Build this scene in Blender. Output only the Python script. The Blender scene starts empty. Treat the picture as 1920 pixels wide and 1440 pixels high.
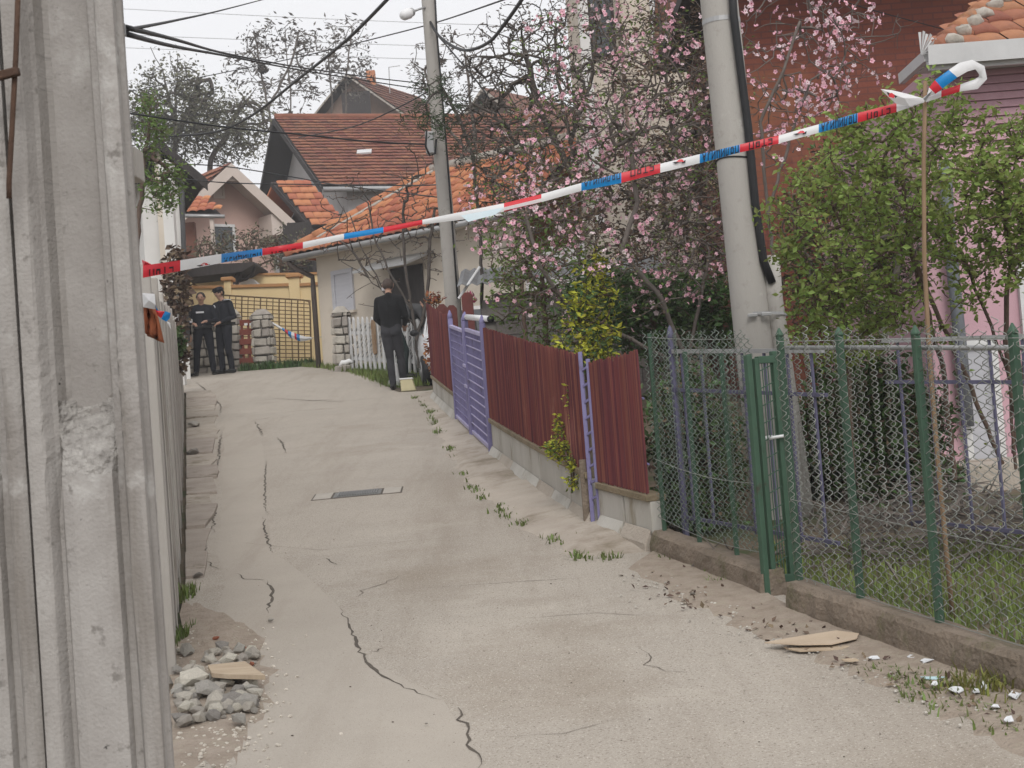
import bpy, bmesh, math, random
import numpy as np
from mathutils import Vector as V, Matrix

# ------------------------------------------------------------------ camera, sky, sun, exposure
scene = bpy.context.scene
FPX, PITCH, ROLL, EYE = 2800.0, math.radians(2.0), math.radians(4.3), 1.6
_F = V((0, math.cos(PITCH), math.sin(PITCH)))
_U0 = V((0, -math.sin(PITCH), math.cos(PITCH)))
_R0 = V((1, 0, 0))
_R = _R0 * math.cos(ROLL) - _U0 * math.sin(ROLL)
_U = _R0 * math.sin(ROLL) + _U0 * math.cos(ROLL)
CAM = V((0, 0, EYE))
cam_data = bpy.data.cameras.new('camera')
cam = bpy.data.objects.new('camera', cam_data)
scene.collection.objects.link(cam)
_m = Matrix((_R, _U, -_F)).transposed().to_4x4()
_m.translation = CAM
cam.matrix_world = _m
cam_data.sensor_width = 36.0
cam_data.lens = FPX / 1920.0 * 36.0
cam_data.clip_start = 0.05
cam_data.clip_end = 2000
cam_data.dof.use_dof = True
cam_data.dof.focus_distance = 11.0
cam_data.dof.aperture_fstop = 13.0
scene.camera = cam

SUN_EL, SUN_AZ = math.radians(42), math.radians(172)
world = bpy.data.worlds.new('World')
scene.world = world
world.use_nodes = True
_nt = world.node_tree
_nt.nodes.clear()
_sky = _nt.nodes.new('ShaderNodeTexSky')
_sky.sky_type = 'NISHITA'
_sky.sun_disc = False
_sky.sun_elevation = SUN_EL
_sky.sun_rotation = SUN_AZ
_sky.air_density = 1.0
_sky.dust_density = 6.0
_hs = _nt.nodes.new('ShaderNodeHueSaturation')          # an overcast veil: nearly colourless
_hs.inputs['Saturation'].default_value = 0.12
_mixc = _nt.nodes.new('ShaderNodeMix')
_mixc.data_type = 'RGBA'
_mixc.inputs[0].default_value = 0.85                     # closed cloud cover over the clear sky
_mixc.inputs[7].default_value = (8.6, 8.62, 8.85, 1)
_bg = _nt.nodes.new('ShaderNodeBackground')
_bg.inputs[1].default_value = 0.115
_out = _nt.nodes.new('ShaderNodeOutputWorld')
_nt.links.new(_sky.outputs[0], _hs.inputs['Color'])
_nt.links.new(_hs.outputs[0], _mixc.inputs[6])
_nt.links.new(_mixc.outputs[2], _bg.inputs[0])
_nt.links.new(_bg.outputs[0], _out.inputs[0])
_sd = bpy.data.lights.new('sun', 'SUN')
_sd.energy = 1.5
_sd.angle = math.radians(26)
_sd.color = (1.0, 0.97, 0.93)
sun = bpy.data.objects.new('sun', _sd)
scene.collection.objects.link(sun)
_sdir = V((math.sin(SUN_AZ) * math.cos(SUN_EL), math.cos(SUN_AZ) * math.cos(SUN_EL), math.sin(SUN_EL)))
sun.rotation_euler = (-_sdir).to_track_quat('-Z', 'Y').to_euler()
scene.view_settings.view_transform = 'Standard'
scene.view_settings.look = 'None'
scene.view_settings.gamma = 1
scene.view_settings.use_curve_mapping = False
scene.view_settings.exposure = 0.13
scene.cycles.max_bounces = 5
scene.cycles.diffuse_bounces = 3
scene.cycles.glossy_bounces = 2
scene.cycles.transmission_bounces = 3
scene.cycles.transparent_max_bounces = 4

# ------------------------------------------------------------------ survey: the photograph's sight lines as bearings from the eye
def ray(px, py):
    d = _F + _R * ((px - 960) / FPX) + _U * ((720 - py) / FPX)
    return d / d.y

def at(px, py, Y):
    return CAM + ray(px, py) * Y

def h(Y):
    """height of the lane above the photographer's feet"""
    if Y < 26:
        return .065 * Y + .0015 * Y * Y
    if Y < 33:
        t = Y - 26
        return 2.704 + .143 * t - .5 * (.063 / 7) * t * t
    if Y < 40:
        t = Y - 33
        return 3.4845 + .08 * t - .5 * (.06 / 7) * t * t
    return 3.8345 + .02 * (Y - 40)

def hill(Y):
    return h(Y) + (max(0.0, Y - 44) ** 2) * 0.0022

def gr(px, py, dz=0.0):
    d = ray(px, py)
    lo = 1.5
    Y = lo
    while Y < 80:
        if EYE + d.z * Y <= h(Y) + dz:
            break
        Y += .05
    a, b = Y - .05, Y
    for _ in range(12):
        m = (a + b) / 2
        if EYE + d.z * m <= h(m) + dz:
            b = m
        else:
            a = m
    return CAM + d * b

def G(x, y, dz=0.0):
    return V((x, y, h(y) + dz))

def wall_x(Y):                     # the line of the concrete fence on the left
    return -.17 - .213 * Y

# ------------------------------------------------------------------ mesh helpers
COL = scene.collection

class MB:
    def __init__(s):
        s.v, s.f, s.m = [], [], []

    def add(s, verts, faces, mi=0):
        o = len(s.v)
        s.v.extend([tuple(p) for p in verts])
        s.f.extend([tuple(i + o for i in f) for f in faces])
        s.m.extend([mi] * len(faces))
        return s

    def hexa(s, p, mi=0):          # 8 points: bottom ring 0-3, top ring 4-7
        return s.add(p, [(3, 2, 1, 0), (4, 5, 6, 7), (0, 1, 5, 4), (1, 2, 6, 5), (2, 3, 7, 6), (3, 0, 4, 7)], mi)

    def box(s, c, size, rz=0.0, mi=0, R=None):
        x, y, z = size[0] / 2, size[1] / 2, size[2] / 2
        pts = [V(p) for p in ((-x, -y, -z), (x, -y, -z), (x, y, -z), (-x, y, -z), (-x, -y, z), (x, -y, z), (x, y, z), (-x, y, z))]
        M_ = R if R is not None else Matrix.Rotation(rz, 3, 'Z')
        return s.hexa([M_ @ p + V(c) for p in pts], mi)

    def beam(s, p, q, w, t, up=(0, 0, 1), mi=0):   # w across, t along up
        p, q = V(p), V(q)
        d = (q - p).normalized()
        u = V(up)
        if abs(d.dot(u)) > .98:
            u = V((0, 1, 0))
        a = d.cross(u).normalized() * (w / 2)
        b = a.cross(d).normalized() * (t / 2)
        return s.hexa([p - a - b, p + a - b, q + a - b, q - a - b, p - a + b, p + a + b, q + a + b, q - a + b], mi)

    def extr(s, poly, vec, mi=0):
        n = len(poly)
        vec = V(vec)
        pts = [V(p) for p in poly] + [V(p) + vec for p in poly]
        fs = [tuple(range(n - 1, -1, -1)), tuple(range(n, 2 * n))]
        fs += [(i, (i + 1) % n, n + (i + 1) % n, n + i) for i in range(n)]
        return s.add(pts, fs, mi)

    def tube(s, pts, r, n=6, mi=0, cap=True):
        pts = [V(p) for p in pts]
        k = len(pts)
        rs = [r] * k if isinstance(r, (int, float)) else list(r)
        verts, faces = [], []
        ref = None
        for i in range(k):
            t = (pts[min(i + 1, k - 1)] - pts[max(i - 1, 0)])
            if t.length < 1e-9:
                t = V((0, 0, 1))
            t.normalize()
            if ref is None:
                ref = V((1, 0, 0)) if abs(t.x) < .8 else V((0, 1, 0))
            a = (ref - t * ref.dot(t))
            if a.length < 1e-6:
                a = t.orthogonal()
            a.normalize()
            ref = a
            b = t.cross(a)
            for j in range(n):
                g = 2 * math.pi * j / n
                verts.append(pts[i] + (a * math.cos(g) + b * math.sin(g)) * rs[i])
        for i in range(k - 1):
            for j in range(n):
                faces.append((i * n + j, i * n + (j + 1) % n, (i + 1) * n + (j + 1) % n, (i + 1) * n + j))
        if cap:
            faces.append(tuple(range(n - 1, -1, -1)))
            faces.append(tuple(range((k - 1) * n, k * n)))
        return s.add(verts, faces, mi)

    def lathe(s, base, prof, n=16, mi=0, axis=(0, 0, 1)):     # prof: (radius, height)
        q = V((0, 0, 1)).rotation_difference(V(axis).normalized())
        verts, faces = [], []
        for (r, z) in prof:
            for j in range(n):
                g = 2 * math.pi * j / n
                verts.append(V(base) + q @ V((r * math.cos(g), r * math.sin(g), z)))
        for i in range(len(prof) - 1):
            for j in range(n):
                faces.append((i * n + j, i * n + (j + 1) % n, (i + 1) * n + (j + 1) % n, (i + 1) * n + j))
        faces.append(tuple(range(n - 1, -1, -1)))
        faces.append(tuple(range((len(prof) - 1) * n, len(prof) * n)))
        return s.add(verts, faces, mi)

    def ball(s, c, r, n=8, k=5, mi=0, sq=(1, 1, 1), rng=None, jit=0):
        verts, faces = [], []
        for i in range(k + 1):
            a = math.pi * i / k
            for j in range(n):
                g = 2 * math.pi * j / n
                q = 1 + (rng.uniform(-jit, jit) if rng else 0)
                verts.append((c[0] + q * r * sq[0] * math.sin(a) * math.cos(g), c[1] + q * r * sq[1] * math.sin(a) * math.sin(g), c[2] + q * r * sq[2] * math.cos(a)))
        for i in range(k):
            for j in range(n):
                faces.append((i * n + j, (i + 1) * n + j, (i + 1) * n + (j + 1) % n, i * n + (j + 1) % n))
        return s.add(verts, faces, mi)

    def build(s, name, mat, parent=None, origin=None, smooth=False, bevel=0.0, kind=None):
        o = V((0, 0, 0))
        if origin is not None:
            o = V(origin)
        q = parent
        base = V((0, 0, 0))
        while q is not None:
            base += q.location
            q = q.parent
        off = base + o
        me = bpy.data.meshes.new(name)
        me.from_pydata([(x - off.x, y - off.y, z - off.z) for x, y, z in s.v], [], s.f)
        mats = mat if isinstance(mat, (list, tuple)) else [mat]
        for m in mats:
            me.materials.append(m)
        if len(mats) > 1:
            me.polygons.foreach_set('material_index', s.m)
        if smooth:
            me.polygons.foreach_set('use_smooth', [True] * len(s.f))
        me.update()
        ob = bpy.data.objects.new(name, me)
        COL.objects.link(ob)
        ob.location = o
        if parent is not None:
            ob.parent = parent
        if bevel > 0:
            b = ob.modifiers.new('bevel', 'BEVEL')
            b.width = bevel
            b.segments = 2
            b.limit_method = 'ANGLE'
        if kind:
            ob['kind'] = kind
        return ob

def inst(name, me, parent=None, loc=(0, 0, 0), rot=(0, 0, 0), scale=(1, 1, 1)):
    ob = bpy.data.objects.new(name, me)
    COL.objects.link(ob)
    ob.parent = parent
    ob.location = loc
    ob.rotation_euler = rot
    ob.scale = scale
    return ob

def tag(o, label, cat, group=None, kind=None):
    o['label'] = label
    o['category'] = cat
    if group:
        o['group'] = group
    if kind:
        o['kind'] = kind
    return o

def thing(name, label, cat, loc=(0, 0, 0), group=None):
    o = bpy.data.objects.new(name, None)
    COL.objects.link(o)
    o.location = loc
    o.empty_display_size = .1
    return tag(o, label, cat, group)

def struct(o):
    o['kind'] = 'structure'
    return o

# ------------------------------------------------------------------ materials
def mat(name, c1, c2=None, scale=4.0, rough=.8, bump=0.0, bscale=40.0, stretch=(1, 1, 1), rnd=0.0, island=0.0,
        metal=0.0, spec=.3, stain=None, trans=0.0, detail=6.0, brick=None):
    m = bpy.data.materials.new(name)
    m.use_nodes = True
    nt = m.node_tree
    N, L = nt.nodes, nt.links
    b = N['Principled BSDF']
    b.inputs['Roughness'].default_value = rough
    b.inputs['Metallic'].default_value = metal
    b.inputs['Specular IOR Level'].default_value = spec
    c2 = c2 or tuple(x * .75 for x in c1)
    tc = N.new('ShaderNodeTexCoord')
    mp = N.new('ShaderNodeMapping')
    mp.inputs['Scale'].default_value = stretch
    L.new(tc.outputs['Object'], mp.inputs[0])
    nz = N.new('ShaderNodeTexNoise')
    nz.inputs['Scale'].default_value = scale
    nz.inputs['Detail'].default_value = detail
    nz.inputs['Roughness'].default_value = .65
    L.new(mp.outputs[0], nz.inputs['Vector'])
    rp = N.new('ShaderNodeValToRGB')
    rp.color_ramp.elements[0].position = .3
    rp.color_ramp.elements[1].position = .7
    rp.color_ramp.elements[0].color = (*c2, 1)
    rp.color_ramp.elements[1].color = (*c1, 1)
    L.new(nz.outputs['Fac'], rp.inputs[0])
    col = rp.outputs[0]

    def mixin(a, bcol, fac, mode='MIX'):
        mx = N.new('ShaderNodeMix')
        mx.data_type = 'RGBA'
        mx.blend_type = mode
        if isinstance(fac, float):
            mx.inputs[0].default_value = fac
        else:
            L.new(fac, mx.inputs[0])
        L.new(a, mx.inputs[6])
        if isinstance(bcol, tuple):
            mx.inputs[7].default_value = (*bcol, 1)
        else:
            L.new(bcol, mx.inputs[7])
        return mx.outputs[2]

    if brick:                       # (brick colour, mortar colour, width, height, mortar, axis map)
        bt = N.new('ShaderNodeTexBrick')
        bt.inputs['Color1'].default_value = (*brick[0], 1)
        bt.inputs['Color2'].default_value = (*[x * .72 for x in brick[0]], 1)
        bt.inputs['Mortar'].default_value = (*brick[1], 1)
        bt.inputs['Scale'].default_value = 1.0
        bt.inputs['Mortar Size'].default_value = brick[4]
        bt.inputs['Brick Width'].default_value = brick[2]
        bt.inputs['Row Height'].default_value = brick[3]
        mp2 = N.new('ShaderNodeMapping')
        mp2.inputs['Rotation'].default_value = brick[5]
        L.new(tc.outputs['Object'], mp2.inputs[0])
        L.new(mp2.outputs[0], bt.inputs['Vector'])
        col = mixin(col, bt.outputs[0], .8)
    for st in (stain if isinstance(stain, list) else ([stain] if stain else [])):   # (colour, scale, low, high, stretch)
        mp3 = N.new('ShaderNodeMapping')
        mp3.inputs['Scale'].default_value = st[4] if len(st) > 4 else (1, 1, 1)
        mp3.inputs['Location'].default_value = (3.1, 7.7, 1.3)
        L.new(tc.outputs['Object'], mp3.inputs[0])
        n2 = N.new('ShaderNodeTexNoise')
        n2.inputs['Scale'].default_value = st[1]
        n2.inputs['Detail'].default_value = 5
        n2.inputs['Roughness'].default_value = .7
        L.new(mp3.outputs[0], n2.inputs['Vector'])
        mr = N.new('ShaderNodeMapRange')
        mr.inputs[1].default_value = st[2]
        mr.inputs[2].default_value = st[3]
        L.new(n2.outputs['Fac'], mr.inputs[0])
        col = mixin(col, tuple(st[0]), mr.outputs[0])
    if rnd or island:
        hsv = N.new('ShaderNodeHueSaturation')
        if island:
            src = N.new('ShaderNodeNewGeometry').outputs['Random Per Island']
            amt = island
        else:
            src = N.new('ShaderNodeObjectInfo').outputs['Random']
            amt = rnd
        mr = N.new('ShaderNodeMapRange')
        mr.inputs[3].default_value = 1 - amt
        mr.inputs[4].default_value = 1 + amt
        L.new(src, mr.inputs[0])
        L.new(mr.outputs[0], hsv.inputs['Value'])
        mr2 = N.new('ShaderNodeMapRange')
        mr2.inputs[3].default_value = .5 - amt * .06
        mr2.inputs[4].default_value = .5 + amt * .06
        L.new(src, mr2.inputs[0])
        L.new(mr2.outputs[0], hsv.inputs['Hue'])
        L.new(col, hsv.inputs['Color'])
        col = hsv.outputs[0]
    L.new(col, b.inputs['Base Color'])
    if bump > 0:
        n3 = N.new('ShaderNodeTexNoise')
        n3.inputs['Scale'].default_value = bscale
        n3.inputs['Detail'].default_value = 5
        L.new(mp.outputs[0], n3.inputs['Vector'])
        bp = N.new('ShaderNodeBump')
        bp.inputs['Strength'].default_value = bump
        bp.inputs['Distance'].default_value = .02
        L.new(n3.outputs['Fac'], bp.inputs['Height'])
        L.new(bp.outputs[0], b.inputs['Normal'])
    if trans > 0:
        tr = N.new('ShaderNodeBsdfTranslucent')
        L.new(col, tr.inputs[0])
        ms = N.new('ShaderNodeMixShader')
        ms.inputs[0].default_value = trans
        L.new(b.outputs[0], ms.inputs[1])
        L.new(tr.outputs[0], ms.inputs[2])
        L.new(ms.outputs[0], N['Material Output'].inputs[0])
    return m

# ------------------------------------------------------------------ palette
MT = dict(
    earth=mat('earth', (.16, .12, .085), (.09, .075, .05), scale=3, bump=.5, bscale=25, stain=((.06, .075, .03), 1.2, .5, .62)),
    road=mat('road_concrete', (.425, .38, .325), (.37, .33, .282), scale=1.3, rough=.9, bump=.45, bscale=150, detail=10,
             stain=[((.32, .277, .23), 1.1, .50, .72, (1.7, .13, 1)), ((.30, .255, .205), .5, .54, .76), ((.46, .415, .355), .8, .58, .78), ((.19, .16, .128), 85, .55, .64), ((.62, .57, .50), 105, .57, .66), ((.15, .125, .10), 34, .70, .76)]),
    apron=mat('apron_concrete', (.46, .41, .35), (.36, .31, .26), scale=2.2, rough=.9, bump=.5, bscale=45, stain=((.24, .20, .15), 1.6, .52, .7)),
    crack=mat('crack_dirt', (.12, .10, .08), (.06, .05, .04), scale=20),
    crack_soft=mat('joint_dirt', (.22, .185, .15), (.13, .11, .09), scale=8),
    dirt=mat('loose_dirt', (.36, .30, .245), (.25, .20, .155), scale=9, bump=.8, bscale=60, stain=((.33, .28, .22), 14, .52, .6)),
    slab=mat('gutter_concrete', (.40, .35, .30), (.29, .25, .21), scale=3, rough=.9, bump=.5, bscale=50, rnd=.12, stain=((.17, .14, .10), 2.5, .55, .7)),
    conc=mat('fence_concrete', (.45, .425, .395), (.31, .285, .255), scale=1.6, rough=.9, bump=.3, bscale=70, stretch=(1, 1, .25), rnd=.10,
             stain=[((.20, .175, .15), 2.2, .56, .72, (2, 2, .25)), ((.13, .12, .10), 30, .70, .76)]),
    pole=mat('precast_pole_concrete', (.385, .365, .345), (.255, .235, .218), scale=3.2, rough=.95, bump=.22, bscale=120, detail=8,
             stain=[((.20, .18, .16), 1.6, .54, .74, (3, 3, .35)), ((.46, .445, .425), 3.5, .60, .74), ((.20, .185, .17), 22, .60, .70), ((.07, .064, .06), 40, .67, .72)]),
    pole_web=mat('precast_web_concrete', (.38, .36, .34), (.26, .24, .22), scale=3, rough=.95, bump=.22, bscale=120, detail=8,
             stain=[((.25, .235, .22), 2.6, .54, .66, (.15, .15, 34)), ((.19, .17, .15), 1.9, .52, .74, (2, 2, .7)), ((.05, .046, .044), 26, .665, .69)]),
    rough_conc=mat('rough_cast_concrete', (.42, .40, .375), (.22, .205, .19), scale=28, rough=.95, bump=1, bscale=60),
    cpole=mat('round_pole_concrete', (.42, .40, .37), (.33, .31, .285), scale=1.0, rough=.9, bump=.15, bscale=120, stretch=(1, 1, .3),
              stain=[((.24, .215, .19), 1.7, .54, .76, (2.5, 2.5, .22)), ((.30, .28, .255), 9, .56, .70), ((.50, .48, .45), 3, .62, .76)]),
    kerb=mat('kerb_concrete', (.25, .20, .155), (.15, .12, .09), scale=4, rough=.95, bump=.9, bscale=40, stain=((.10, .10, .045), 3, .55, .7)),
    whitewall=mat('white_concrete', (.52, .50, .46), (.40, .38, .34), scale=2.2, rough=.85, bump=.25, bscale=40, stretch=(1, 1, .35), rnd=.05,
                  stain=((.24, .20, .14), 1.9, .56, .74, (2, 2, .6))),
    cap=mat('mossy_coping', (.27, .21, .14), (.15, .125, .075), scale=5, bump=.6, bscale=40),
    mat_red=mat('maroon_cane', (.165, .040, .038), (.10, .024, .024), scale=3, rough=.65, island=.42, stretch=(1, 1, .3), stain=[((.23, .085, .07), 1.1, .55, .74), ((.07, .025, .022), 2.4, .60, .74, (1, 1, .4))]),
    maroon=mat('maroon_paint', (.15, .035, .03), (.09, .025, .02), scale=4, rough=.6),
    lilac=mat('lilac_paint', (.235, .215, .39), (.17, .155, .29), scale=4, rough=.65, bump=.15, stain=[((.13, .11, .15), 5, .56, .72), ((.16, .09, .06), 14, .68, .74)]),
    lilac_light=mat('lilac_edge_paint', (.44, .41, .60), (.34, .31, .48), scale=6, rough=.5),
    lilac_dull=mat('faded_lilac_paint', (.115, .11, .175), (.075, .072, .115), scale=5, rough=.6),
    green=mat('green_paint', (.055, .11, .07), (.038, .078, .05), scale=5, rough=.5, stain=((.05, .05, .035), 8, .6, .7)),
    wire=mat('galvanised_wire', (.31, .32, .29), (.20, .21, .19), scale=20, rough=.5, metal=.15, rnd=.2),
    wire_green=mat('green_coated_wire', (.24, .28, .24), (.13, .17, .14), scale=20, rough=.5, rnd=.25),
    steel=mat('galvanised_steel', (.42, .42, .42), (.33, .33, .33), scale=8, rough=.45, metal=.5),
    dark=mat('black_rubber', (.018, .018, .02), (.01, .01, .011), scale=6, rough=.6),
    rust=mat('rusty_iron', (.10, .055, .035), (.05, .03, .022), scale=14, rough=.85, bump=.4),
    rust_bar=mat('rusty_mesh_bar', (.17, .11, .055), (.10, .065, .035), scale=12, rough=.8),
    white=mat('white_plastic', (.76, .76, .76), (.66, .66, .66), scale=3, rough=.4),
    t_white=mat('tape_white', (.80, .80, .80), (.74, .74, .75), scale=6, rough=.35, trans=.25),
    t_red=mat('tape_red', (.66, .035, .05), (.58, .03, .045), scale=6, rough=.35, trans=.2),
    t_blue=mat('tape_blue', (.012, .245, .60), (.01, .21, .53), scale=6, rough=.35, trans=.2),
    t_black=mat('tape_ink', (.015, .012, .015), (.01, .01, .012), scale=6, rough=.5),
)

rng = random.Random(7)

# ------------------------------------------------------------------ terrain
def make_ground():
    xs = [-400, -200, -110, -70, -45, -30, -22, -16, -12, -9, -7, -5.5, -4, -3, -2, -1, 0, 1, 2, 3, 4, 5, 6.5, 8, 10, 13, 17, 22, 30, 45, 70, 110, 200, 400]
    ys = [-30, -10, -3] + [i * .75 for i in range(0, 60)] + list(range(46, 100, 4)) + [110, 130, 160, 220, 300, 420]
    mb = MB()
    n = len(xs)
    vs = []
    for y in ys:
        z = hill(min(y, 130)) + (0.01 * max(0, y - 130))
        for x in xs:
            vs.append((x, y, (h(y) if y > 0 else .065 * y) * 0 + (z if y > 0 else .065 * y) - .03))
    fs = [(j * n + i, j * n + i + 1, (j + 1) * n + i + 1, (j + 1) * n + i) for j in range(len(ys) - 1) for i in range(n - 1)]
    mb.add(vs, fs)
    return struct(mb.build('ground', MT['earth'], smooth=True))
make_ground()

def road_z(x, y):
    return h(y) + .010 + .004 * math.sin(x * 2.1 + y * .7) + .003 * math.sin(y * 1.9 - x * 1.3)

def lerp_path(path, Y):            # path: [(Y, X)] ascending
    if Y <= path[0][0]:
        return path[0][1]
    for (a, xa), (b, xb) in zip(path, path[1:]):
        if Y <= b:
            return xa + (xb - xa) * (Y - a) / max(1e-6, b - a)
    return path[-1][1]

RIGHT = sorted([(p.y, p.x) for p in [gr(*q) for q in ((1900, 1436), (1780, 1375), (1650, 1310), (1500, 1235), (1400, 1180), (1270, 1135), (1180, 1100), (1050, 1040), (960, 990), (880, 925), (830, 850), (795, 770), (765, 742), (735, 731))]])
RIGHT = [(1.0, 1.55)] + RIGHT + [(at(690, 715, 27).y, at(690, 715, 27).x), (29.5, at(640, 700, 29.5).x), (32.5, at(592, 690, 32.5).x), (34, -4.9)]
JOINT = sorted([(p.y, p.x) for p in [gr(*q) for q in ((390, 1085), (392, 1040), (410, 950), (406, 880), (416, 800), (410, 745), (360, 712))]])

EDGE = sorted([(p.y, p.x + .14) for p in [gr(*q) for q in ((815, 752), (857, 792), (925, 862), (1115, 1000), (1225, 1035), (1429, 1126), (1473, 1153), (1920, 1313))]])
EDGE = [(1.0, EDGE[0][1] + .3)] + EDGE + [(24, -1.2)]

def make_road():
    mb = MB()
    ny, nx = 170, 16
    vs = []
    for j in range(ny + 1):
        Y = 1.0 + 33.0 * j / ny
        xl = wall_x(Y) + .03 - max(0, Y - 26.8) * 5
        xr = (max(lerp_path(EDGE, Y), lerp_path(RIGHT, Y)) if Y < 24 else lerp_path(RIGHT, Y)) + .015 * math.sin(Y * 5.1)
        for i in range(nx + 1):
            x = xl + (xr - xl) * i / nx
            vs.append((x, Y, road_z(x, Y)))
    n = nx + 1
    fs = [(j * n + i, j * n + i + 1, (j + 1) * n + i + 1, (j + 1) * n + i) for j in range(ny) for i in range(nx)]
    mb.add(vs, fs)
    return struct(mb.build('road', MT['road'], smooth=True))
road = make_road()

def crack(pts, w=.03, m='crack', seed=1, jit=.02, taper=True, name='crack'):
    r = random.Random(seed)
    P = [gr(*q, .012) for q in pts]
    out = []
    for a, b in zip(P, P[1:]):
        k = max(2, int((b - a).length / .06))
        for i in range(k):
            out.append(a.lerp(b, i / k))
    out.append(P[-1])
    mb = MB()
    vs = []
    n = len(out)
    for i, p in enumerate(out):
        t = (out[min(i + 1, n - 1)] - out[max(0, i - 1)])
        t.z = 0
        t.normalize()
        s = V((-t.y, t.x, 0))
        q = p + s * r.uniform(-jit, jit)
        ww = w * .5 * r.uniform(.35, 1.2) * (min(1, 3.5 * min(i + .3, n - 1 - i + .3) / n) if taper else 1) / 2
        for sg in (-1, 1):
            c = q + s * ww * sg
            vs.append((c.x, c.y, road_z(c.x, c.y) + .003))
    mb.add(vs, [(2 * i, 2 * i + 1, 2 * i + 3, 2 * i + 2) for i in range(n - 1)])
    return mb.build(name, MT[m], road)

for i, (pts, w, m, j) in enumerate([
    ([(639, 1137), (655, 1175), (675, 1222), (695, 1252), (715, 1270), (760, 1290), (829, 1313)], .034, 'crack', .014),
    ([(690, 1222), (705, 1220), (722, 1215)], .02, 'crack', .02),
    ([(856, 1325), (868, 1355), (880, 1385), (905, 1440)], .032, 'crack', .02),
    ([(500, 1090), (512, 1105), (508, 1125), (500, 1150)], .045, 'crack', .012),
    ([(445, 1075), (460, 1086), (500, 1088)], .025, 'crack', .012),
    ([(495, 968), (498, 1000), (505, 1020), (512, 1036)], .035, 'crack', .014),
    ([(500, 860), (497, 900), (497, 950), (503, 966)], .034, 'crack', .014),
    ([(518, 820), (530, 832), (536, 850)], .05, 'crack', .014),
    ([(478, 790), (484, 800), (492, 818)], .05, 'crack', .02),
    ([(480, 788), (505, 784)], .05, 'crack', .02),
    ([(612, 1046), (632, 1059)], .025, 'crack', .01),
    ([(388, 1020), (385, 1045), (395, 1062), (430, 1070)], .022, 'crack', .016),
    ([(1192, 1212), (1215, 1232), (1210, 1245), (1250, 1256), (1290, 1262)], .012, 'crack', .02),
    ([(408, 950), (402, 965), (398, 1000)], .03, 'crack', .02),
    ([(415, 810), (408, 870), (405, 885)], .045, 'crack', .02),
    ([(365, 715), (392, 738), (415, 762), (412, 780)], .05, 'crack', .02),
    ([(690, 1112), (800, 1100), (950, 1091), (1180, 1078)], .012, 'crack_soft', .006),
    ([(676, 1118), (680, 1106), (720, 1092), (760, 1075)], .016, 'crack_soft', .02),
    ([(380, 1010), (600, 1030), (760, 1015), (1010, 995)], .010, 'crack_soft', .006),
    ([(415, 760), (520, 748), (640, 752), (730, 745)], .05, 'crack_soft', .02),
    ([(470, 778), (600, 768), (700, 762)], .04, 'crack_soft', .02),
    ([(950, 1160), (1120, 1150), (1290, 1160)], .010, 'crack_soft', .006),
    ([(560, 752), (622, 748)], .05, 'crack', .01),
    ([(900, 1380), (1060, 1372), (1180, 1340)], .008, 'crack_soft', .01),
]):
    crack(pts, w, m, seed=i + 3, jit=j)

# smoother strip of newer concrete poured over a trench along the left
def trench_strip():
    Lp = [gr(*q) for q in ((414, 782), (409, 860), (407, 950), (394, 1040), (405, 1092), (380, 1150), (400, 1230), (430, 1300), (400, 1400), (380, 1470))]
    Rp = [gr(*q) for q in ((482, 786), (497, 860), (497, 950), (512, 1036), (585, 1092), (646, 1150), (690, 1245), (829, 1313), (880, 1390), (920, 1470))]
    mb = MB()
    vs = []
    rows = 0
    for i in range(len(Lp) - 1):
        for k in range(8):
            a, b = Lp[i].lerp(Lp[i + 1], k / 8), Rp[i].lerp(Rp[i + 1], k / 8)
            for u in range(7):
                p = a.lerp(b, u / 6)
                vs.append((p.x, p.y, road_z(p.x, p.y) + (-.003 if u == 0 else .0015)))
            rows += 1
    mb.add(vs, [(j * 7 + u, j * 7 + u + 1, (j + 1) * 7 + u + 1, (j + 1) * 7 + u) for j in range(rows - 1) for u in range(6)])
    mb.build('concrete_patch', mat('patch_concrete', (.415, .372, .318), (.37, .33, .282), scale=1.3, rough=.9, bump=.3, bscale=150, detail=10, stain=[((.335, .292, .245), 1.1, .50, .72, (1.7, .2, 1)), ((.27, .23, .19), 95, .58, .68), ((.52, .475, .415), 120, .60, .70)]), road, smooth=True)
trench_strip()

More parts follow.
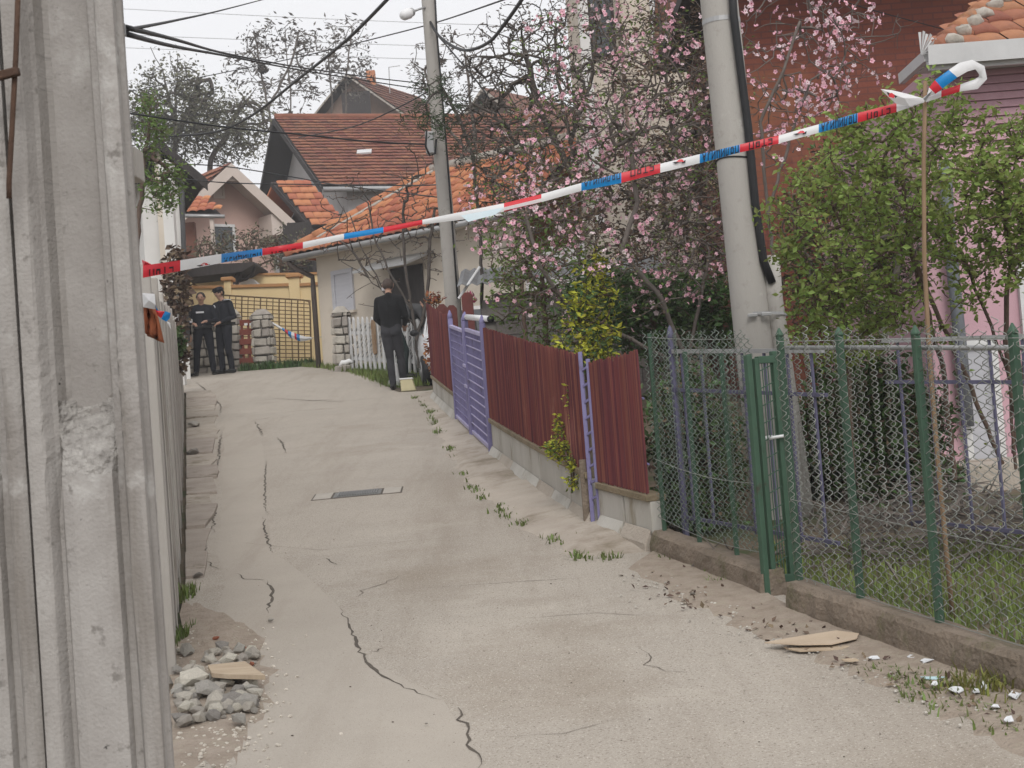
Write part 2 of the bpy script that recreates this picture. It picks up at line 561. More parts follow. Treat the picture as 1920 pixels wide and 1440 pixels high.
# steel drain grate let into the lane between two pale concrete ends
def make_drain():
    a, b, c, d = gr(588, 939), gr(752, 926), gr(748, 917), gr(596, 930)
    cen = (a + b + c + d) / 4
    t = (b - a)
    t.z = 0
    L = t.length
    t.normalize()
    s = V((-t.y, t.x, 0))
    W = .36
    root = thing('drain_grate', 'long narrow steel drain grate set in pale concrete across the lane', 'drain', G(cen.x, cen.y))
    def P(u, v, dz):
        q = cen + t * u + s * v
        return V((q.x, q.y, road_z(q.x, q.y) + dz))
    mb = MB()
    def slab(mb, u0, u1, v0, v1, z0, z1):
        mb.hexa([P(u0, v0, z0), P(u1, v0, z0), P(u1, v1, z0), P(u0, v1, z0), P(u0, v0, z1), P(u1, v0, z1), P(u1, v1, z1), P(u0, v1, z1)])
    e = .16
    fr = mat('drain_concrete', (.44, .405, .355), (.35, .32, .28), scale=8, bump=.4)
    slab(mb, -L / 2, -L / 2 + e, -W / 2, W / 2, -.04, .007)
    mb.build('concrete_end', fr, root)
    mb = MB(); slab(mb, L / 2 - e, L / 2, -W / 2, W / 2, -.04, .007); mb.build('concrete_end', fr, root)
    mb = MB(); slab(mb, -L / 2 - .015, L / 2 + .015, -W / 2 - .02, W / 2 + .02, -.05, .0035); mb.build('frame_gap', MT['crack'], root)
    mb = MB()
    mb2 = MB(); slab(mb2, -L / 2 + e + .02, L / 2 - e - .02, -W / 2 + .02, W / 2 - .02, -.04, .005)
    mb2.build('frame', mat('drain_iron', (.20, .20, .19), (.13, .13, .125), scale=9, rough=.6, metal=.2), root)
    k = 16
    u0, u1 = -L / 2 + e + .05, L / 2 - e - .05
    for i in range(k):
        uu = u0 + (u1 - u0) * (i + .5) / k
        m3 = MB(); slab(m3, uu - .007, uu + .007, -W / 2 + .05, W / 2 - .05, .004, .016)
        m3.build('bar', mat_iron, root)
mat_iron = mat('drain_bar_iron', (.25, .25, .245), (.17, .17, .165), scale=12, rough=.55, metal=.3)
make_drain()

# sloping concrete apron along the right-hand walls, broken along its outer edge
FENCE = sorted([(p.y, p.x) for p in [gr(*q) for q in ((815, 752), (857, 792), (925, 862), (1115, 1000), (1225, 1035))]])
def make_apron():
    r = random.Random(5)
    y0, y1 = 9.7, 23.4
    mb = MB()
    vs = []
    nx, ny = 6, 150
    lump = [r.uniform(0, .02) for _ in range(40)]
    for j in range(ny + 1):
        Y = y0 + (y1 - y0) * j / ny
        xl = lerp_path(RIGHT, Y) + .05 + .035 * math.sin(Y * 6.1 + 1) + .02 * math.sin(Y * 17) + r.uniform(-.012, .012)
        xr = max(lerp_path(FENCE, Y) + .08, xl + .1)
        for k in range(nx + 1):
            u = k / nx
            x = xl + (xr - xl) * u
            b = lump[int((Y - y0) / .6) % 40]
            vs.append((x, Y, road_z(x, Y) + (-.004 if k == 0 or j == 0 else min(1, j / 6) * (.012 + b + .055 * u) + r.uniform(-.004, .004))))
    m = nx + 1
    mb.add(vs, [(j * m + k, j * m + k + 1, (j + 1) * m + k + 1, (j + 1) * m + k) for j in range(ny) for k in range(nx)])
    struct(mb.build('apron', MT['apron'], smooth=True))
make_apron()

# gutter slabs along the concrete fence, each cast by hand and cracked apart
def make_gutter():
    r = random.Random(11)
    Y = 10.0
    while Y < 26.3:
        L = r.uniform(.7, 1.5) * (1 + (Y - 10) * .03)
        y1 = min(Y + L, 26.6)
        xl0, xl1 = wall_x(Y) + .03, wall_x(y1) + .03
        xr0, xr1 = lerp_path(JOINT, Y) - .03 + r.uniform(-.05, .03), lerp_path(JOINT, y1) - .03 + r.uniform(-.05, .03)
        xr0, xr1 = max(xr0, xl0 + .12), max(xr1, xl1 + .12)
        z = r.uniform(.012, .035)
        xm, ym = (xr0 + xr1) / 2 + r.uniform(-.04, .05), (Y + y1) / 2
        foot = [(xl0, Y), (xr0, Y + r.uniform(-.03, .05)), (xm, ym), (xr1, y1 - .03), (xl1, y1 - .03)]
        mb = MB()
        mb.extr([(x, y, road_z(x, y) - .02) for x, y in foot], (0, 0, .02 + z))
        mb.build('gutter_slab', MT['slab'], road, bevel=.006)
        Y = y1 + r.uniform(.0, .06)
make_gutter()

def blot(name, pts, m, dz, label=None, cat=None, seed=0, parent=None):      # irregular patch of loose earth lying on the lane
    r = random.Random(seed)
    P = [gr(*q) for q in pts]
    c = sum((p for p in P), V()) / len(P)
    ring = []
    n = len(P)
    for i in range(n):
        for k in range(6):
            t = k / 6
            q = P[i].lerp(P[(i + 1) % n], t)
            q = q + (q - c).normalized() * r.uniform(-.10, .10)
            ring.append(q)
    mb = MB()
    vs = [(c.x, c.y, road_z(c.x, c.y) + dz + .008)]
    for f, e in ((.55, .007), (1, -.006)):
        for q in ring:
            x, y = c.x + (q.x - c.x) * f, c.y + (q.y - c.y) * f
            vs.append((x, y, road_z(x, y) + dz + e + r.uniform(0, .004)))
    k = len(ring)
    fs = [(0, 1 + i, 1 + (i + 1) % k) for i in range(k)] + [(1 + i, 1 + k + i, 1 + k + (i + 1) % k, 1 + (i + 1) % k) for i in range(k)]
    mb.add(vs, fs)
    o = mb.build(name, m, parent, smooth=True)
    if label:
        tag(o, label, cat, kind='stuff')
    return o
blot('loose_earth', [(328, 1225), (345, 1130), (420, 1150), (500, 1200), (500, 1250), (520, 1330), (460, 1385), (440, 1440), (320, 1460)], MT['dirt'], .004,
     'brown loose earth spread below the rubble heap by the concrete fence', 'earth', seed=2)
def verge():
    r = random.Random(4)
    kl = [flat_(gr(*q)) for q in ((1225, 1043), (1429, 1128), (1473, 1155), (1580, 1192), (1760, 1256), (1930, 1318))]
    ol = [flat_(gr(*q)) for q in ((1165, 1078), (1330, 1165), (1395, 1190), (1500, 1232), (1660, 1300), (1840, 1405))]
    kl.append(kl[-1] + (kl[-1] - kl[-2]) * 1.2)
    ol.append(ol[-1] + (ol[-1] - ol[-2]) * 1.4)
    mb = MB()
    rows = []
    for i in range(len(kl) - 1):
        for k in range(10):
            t = k / 10
            a, b = kl[i].lerp(kl[i + 1], t), ol[i].lerp(ol[i + 1], t)
            b = b + (b - a) * (r.uniform(-.22, .12))
            rows.append((a + (a - b).normalized() * .05, b))
    n = 7
    vs = []
    for a, b in rows:
        for k in range(n):
            p = a.lerp(b, k / (n - 1))
            dz = -.006 if k == n - 1 else .004 + .018 * (1 - k / (n - 1)) + r.uniform(0, .006)
            vs.append((p.x, p.y, road_z(p.x, p.y) + dz))
    mb.add(vs, [(i * n + k, (i + 1) * n + k, (i + 1) * n + k + 1, i * n + k + 1) for i in range(len(rows) - 1) for k in range(n - 1)])
    tag(mb.build('verge_earth', MT['dirt'], smooth=True), 'strip of brown earth and leaf litter along the foot of the mesh fence', 'earth', kind='stuff')
def flat_(p):
    return V((p.x, p.y, 0))
verge()

# ------------------------------------------------------------------ left: concrete fence of posts and slabs
def left_fence():
    T = V((-.213, 1, 0)).normalized()
    Nn = V((T.y, -T.x, 0))
    root = thing('concrete_fence', 'tall weathered grey concrete fence of ribbed slabs climbing along the left side', 'fence', G(wall_x(6), 6))
    r = random.Random(3)
    def slab(name, s0, s1, n0, n1, top, m, bevel=.008):
        a, b = V((wall_x(0), 0, 0)) + T * s0, V((wall_x(0), 0, 0)) + T * s1
        mb = MB()
        n0, n1 = n0 - .025, n1 - .025
        p = [a + Nn * n0, a + Nn * n1, b + Nn * n1, b + Nn * n0]
        q = []
        for i, c in enumerate(p):
            q.append(V((c.x, c.y, h(c.y) - .1)))
        for i, c in enumerate(p):
            q.append(V((c.x, c.y, h(c.y) + top)))
        mb.hexa(q)
        mb.build(name, m, root, bevel=bevel)
    s = 7.55
    k = 0
    while s < 27.2:
        H = 2.03 - .027 * max(0, s - 7) - max(0, s - 17) * .035
        slab('post', s - .07, s + .07, -.09, .018, H + .02 + r.uniform(-.02, .03), MT['conc'])
        nb = 3
        bay = 1.82
        for i in range(nb):
            a = s + .07 + (bay - .14) * i / nb
            slab('slab', a + .004, a + (bay - .14) / nb - .004, -.055 + r.uniform(-.012, .006), r.choice((-.012, -.004, .010)), H - .05 + r.uniform(-.07, .04), MT['conc'])
        # a shallow fillet rib in each bay
        slab('rib', s + .9, s + .97, 0.0125, .02, H - .2 + r.uniform(-.1, .05), MT['conc'])
        s += bay
        k += 1
    # leaning off-cut slabs at the foot
    return root
left_fence()

# ------------------------------------------------------------------ left foreground: ribbed precast power poles
def precast_pole(name, label, px_left, Y, width, top=7.6, zrec=1.345, seed=0):
    base = at(px_left, 720, Y)
    bx, by = base.x, Y
    root = thing(name, label, 'pole', (bx, by, h(Y)))
    r = random.Random(seed)
    w = width
    # half section: x position, depth when solid, depth when dished
    prof = [(0, 0, 0), (.035, -.002, -.002), (.13, 0, 0), (.15, .004, .004), (.20, .034, .034), (.235, .036, .045), (.27, .012, .085), (.36, .006, .105), (.5, .006, .11), (.62, .006, .105),
            (.71, .01, .085), (.735, .034, .04), (.80, .032, .032), (.835, .004, .004), (.87, 0, 0), (.965, -.002, -.002), (1, 0, 0)]
    zs = [-.1, .3, .6, .9, 1.1, 1.25, 1.35]
    z = 1.38
    while z < zrec + .32:
        zs.append(z)
        z += .016
    zs += [1.95, 2.1, 2.3, 2.5, 2.8, 3.2, 3.8, 4.6, 5.6, 6.6, top]
    mb = MB()
    vs = []
    n = len(prof)
    for z in zs:
        t = max(0, min(1, (z - zrec) / .2))
        t = t * t * (3 - 2 * t)
        rough = 1 if 0.02 < t < .98 else 0
        for (fx, d0, d1) in prof:
            inner = .25 < fx < .72
            d = d0 + (d1 - d0) * (t if inner else (1 if z > zrec else 0))
            d += (r.uniform(-.007, .007) if rough and inner else r.uniform(-.0012, .0012))
            tap = 1 - .012 * max(0, z)
            x = bx + w * .5 + (fx - .5) * w * tap
            e = r.uniform(-.0025, .0025) if fx in (.13, .87, .835, .15) else 0
            vs.append((x + e, by + d, h(Y) + z))
    front = [(j * n + i, j * n + i + 1, (j + 1) * n + i + 1, (j + 1) * n + i) for j in range(len(zs) - 1) for i in range(n - 1)]
    mb.add(vs, front)
    for j, f in enumerate(front):
        row = j // (n - 1)
        col = j % (n - 1)
        if zrec + .005 < zs[row] < zrec + .17 and .22 < prof[col][0] < .72:
            mb.m[j] = 1
        elif zs[row] >= zrec + .17 and .22 < prof[col][0] < .72:
            mb.m[j] = 2
    # sides and back, with the same dished web in the side faces
    D = .095
    sp = [(0, 0), (.18, 0), (.28, .03), (.72, .03), (.82, 0), (1, 0)]
    for side in (0, 1):
        vs2, ff = [], []
        for z in (-.1, 1.2, zrec, 3, 5, top):
            tap = 1 - .012 * max(0, z)
            for (fd, ins) in [(q[0], q[1] * .3) for q in sp]:
                fx = 0 if side == 0 else 1
                x = bx + w * .5 + (fx - .5) * w * tap + (ins if side == 0 else -ins)
                vs2.append((x, by + fd * D, h(Y) + z))
        k = len(sp)
        for j in range(5):
            for i in range(k - 1):
                q = (j * k + i, j * k + i + 1, (j + 1) * k + i + 1, (j + 1) * k + i)
                ff.append(q if side == 1 else q[::-1])
        mb.add(vs2, ff)
    mb.add([(bx, by + D, h(Y) - .1), (bx + w, by + D, h(Y) - .1), (bx + w * .95, by + D, h(Y) + top), (bx + w * .05, by + D, h(Y) + top)], [(0, 3, 2, 1)])
    mb.add([(bx + w * .05, by, h(Y) + top), (bx + w * .95, by, h(Y) + top), (bx + w * .95, by + D, h(Y) + top), (bx + w * .05, by + D, h(Y) + top)], [(0, 1, 2, 3)])
    mb.build('shaft', [MT['pole'], MT['rough_conc'], MT['pole_web']], root)
    return root
PY = 3.35
precast_pole('ribbed_pole', 'thick ribbed grey concrete power pole filling the left foreground', 42, PY, .262, seed=1)
precast_pole('ribbed_pole', 'ribbed concrete power pole cut off by the left edge of the picture', -177, PY + .02, .262, zrec=1.30, seed=2)
# second, thinner pole just behind with a stub block and the cables on its side
def rear_pole():
    Y = 4.1
    b = at(276, 720, Y + .16)
    root = thing('concrete_mast', 'slim grey concrete mast behind the ribbed pole carrying black cables', 'pole', (b.x, Y, h(Y)))
    mb = MB()
    mb.hexa([(b.x - .16, Y, h(Y) - .1), (b.x, Y, h(Y) - .1), (b.x, Y + .16, h(Y) - .1), (b.x - .16, Y + .16, h(Y) - .1),
             (b.x - .13, Y, 7), (b.x, Y, 7), (b.x, Y + .16, 7), (b.x - .13, Y + .16, 7)])
    mb.build('shaft', MT['conc'], root, bevel=.012)
    mb = MB()
    c = at(254, 311, Y)
    mb.box((c.x, Y - .012, c.z), (.033, .09, .085))
    mb.build('stub_block', MT['conc'], root, bevel=.004)
    mb = MB()
    mb.tube([at(224, -60, Y - .02), at(231, 60, Y - .02), at(235, 130, Y - .02), at(237, 165, Y - .01)], .004)
    mb.build('cable', MT['dark'], root, smooth=True)
    mb = MB()
    c = at(228, 55, Y - .01)
    mb.box(c, (.02, .03, .035))
    mb.build('cable_clamp', MT['steel'], root, bevel=.003)
rear_pole()
def rusty_pipe():
    Y = PY - .06
    o = thing('rusty_pipe', 'rusty iron pipe with a bracket running down the ribbed concrete pole', 'pipe', at(18, 380, Y))
    mb = MB()
    mb.tube([at(36, -80, Y), at(30, 100, Y), at(22, 250, Y), at(17, 340, Y), at(17, 372, Y)], .0062, n=10)
    mb.build('pipe', MT['rust'], o, smooth=True)
    mb = MB()
    mb.beam(at(-40, 152, Y - .012), at(36, 133, Y - .012), .018, .019)
    mb.build('bracket', MT['rust'], o, bevel=.003)
rusty_pipe()

# ------------------------------------------------------------------ right: white panel walls topped with maroon cane screens
def on_line(a, b, t, dz=0.0):
    p = a.lerp(b, t)
    return V((p.x, p.y, h(p.y) + dz))

def cane_wall(name, label, a, b, wall_h, mat_h, npan, seed, top_off=(0, 0), dz=0.06):
    a, b = V((a.x, a.y, 0)), V((b.x, b.y, 0))
    T = (b - a)
    L = T.length
    T.normalize()
    Nn = V((-T.y, T.x, 0))
    if Nn.x > 0:
        Nn = -Nn                     # towards the lane
    r = random.Random(seed)
    root = thing(name, label, 'fence', G(a.x, a.y))
    def P(s, n, z):
        q = a + T * s + Nn * n
        return V((q.x, q.y, h((a + T * s).y) + z))
    def slab(nm, s0, s1, n0, n1, z0, z1, m, bevel=.006):
        mb = MB()
        mb.hexa([P(s0, n0, z0), P(s0, n1, z0), P(s1, n1, z0), P(s1, n0, z0), P(s0, n0, z1), P(s0, n1, z1), P(s1, n1, z1), P(s1, n0, z1)])
        return mb.build(nm, m, root, bevel=bevel)
    for i in range(npan):
        s0, s1 = L * i / npan, L * (i + 1) / npan
        slab('panel', s0 + .004, s1 - .004, -.10, r.uniform(-.004, .004), -.1, wall_h - .03, MT['whitewall'])
        mb = MB()                    # sloped plinth piece
        za, zb = .0 + dz, .09
        for s in (0,):
            p = [P(s0 + .01, .0, -.1), P(s0 + .01, .06, -.1), P(s0 + .01, .055, za), P(s0 + .01, .004, za + zb)]
            q = [P(s1 - .01, .0, -.1), P(s1 - .01, .06, -.1), P(s1 - .01, .055, za), P(s1 - .01, .004, za + zb)]
            mb.add(p + q, [(0, 1, 2, 3), (7, 6, 5, 4), (1, 5, 6, 2), (2, 6, 7, 3), (0, 4, 5, 1), (3, 7, 4, 0)])
        mb.build('plinth', MT['whitewall'] if r.random() > .3 else MT['apron'], root, bevel=.008)
        slab('coping', s0 + .003, s1 - .003, -.12, .025, wall_h - .03, wall_h + .015, MT['cap'])
    # cane screen: thin canes bound side by side
    mb = MB()
    pitch = .0135
    n = int(L / pitch)
    for i in range(n):
        s = (i + .5) * L / n
        t = s / L
        z1 = wall_h + mat_h + top_off[0] * (1 - t) + top_off[1] * t + r.uniform(-.012, .012) - (.03 if r.random() < .03 else 0)
        z0 = wall_h + .02 + r.uniform(-.004, .006)
        w = L / n * .5
        out = r.uniform(.004, .010)
        lean = r.uniform(-.004, .004)
        p = [P(s - w, 0, z0), P(s, out, z0), P(s + w, 0, z0), P(s - w + lean, 0, z1), P(s + lean, out, z1), P(s + w + lean, 0, z1)]
        mb.add(p, [(0, 1, 4, 3), (1, 2, 5, 4), (2, 0, 3, 5), (3, 4, 5)])
    mb.build('cane_screen', MT['mat_red'], root, kind='stuff')
    for f in (.25, .75):
        mb = MB()
        mb.tube([P(0, -.012, wall_h + mat_h * f), P(L, -.012, wall_h + mat_h * f)], .008, n=5)
        mb.build('rail', MT['lilac'], root)
    return root, P, L

gD0, gD1 = gr(925, 862), gr(1112, 1000)
gC0, gC1 = gr(1128, 1003), gr(1226, 1036)
gE0, gE1 = gr(813, 752), gr(857, 794)
cane_wall('cane_fence', 'long maroon cane screen on a white wall with a yellow shrub growing on it', gD0, gD1, .42, .88, 7, 1, top_off=(.08, -.02))
cane_wall('cane_fence', 'short maroon cane screen on a white wall next to the green mesh fence', gC0, gC1, .36, .86, 2, 2, top_off=(0, .10))
cane_wall('cane_fence', 'farthest maroon cane screen on a stained wall, beyond the lilac gate', gE0, gE1, .38, 1.02, 2, 3, top_off=(.08, -.02))

# lilac double gate between the screens
def lilac_gate():
    a, b = V((gE1.x, gE1.y, 0)), V((gD0.x, gD0.y, 0))
    T = (b - a)
    L = T.length
    T.normalize()
    Nn = V((-T.y, T.x, 0))
    if Nn.x > 0:
        Nn = -Nn
    def Pf(s, n, z):
        q = a + T * s + Nn * n
        return V((q.x, q.y, h(q.y) + z))
    def bx(root, nm, s0, s1, n0, n1, z0, z1, m, bevel=.004, par=None):
        mb = MB()
        mb.hexa([Pf(s0, n0, z0), Pf(s0, n1, z0), Pf(s1, n1, z0), Pf(s1, n0, z0), Pf(s0, n0, z1), Pf(s0, n1, z1), Pf(s1, n1, z1), Pf(s1, n0, z1)])
        return mb.build(nm, m, par or root, bevel=bevel)
    g = thing('metal_gate', 'lilac painted double gate of metal bars between two maroon cane screens', 'gate', G(a.x, a.y))
    mid = L * .50
    # farther leaf: boarded with flat bars
    for (s0, s1, nm, H) in ((.06, mid - .05, 'far', 1.27), (mid + .05, L - .06, 'near', 1.30)):
        bx(g, 'stile', s0, s0 + .07, -.03, .03, .06, H + .10, MT['lilac'])
        bx(g, 'stile', s1 - .07, s1, -.03, .03, .02, H + .12, MT['lilac'])
        for s in (s0 + .035, s1 - .035):
            mb = MB()
            c = Pf(s, 0, H + .12)
            mb.lathe(c, [(.035, -.02), (.03, .03), (.006, .09)], n=8)
            mb.build('stile_tip', MT['lilac'], g, smooth=True)
        bx(g, 'top_rail', s0 + .07, s1 - .07, -.02, .02, H - .02, H + .02, MT['lilac_light'])
        bx(g, 'bottom_rail', s0 + .07, s1 - .07, -.02, .02, .09, .13, MT['lilac_light'])
        nv = 13
        for i in range(nv):
            s = s0 + .09 + (s1 - s0 - .18) * i / (nv - 1)
            bx(g, 'bar', s - .012, s + .012, -.012, .004, .13, H - .02, MT['lilac'], bevel=0)
        for i in range(11):
            z = .22 + (H - .3) * i / 10
            bx(g, 'crossbar', s0 + .07, s1 - .07, .0045, .016, z - .005, z + .005, MT['lilac_light'] if nm == 'near' else MT['lilac'], bevel=0)
    for z in (.62, .86):
        bx(g, 'latch', mid - .1, mid + .12, .031, .05, z, z + .035, MT['lilac_light'])
    # top tube with a black end cap, hanging past the near leaf
    t = thing('gate_tube', 'white steel tube with black end cap lying along the top of the lilac gate', 'tube', Pf(mid + .2, -.04, 1.42))
    mb = MB()
    p, q = Pf(mid + .12, -.02, 1.445), Pf(L + .25, -.05, 1.47)
    mb.tube([p, q], .033, n=12)
    mb.build('tube', MT['white'], t, smooth=True)
    mb = MB()
    d = (q - p).normalized()
    mb.tube([q - d * .01, q + d * .04], .037, n=12)
    mb.build('end_cap', MT['dark'], t, smooth=True)
    # maroon posts behind the gate
    for i, (px, top, Y, lab) in enumerate(((875, 548, 19.5, 'tall maroon post standing just behind the lilac gate'), (846, 572, 20.5, 'maroon picket post above the farthest cane screen, next to the gate'), (828, 570, 21.2, 'maroon picket post above the farthest cane screen, farther from the gate'))):
        c = at(px, top, Y)
        mb = MB()
        w = .075
        zt = c.z
        z0 = h(Y) - .05
        mb.extr([(c.x - w, Y, z0), (c.x + w, Y, z0), (c.x + w, Y, zt - .05), (c.x + w * .4, Y, zt), (c.x - w * .4, Y, zt), (c.x - w, Y, zt - .05)], (0, .06, 0))
        tag(mb.build('picket_post', MT['maroon'], origin=(c.x, Y, z0), bevel=.006), lab, 'post')
lilac_gate()

# narrow lilac post with ladder rungs in the gap between the two near screens
def ladder_post():
    a = V((gD1.x, gD1.y, 0)).lerp(V((gC0.x, gC0.y, 0)), .5)
    o = thing('lilac_post', 'lilac metal post with ladder rungs in the gap between maroon screens', 'post', G(a.x, a.y))
    T = (V((gC0.x, gC0.y, 0)) - V((gD1.x, gD1.y, 0))).normalized()
    for k, s in enumerate((-.045, .05)):
        mb = MB()
        c = a + T * s
        mb.box((c.x, c.y, h(c.y) + .62), (.03, .03, 1.36 - .1 * k))
        mb.build('upright', MT['lilac'] if k == 0 else MT['lilac'], o, bevel=.004)
    for i in range(9):
        z = .25 + i * .115
        mb = MB()
        mb.beam(a + T * -.03 + V((0, 0, h(a.y) + z)), a + T * .035 + V((0, 0, h(a.y) + z + .02)), .014, .016)
        mb.build('rung', MT['lilac'], o)
    mb = MB()
    c = a + T * -.1
    mb.box((c.x, c.y + .03, h(c.y) + .15), (.07, .07, .75))
    mb.build('concrete_stub', MT['kerb'], o, bevel=.006)
ladder_post()

# ------------------------------------------------------------------ right: kerbs, green mesh fence and gate
K0, K1 = gr(1221, 1041), gr(1429, 1126)
K2, K3 = gr(1473, 1153), gr(1920, 1313)
def flat(p):
    return V((p.x, p.y, 0))
kd = (flat(K3) - flat(K2)).normalized()
K3x = flat(K3) + kd * 1.2

def kerb(name, label, a, b, hh, w=.16, segs=6, seed=0):
    a, b = flat(a), flat(b)
    T = (b - a).normalized()
    Nn = V((-T.y, T.x, 0))
    if Nn.x < 0:
        Nn = -Nn                     # away from the lane
    r = random.Random(seed)
    mb = MB()
    L = (b - a).length
    n = max(8, int(L / .08))
    rows = []
    for i in range(n + 1):
        p = a + T * (L * i / n)
        z = h(p.y)
        j = lambda s=.008: r.uniform(-s, s)
        prof = [(0, -.1), (j(), hh * .45), (.008 + j(), hh - .025), (.03 + j(), hh + j(.006)), (w - .02, hh + j(.006)), (w, -.1)]
        rows.append([V((p.x + Nn.x * d, p.y + Nn.y * d, z + zz)) for d, zz in prof])
    k = 6
    vs = [v for row in rows for v in row]
    fs = [(i * k + c, i * k + c + 1, (i + 1) * k + c + 1, (i + 1) * k + c) for i in range(n) for c in range(k - 1)]
    fs += [tuple(range(k)), tuple(n * k + c for c in range(k - 1, -1, -1))]
    mb.add(vs, fs)
    return tag(mb.build(name, MT['kerb'], origin=(a.x, a.y, h(a.y))), label, 'kerb')
kerb('kerb_wall', 'low brown concrete kerb under the mesh panel beside the maroon screen', K0, K1, .16, seed=1)
kerb('kerb_wall', 'long low brown concrete kerb under the mesh fence at the right', K2, K3x, .17, seed=2)

def strand_mesh(name, H, pitch, dz, r, m, seed):
    rr = random.Random(seed)
    pts = []
    k = 6                             # a flattened spiral: front half leans one way, back half the other
    n = int(H / (2 * dz) * k)
    for i in range(n + 1):
        g = 2 * math.pi * i / k
        c, s_ = math.cos(g), math.sin(g)
        pts.append((pitch * .56 * (c if abs(c) < .9 else c * .97), .009 * s_, i * 2 * dz / k + rr.uniform(-.0015, .0015)))
    mb = MB()
    mb.tube(pts, r, n=3, cap=False)
    me = bpy.data.meshes.new(name)
    me.from_pydata(mb.v, [], mb.f)
    me.materials.append(m)
    me.polygons.foreach_set('use_smooth', [True] * len(mb.f))
    return me

def chain_panel(root, a, b, z0, H, pitch, dz, m, wires=True, sag=.0, seed=0, n_off=.0, top=None):
    a, b = flat(a), flat(b)
    T = (b - a)
    L = T.length
    T.normalize()
    rz = math.atan2(T.y, T.x)
    Nn = V((-T.y, T.x, 0))
    if Nn.x < 0:
        Nn = -Nn
    r = random.Random(seed)
    meshes = [strand_mesh('wire_strand', H + e, pitch, dz, .0023, m, seed + i) for i, e in enumerate((0, dz, -dz))]
    base = root.location
    n = int(L / pitch)
    for i in range(n + 1):
        p = a + T * (i * pitch) + Nn * n_off
        t = i / max(1, n)
        zz = h(p.y) + z0 + sag * math.sin(math.pi * t) + r.uniform(-.006, .006) + (dz if i % 2 else 0) * 1.0
        inst('wire_strand', meshes[1 if False else (0 if r.random() < .7 else r.choice((1, 2)))], root,
             (p.x - base.x, p.y - base.y, zz - base.z), (r.uniform(-.02, .02), r.uniform(-.015, .015), rz))
    for f in (0.02, .33, .98):
        mb = MB()
        pts = []
        for k in range(9):
            t = k / 8
            p = a + T * (L * t) + Nn * n_off
            pts.append((p.x, p.y, h(p.y) + z0 + H * f - .035 * math.sin(math.pi * t) * (1 if f < .9 else .25) + sag * math.sin(math.pi * t)))
        mb.tube(pts, .0022, n=4)
        mb.build('tension_wire', MT['wire'], root)

def mesh_fences():
    # left panel
    rootL = thing('mesh_fence', 'dark green chain-link panel between the maroon screen and the green gate', 'fence', G(K0.x, K0.y))
    a, b = flat(K0), flat(K1)
    T = (b - a).normalized()
    off = V((T.y, -T.x, 0))
    if off.x < 0:
        off = -off
    a2, b2 = a + off * .08, b + off * .08
    z0 = .21
    b3 = a2.lerp(b2, .96)
    chain_panel(rootL, a2, b3, z0, 1.22, .038, .024, MT['wire_green'], seed=5)
    for i, t in enumerate((.02, .37, .70, .93)):
        p = a2.lerp(b2, t)
        mb = MB()
        mb.box((p.x + off.x * .012, p.y + off.y * .012, h(p.y) + .72), (.024, .024, 1.2 if i else 1.42), rz=math.atan2(T.y, T.x))
        mb.build('post', MT['green'], rootL, bevel=.003)
    # right panel
    rootR = thing('mesh_fence', 'grey chain-link fence on green posts running out of the picture at the right', 'fence', G(K2.x, K2.y))
    a, b = flat(K2), K3x
    T = (b - a).normalized()
    off = V((T.y, -T.x, 0))
    if off.x < 0:
        off = -off
    a2, b2 = a + off * .08, b + off * .08
    chain_panel(rootR, a2, b2, .17, 1.25, .042, .026, MT['wire'], sag=.02, seed=9)
    for px in (1478, 1608, 1757, 1945):
        # foot where the sight line meets the fence line
        best = min((a2.lerp(b2, k / 400) for k in range(401)), key=lambda q: abs(px_of(V((q.x, q.y, h(q.y) + .17))) - px))
        mb = MB()
        mb.box((best.x + off.x * .015, best.y + off.y * .015, h(best.y) + .77), (.032, .032, 1.31), rz=math.atan2(T.y, T.x))
        o = mb.build('post', MT['green'], rootR, bevel=.004)
        mb = MB()
        mb.lathe((best.x + off.x * .015, best.y + off.y * .015, h(best.y) + 1.42), [(.02, 0), (.024, .008), (.018, .018), (.012, .03), (.004, .045)], n=10)
        mb.build('post_cap', MT['green'], o, smooth=True)
    mb = MB()
    mb.tube([V((p.x, p.y, h(p.y) + 1.36)) for p in (a2 + off * .05, b2 + off * .05)], .011, n=8)
    mb.build('top_rail', MT['steel'], rootR, smooth=True)

def px_of(P):
    v = P - CAM
    return 960 + FPX * v.dot(_R) / v.dot(_F)
mesh_fences()

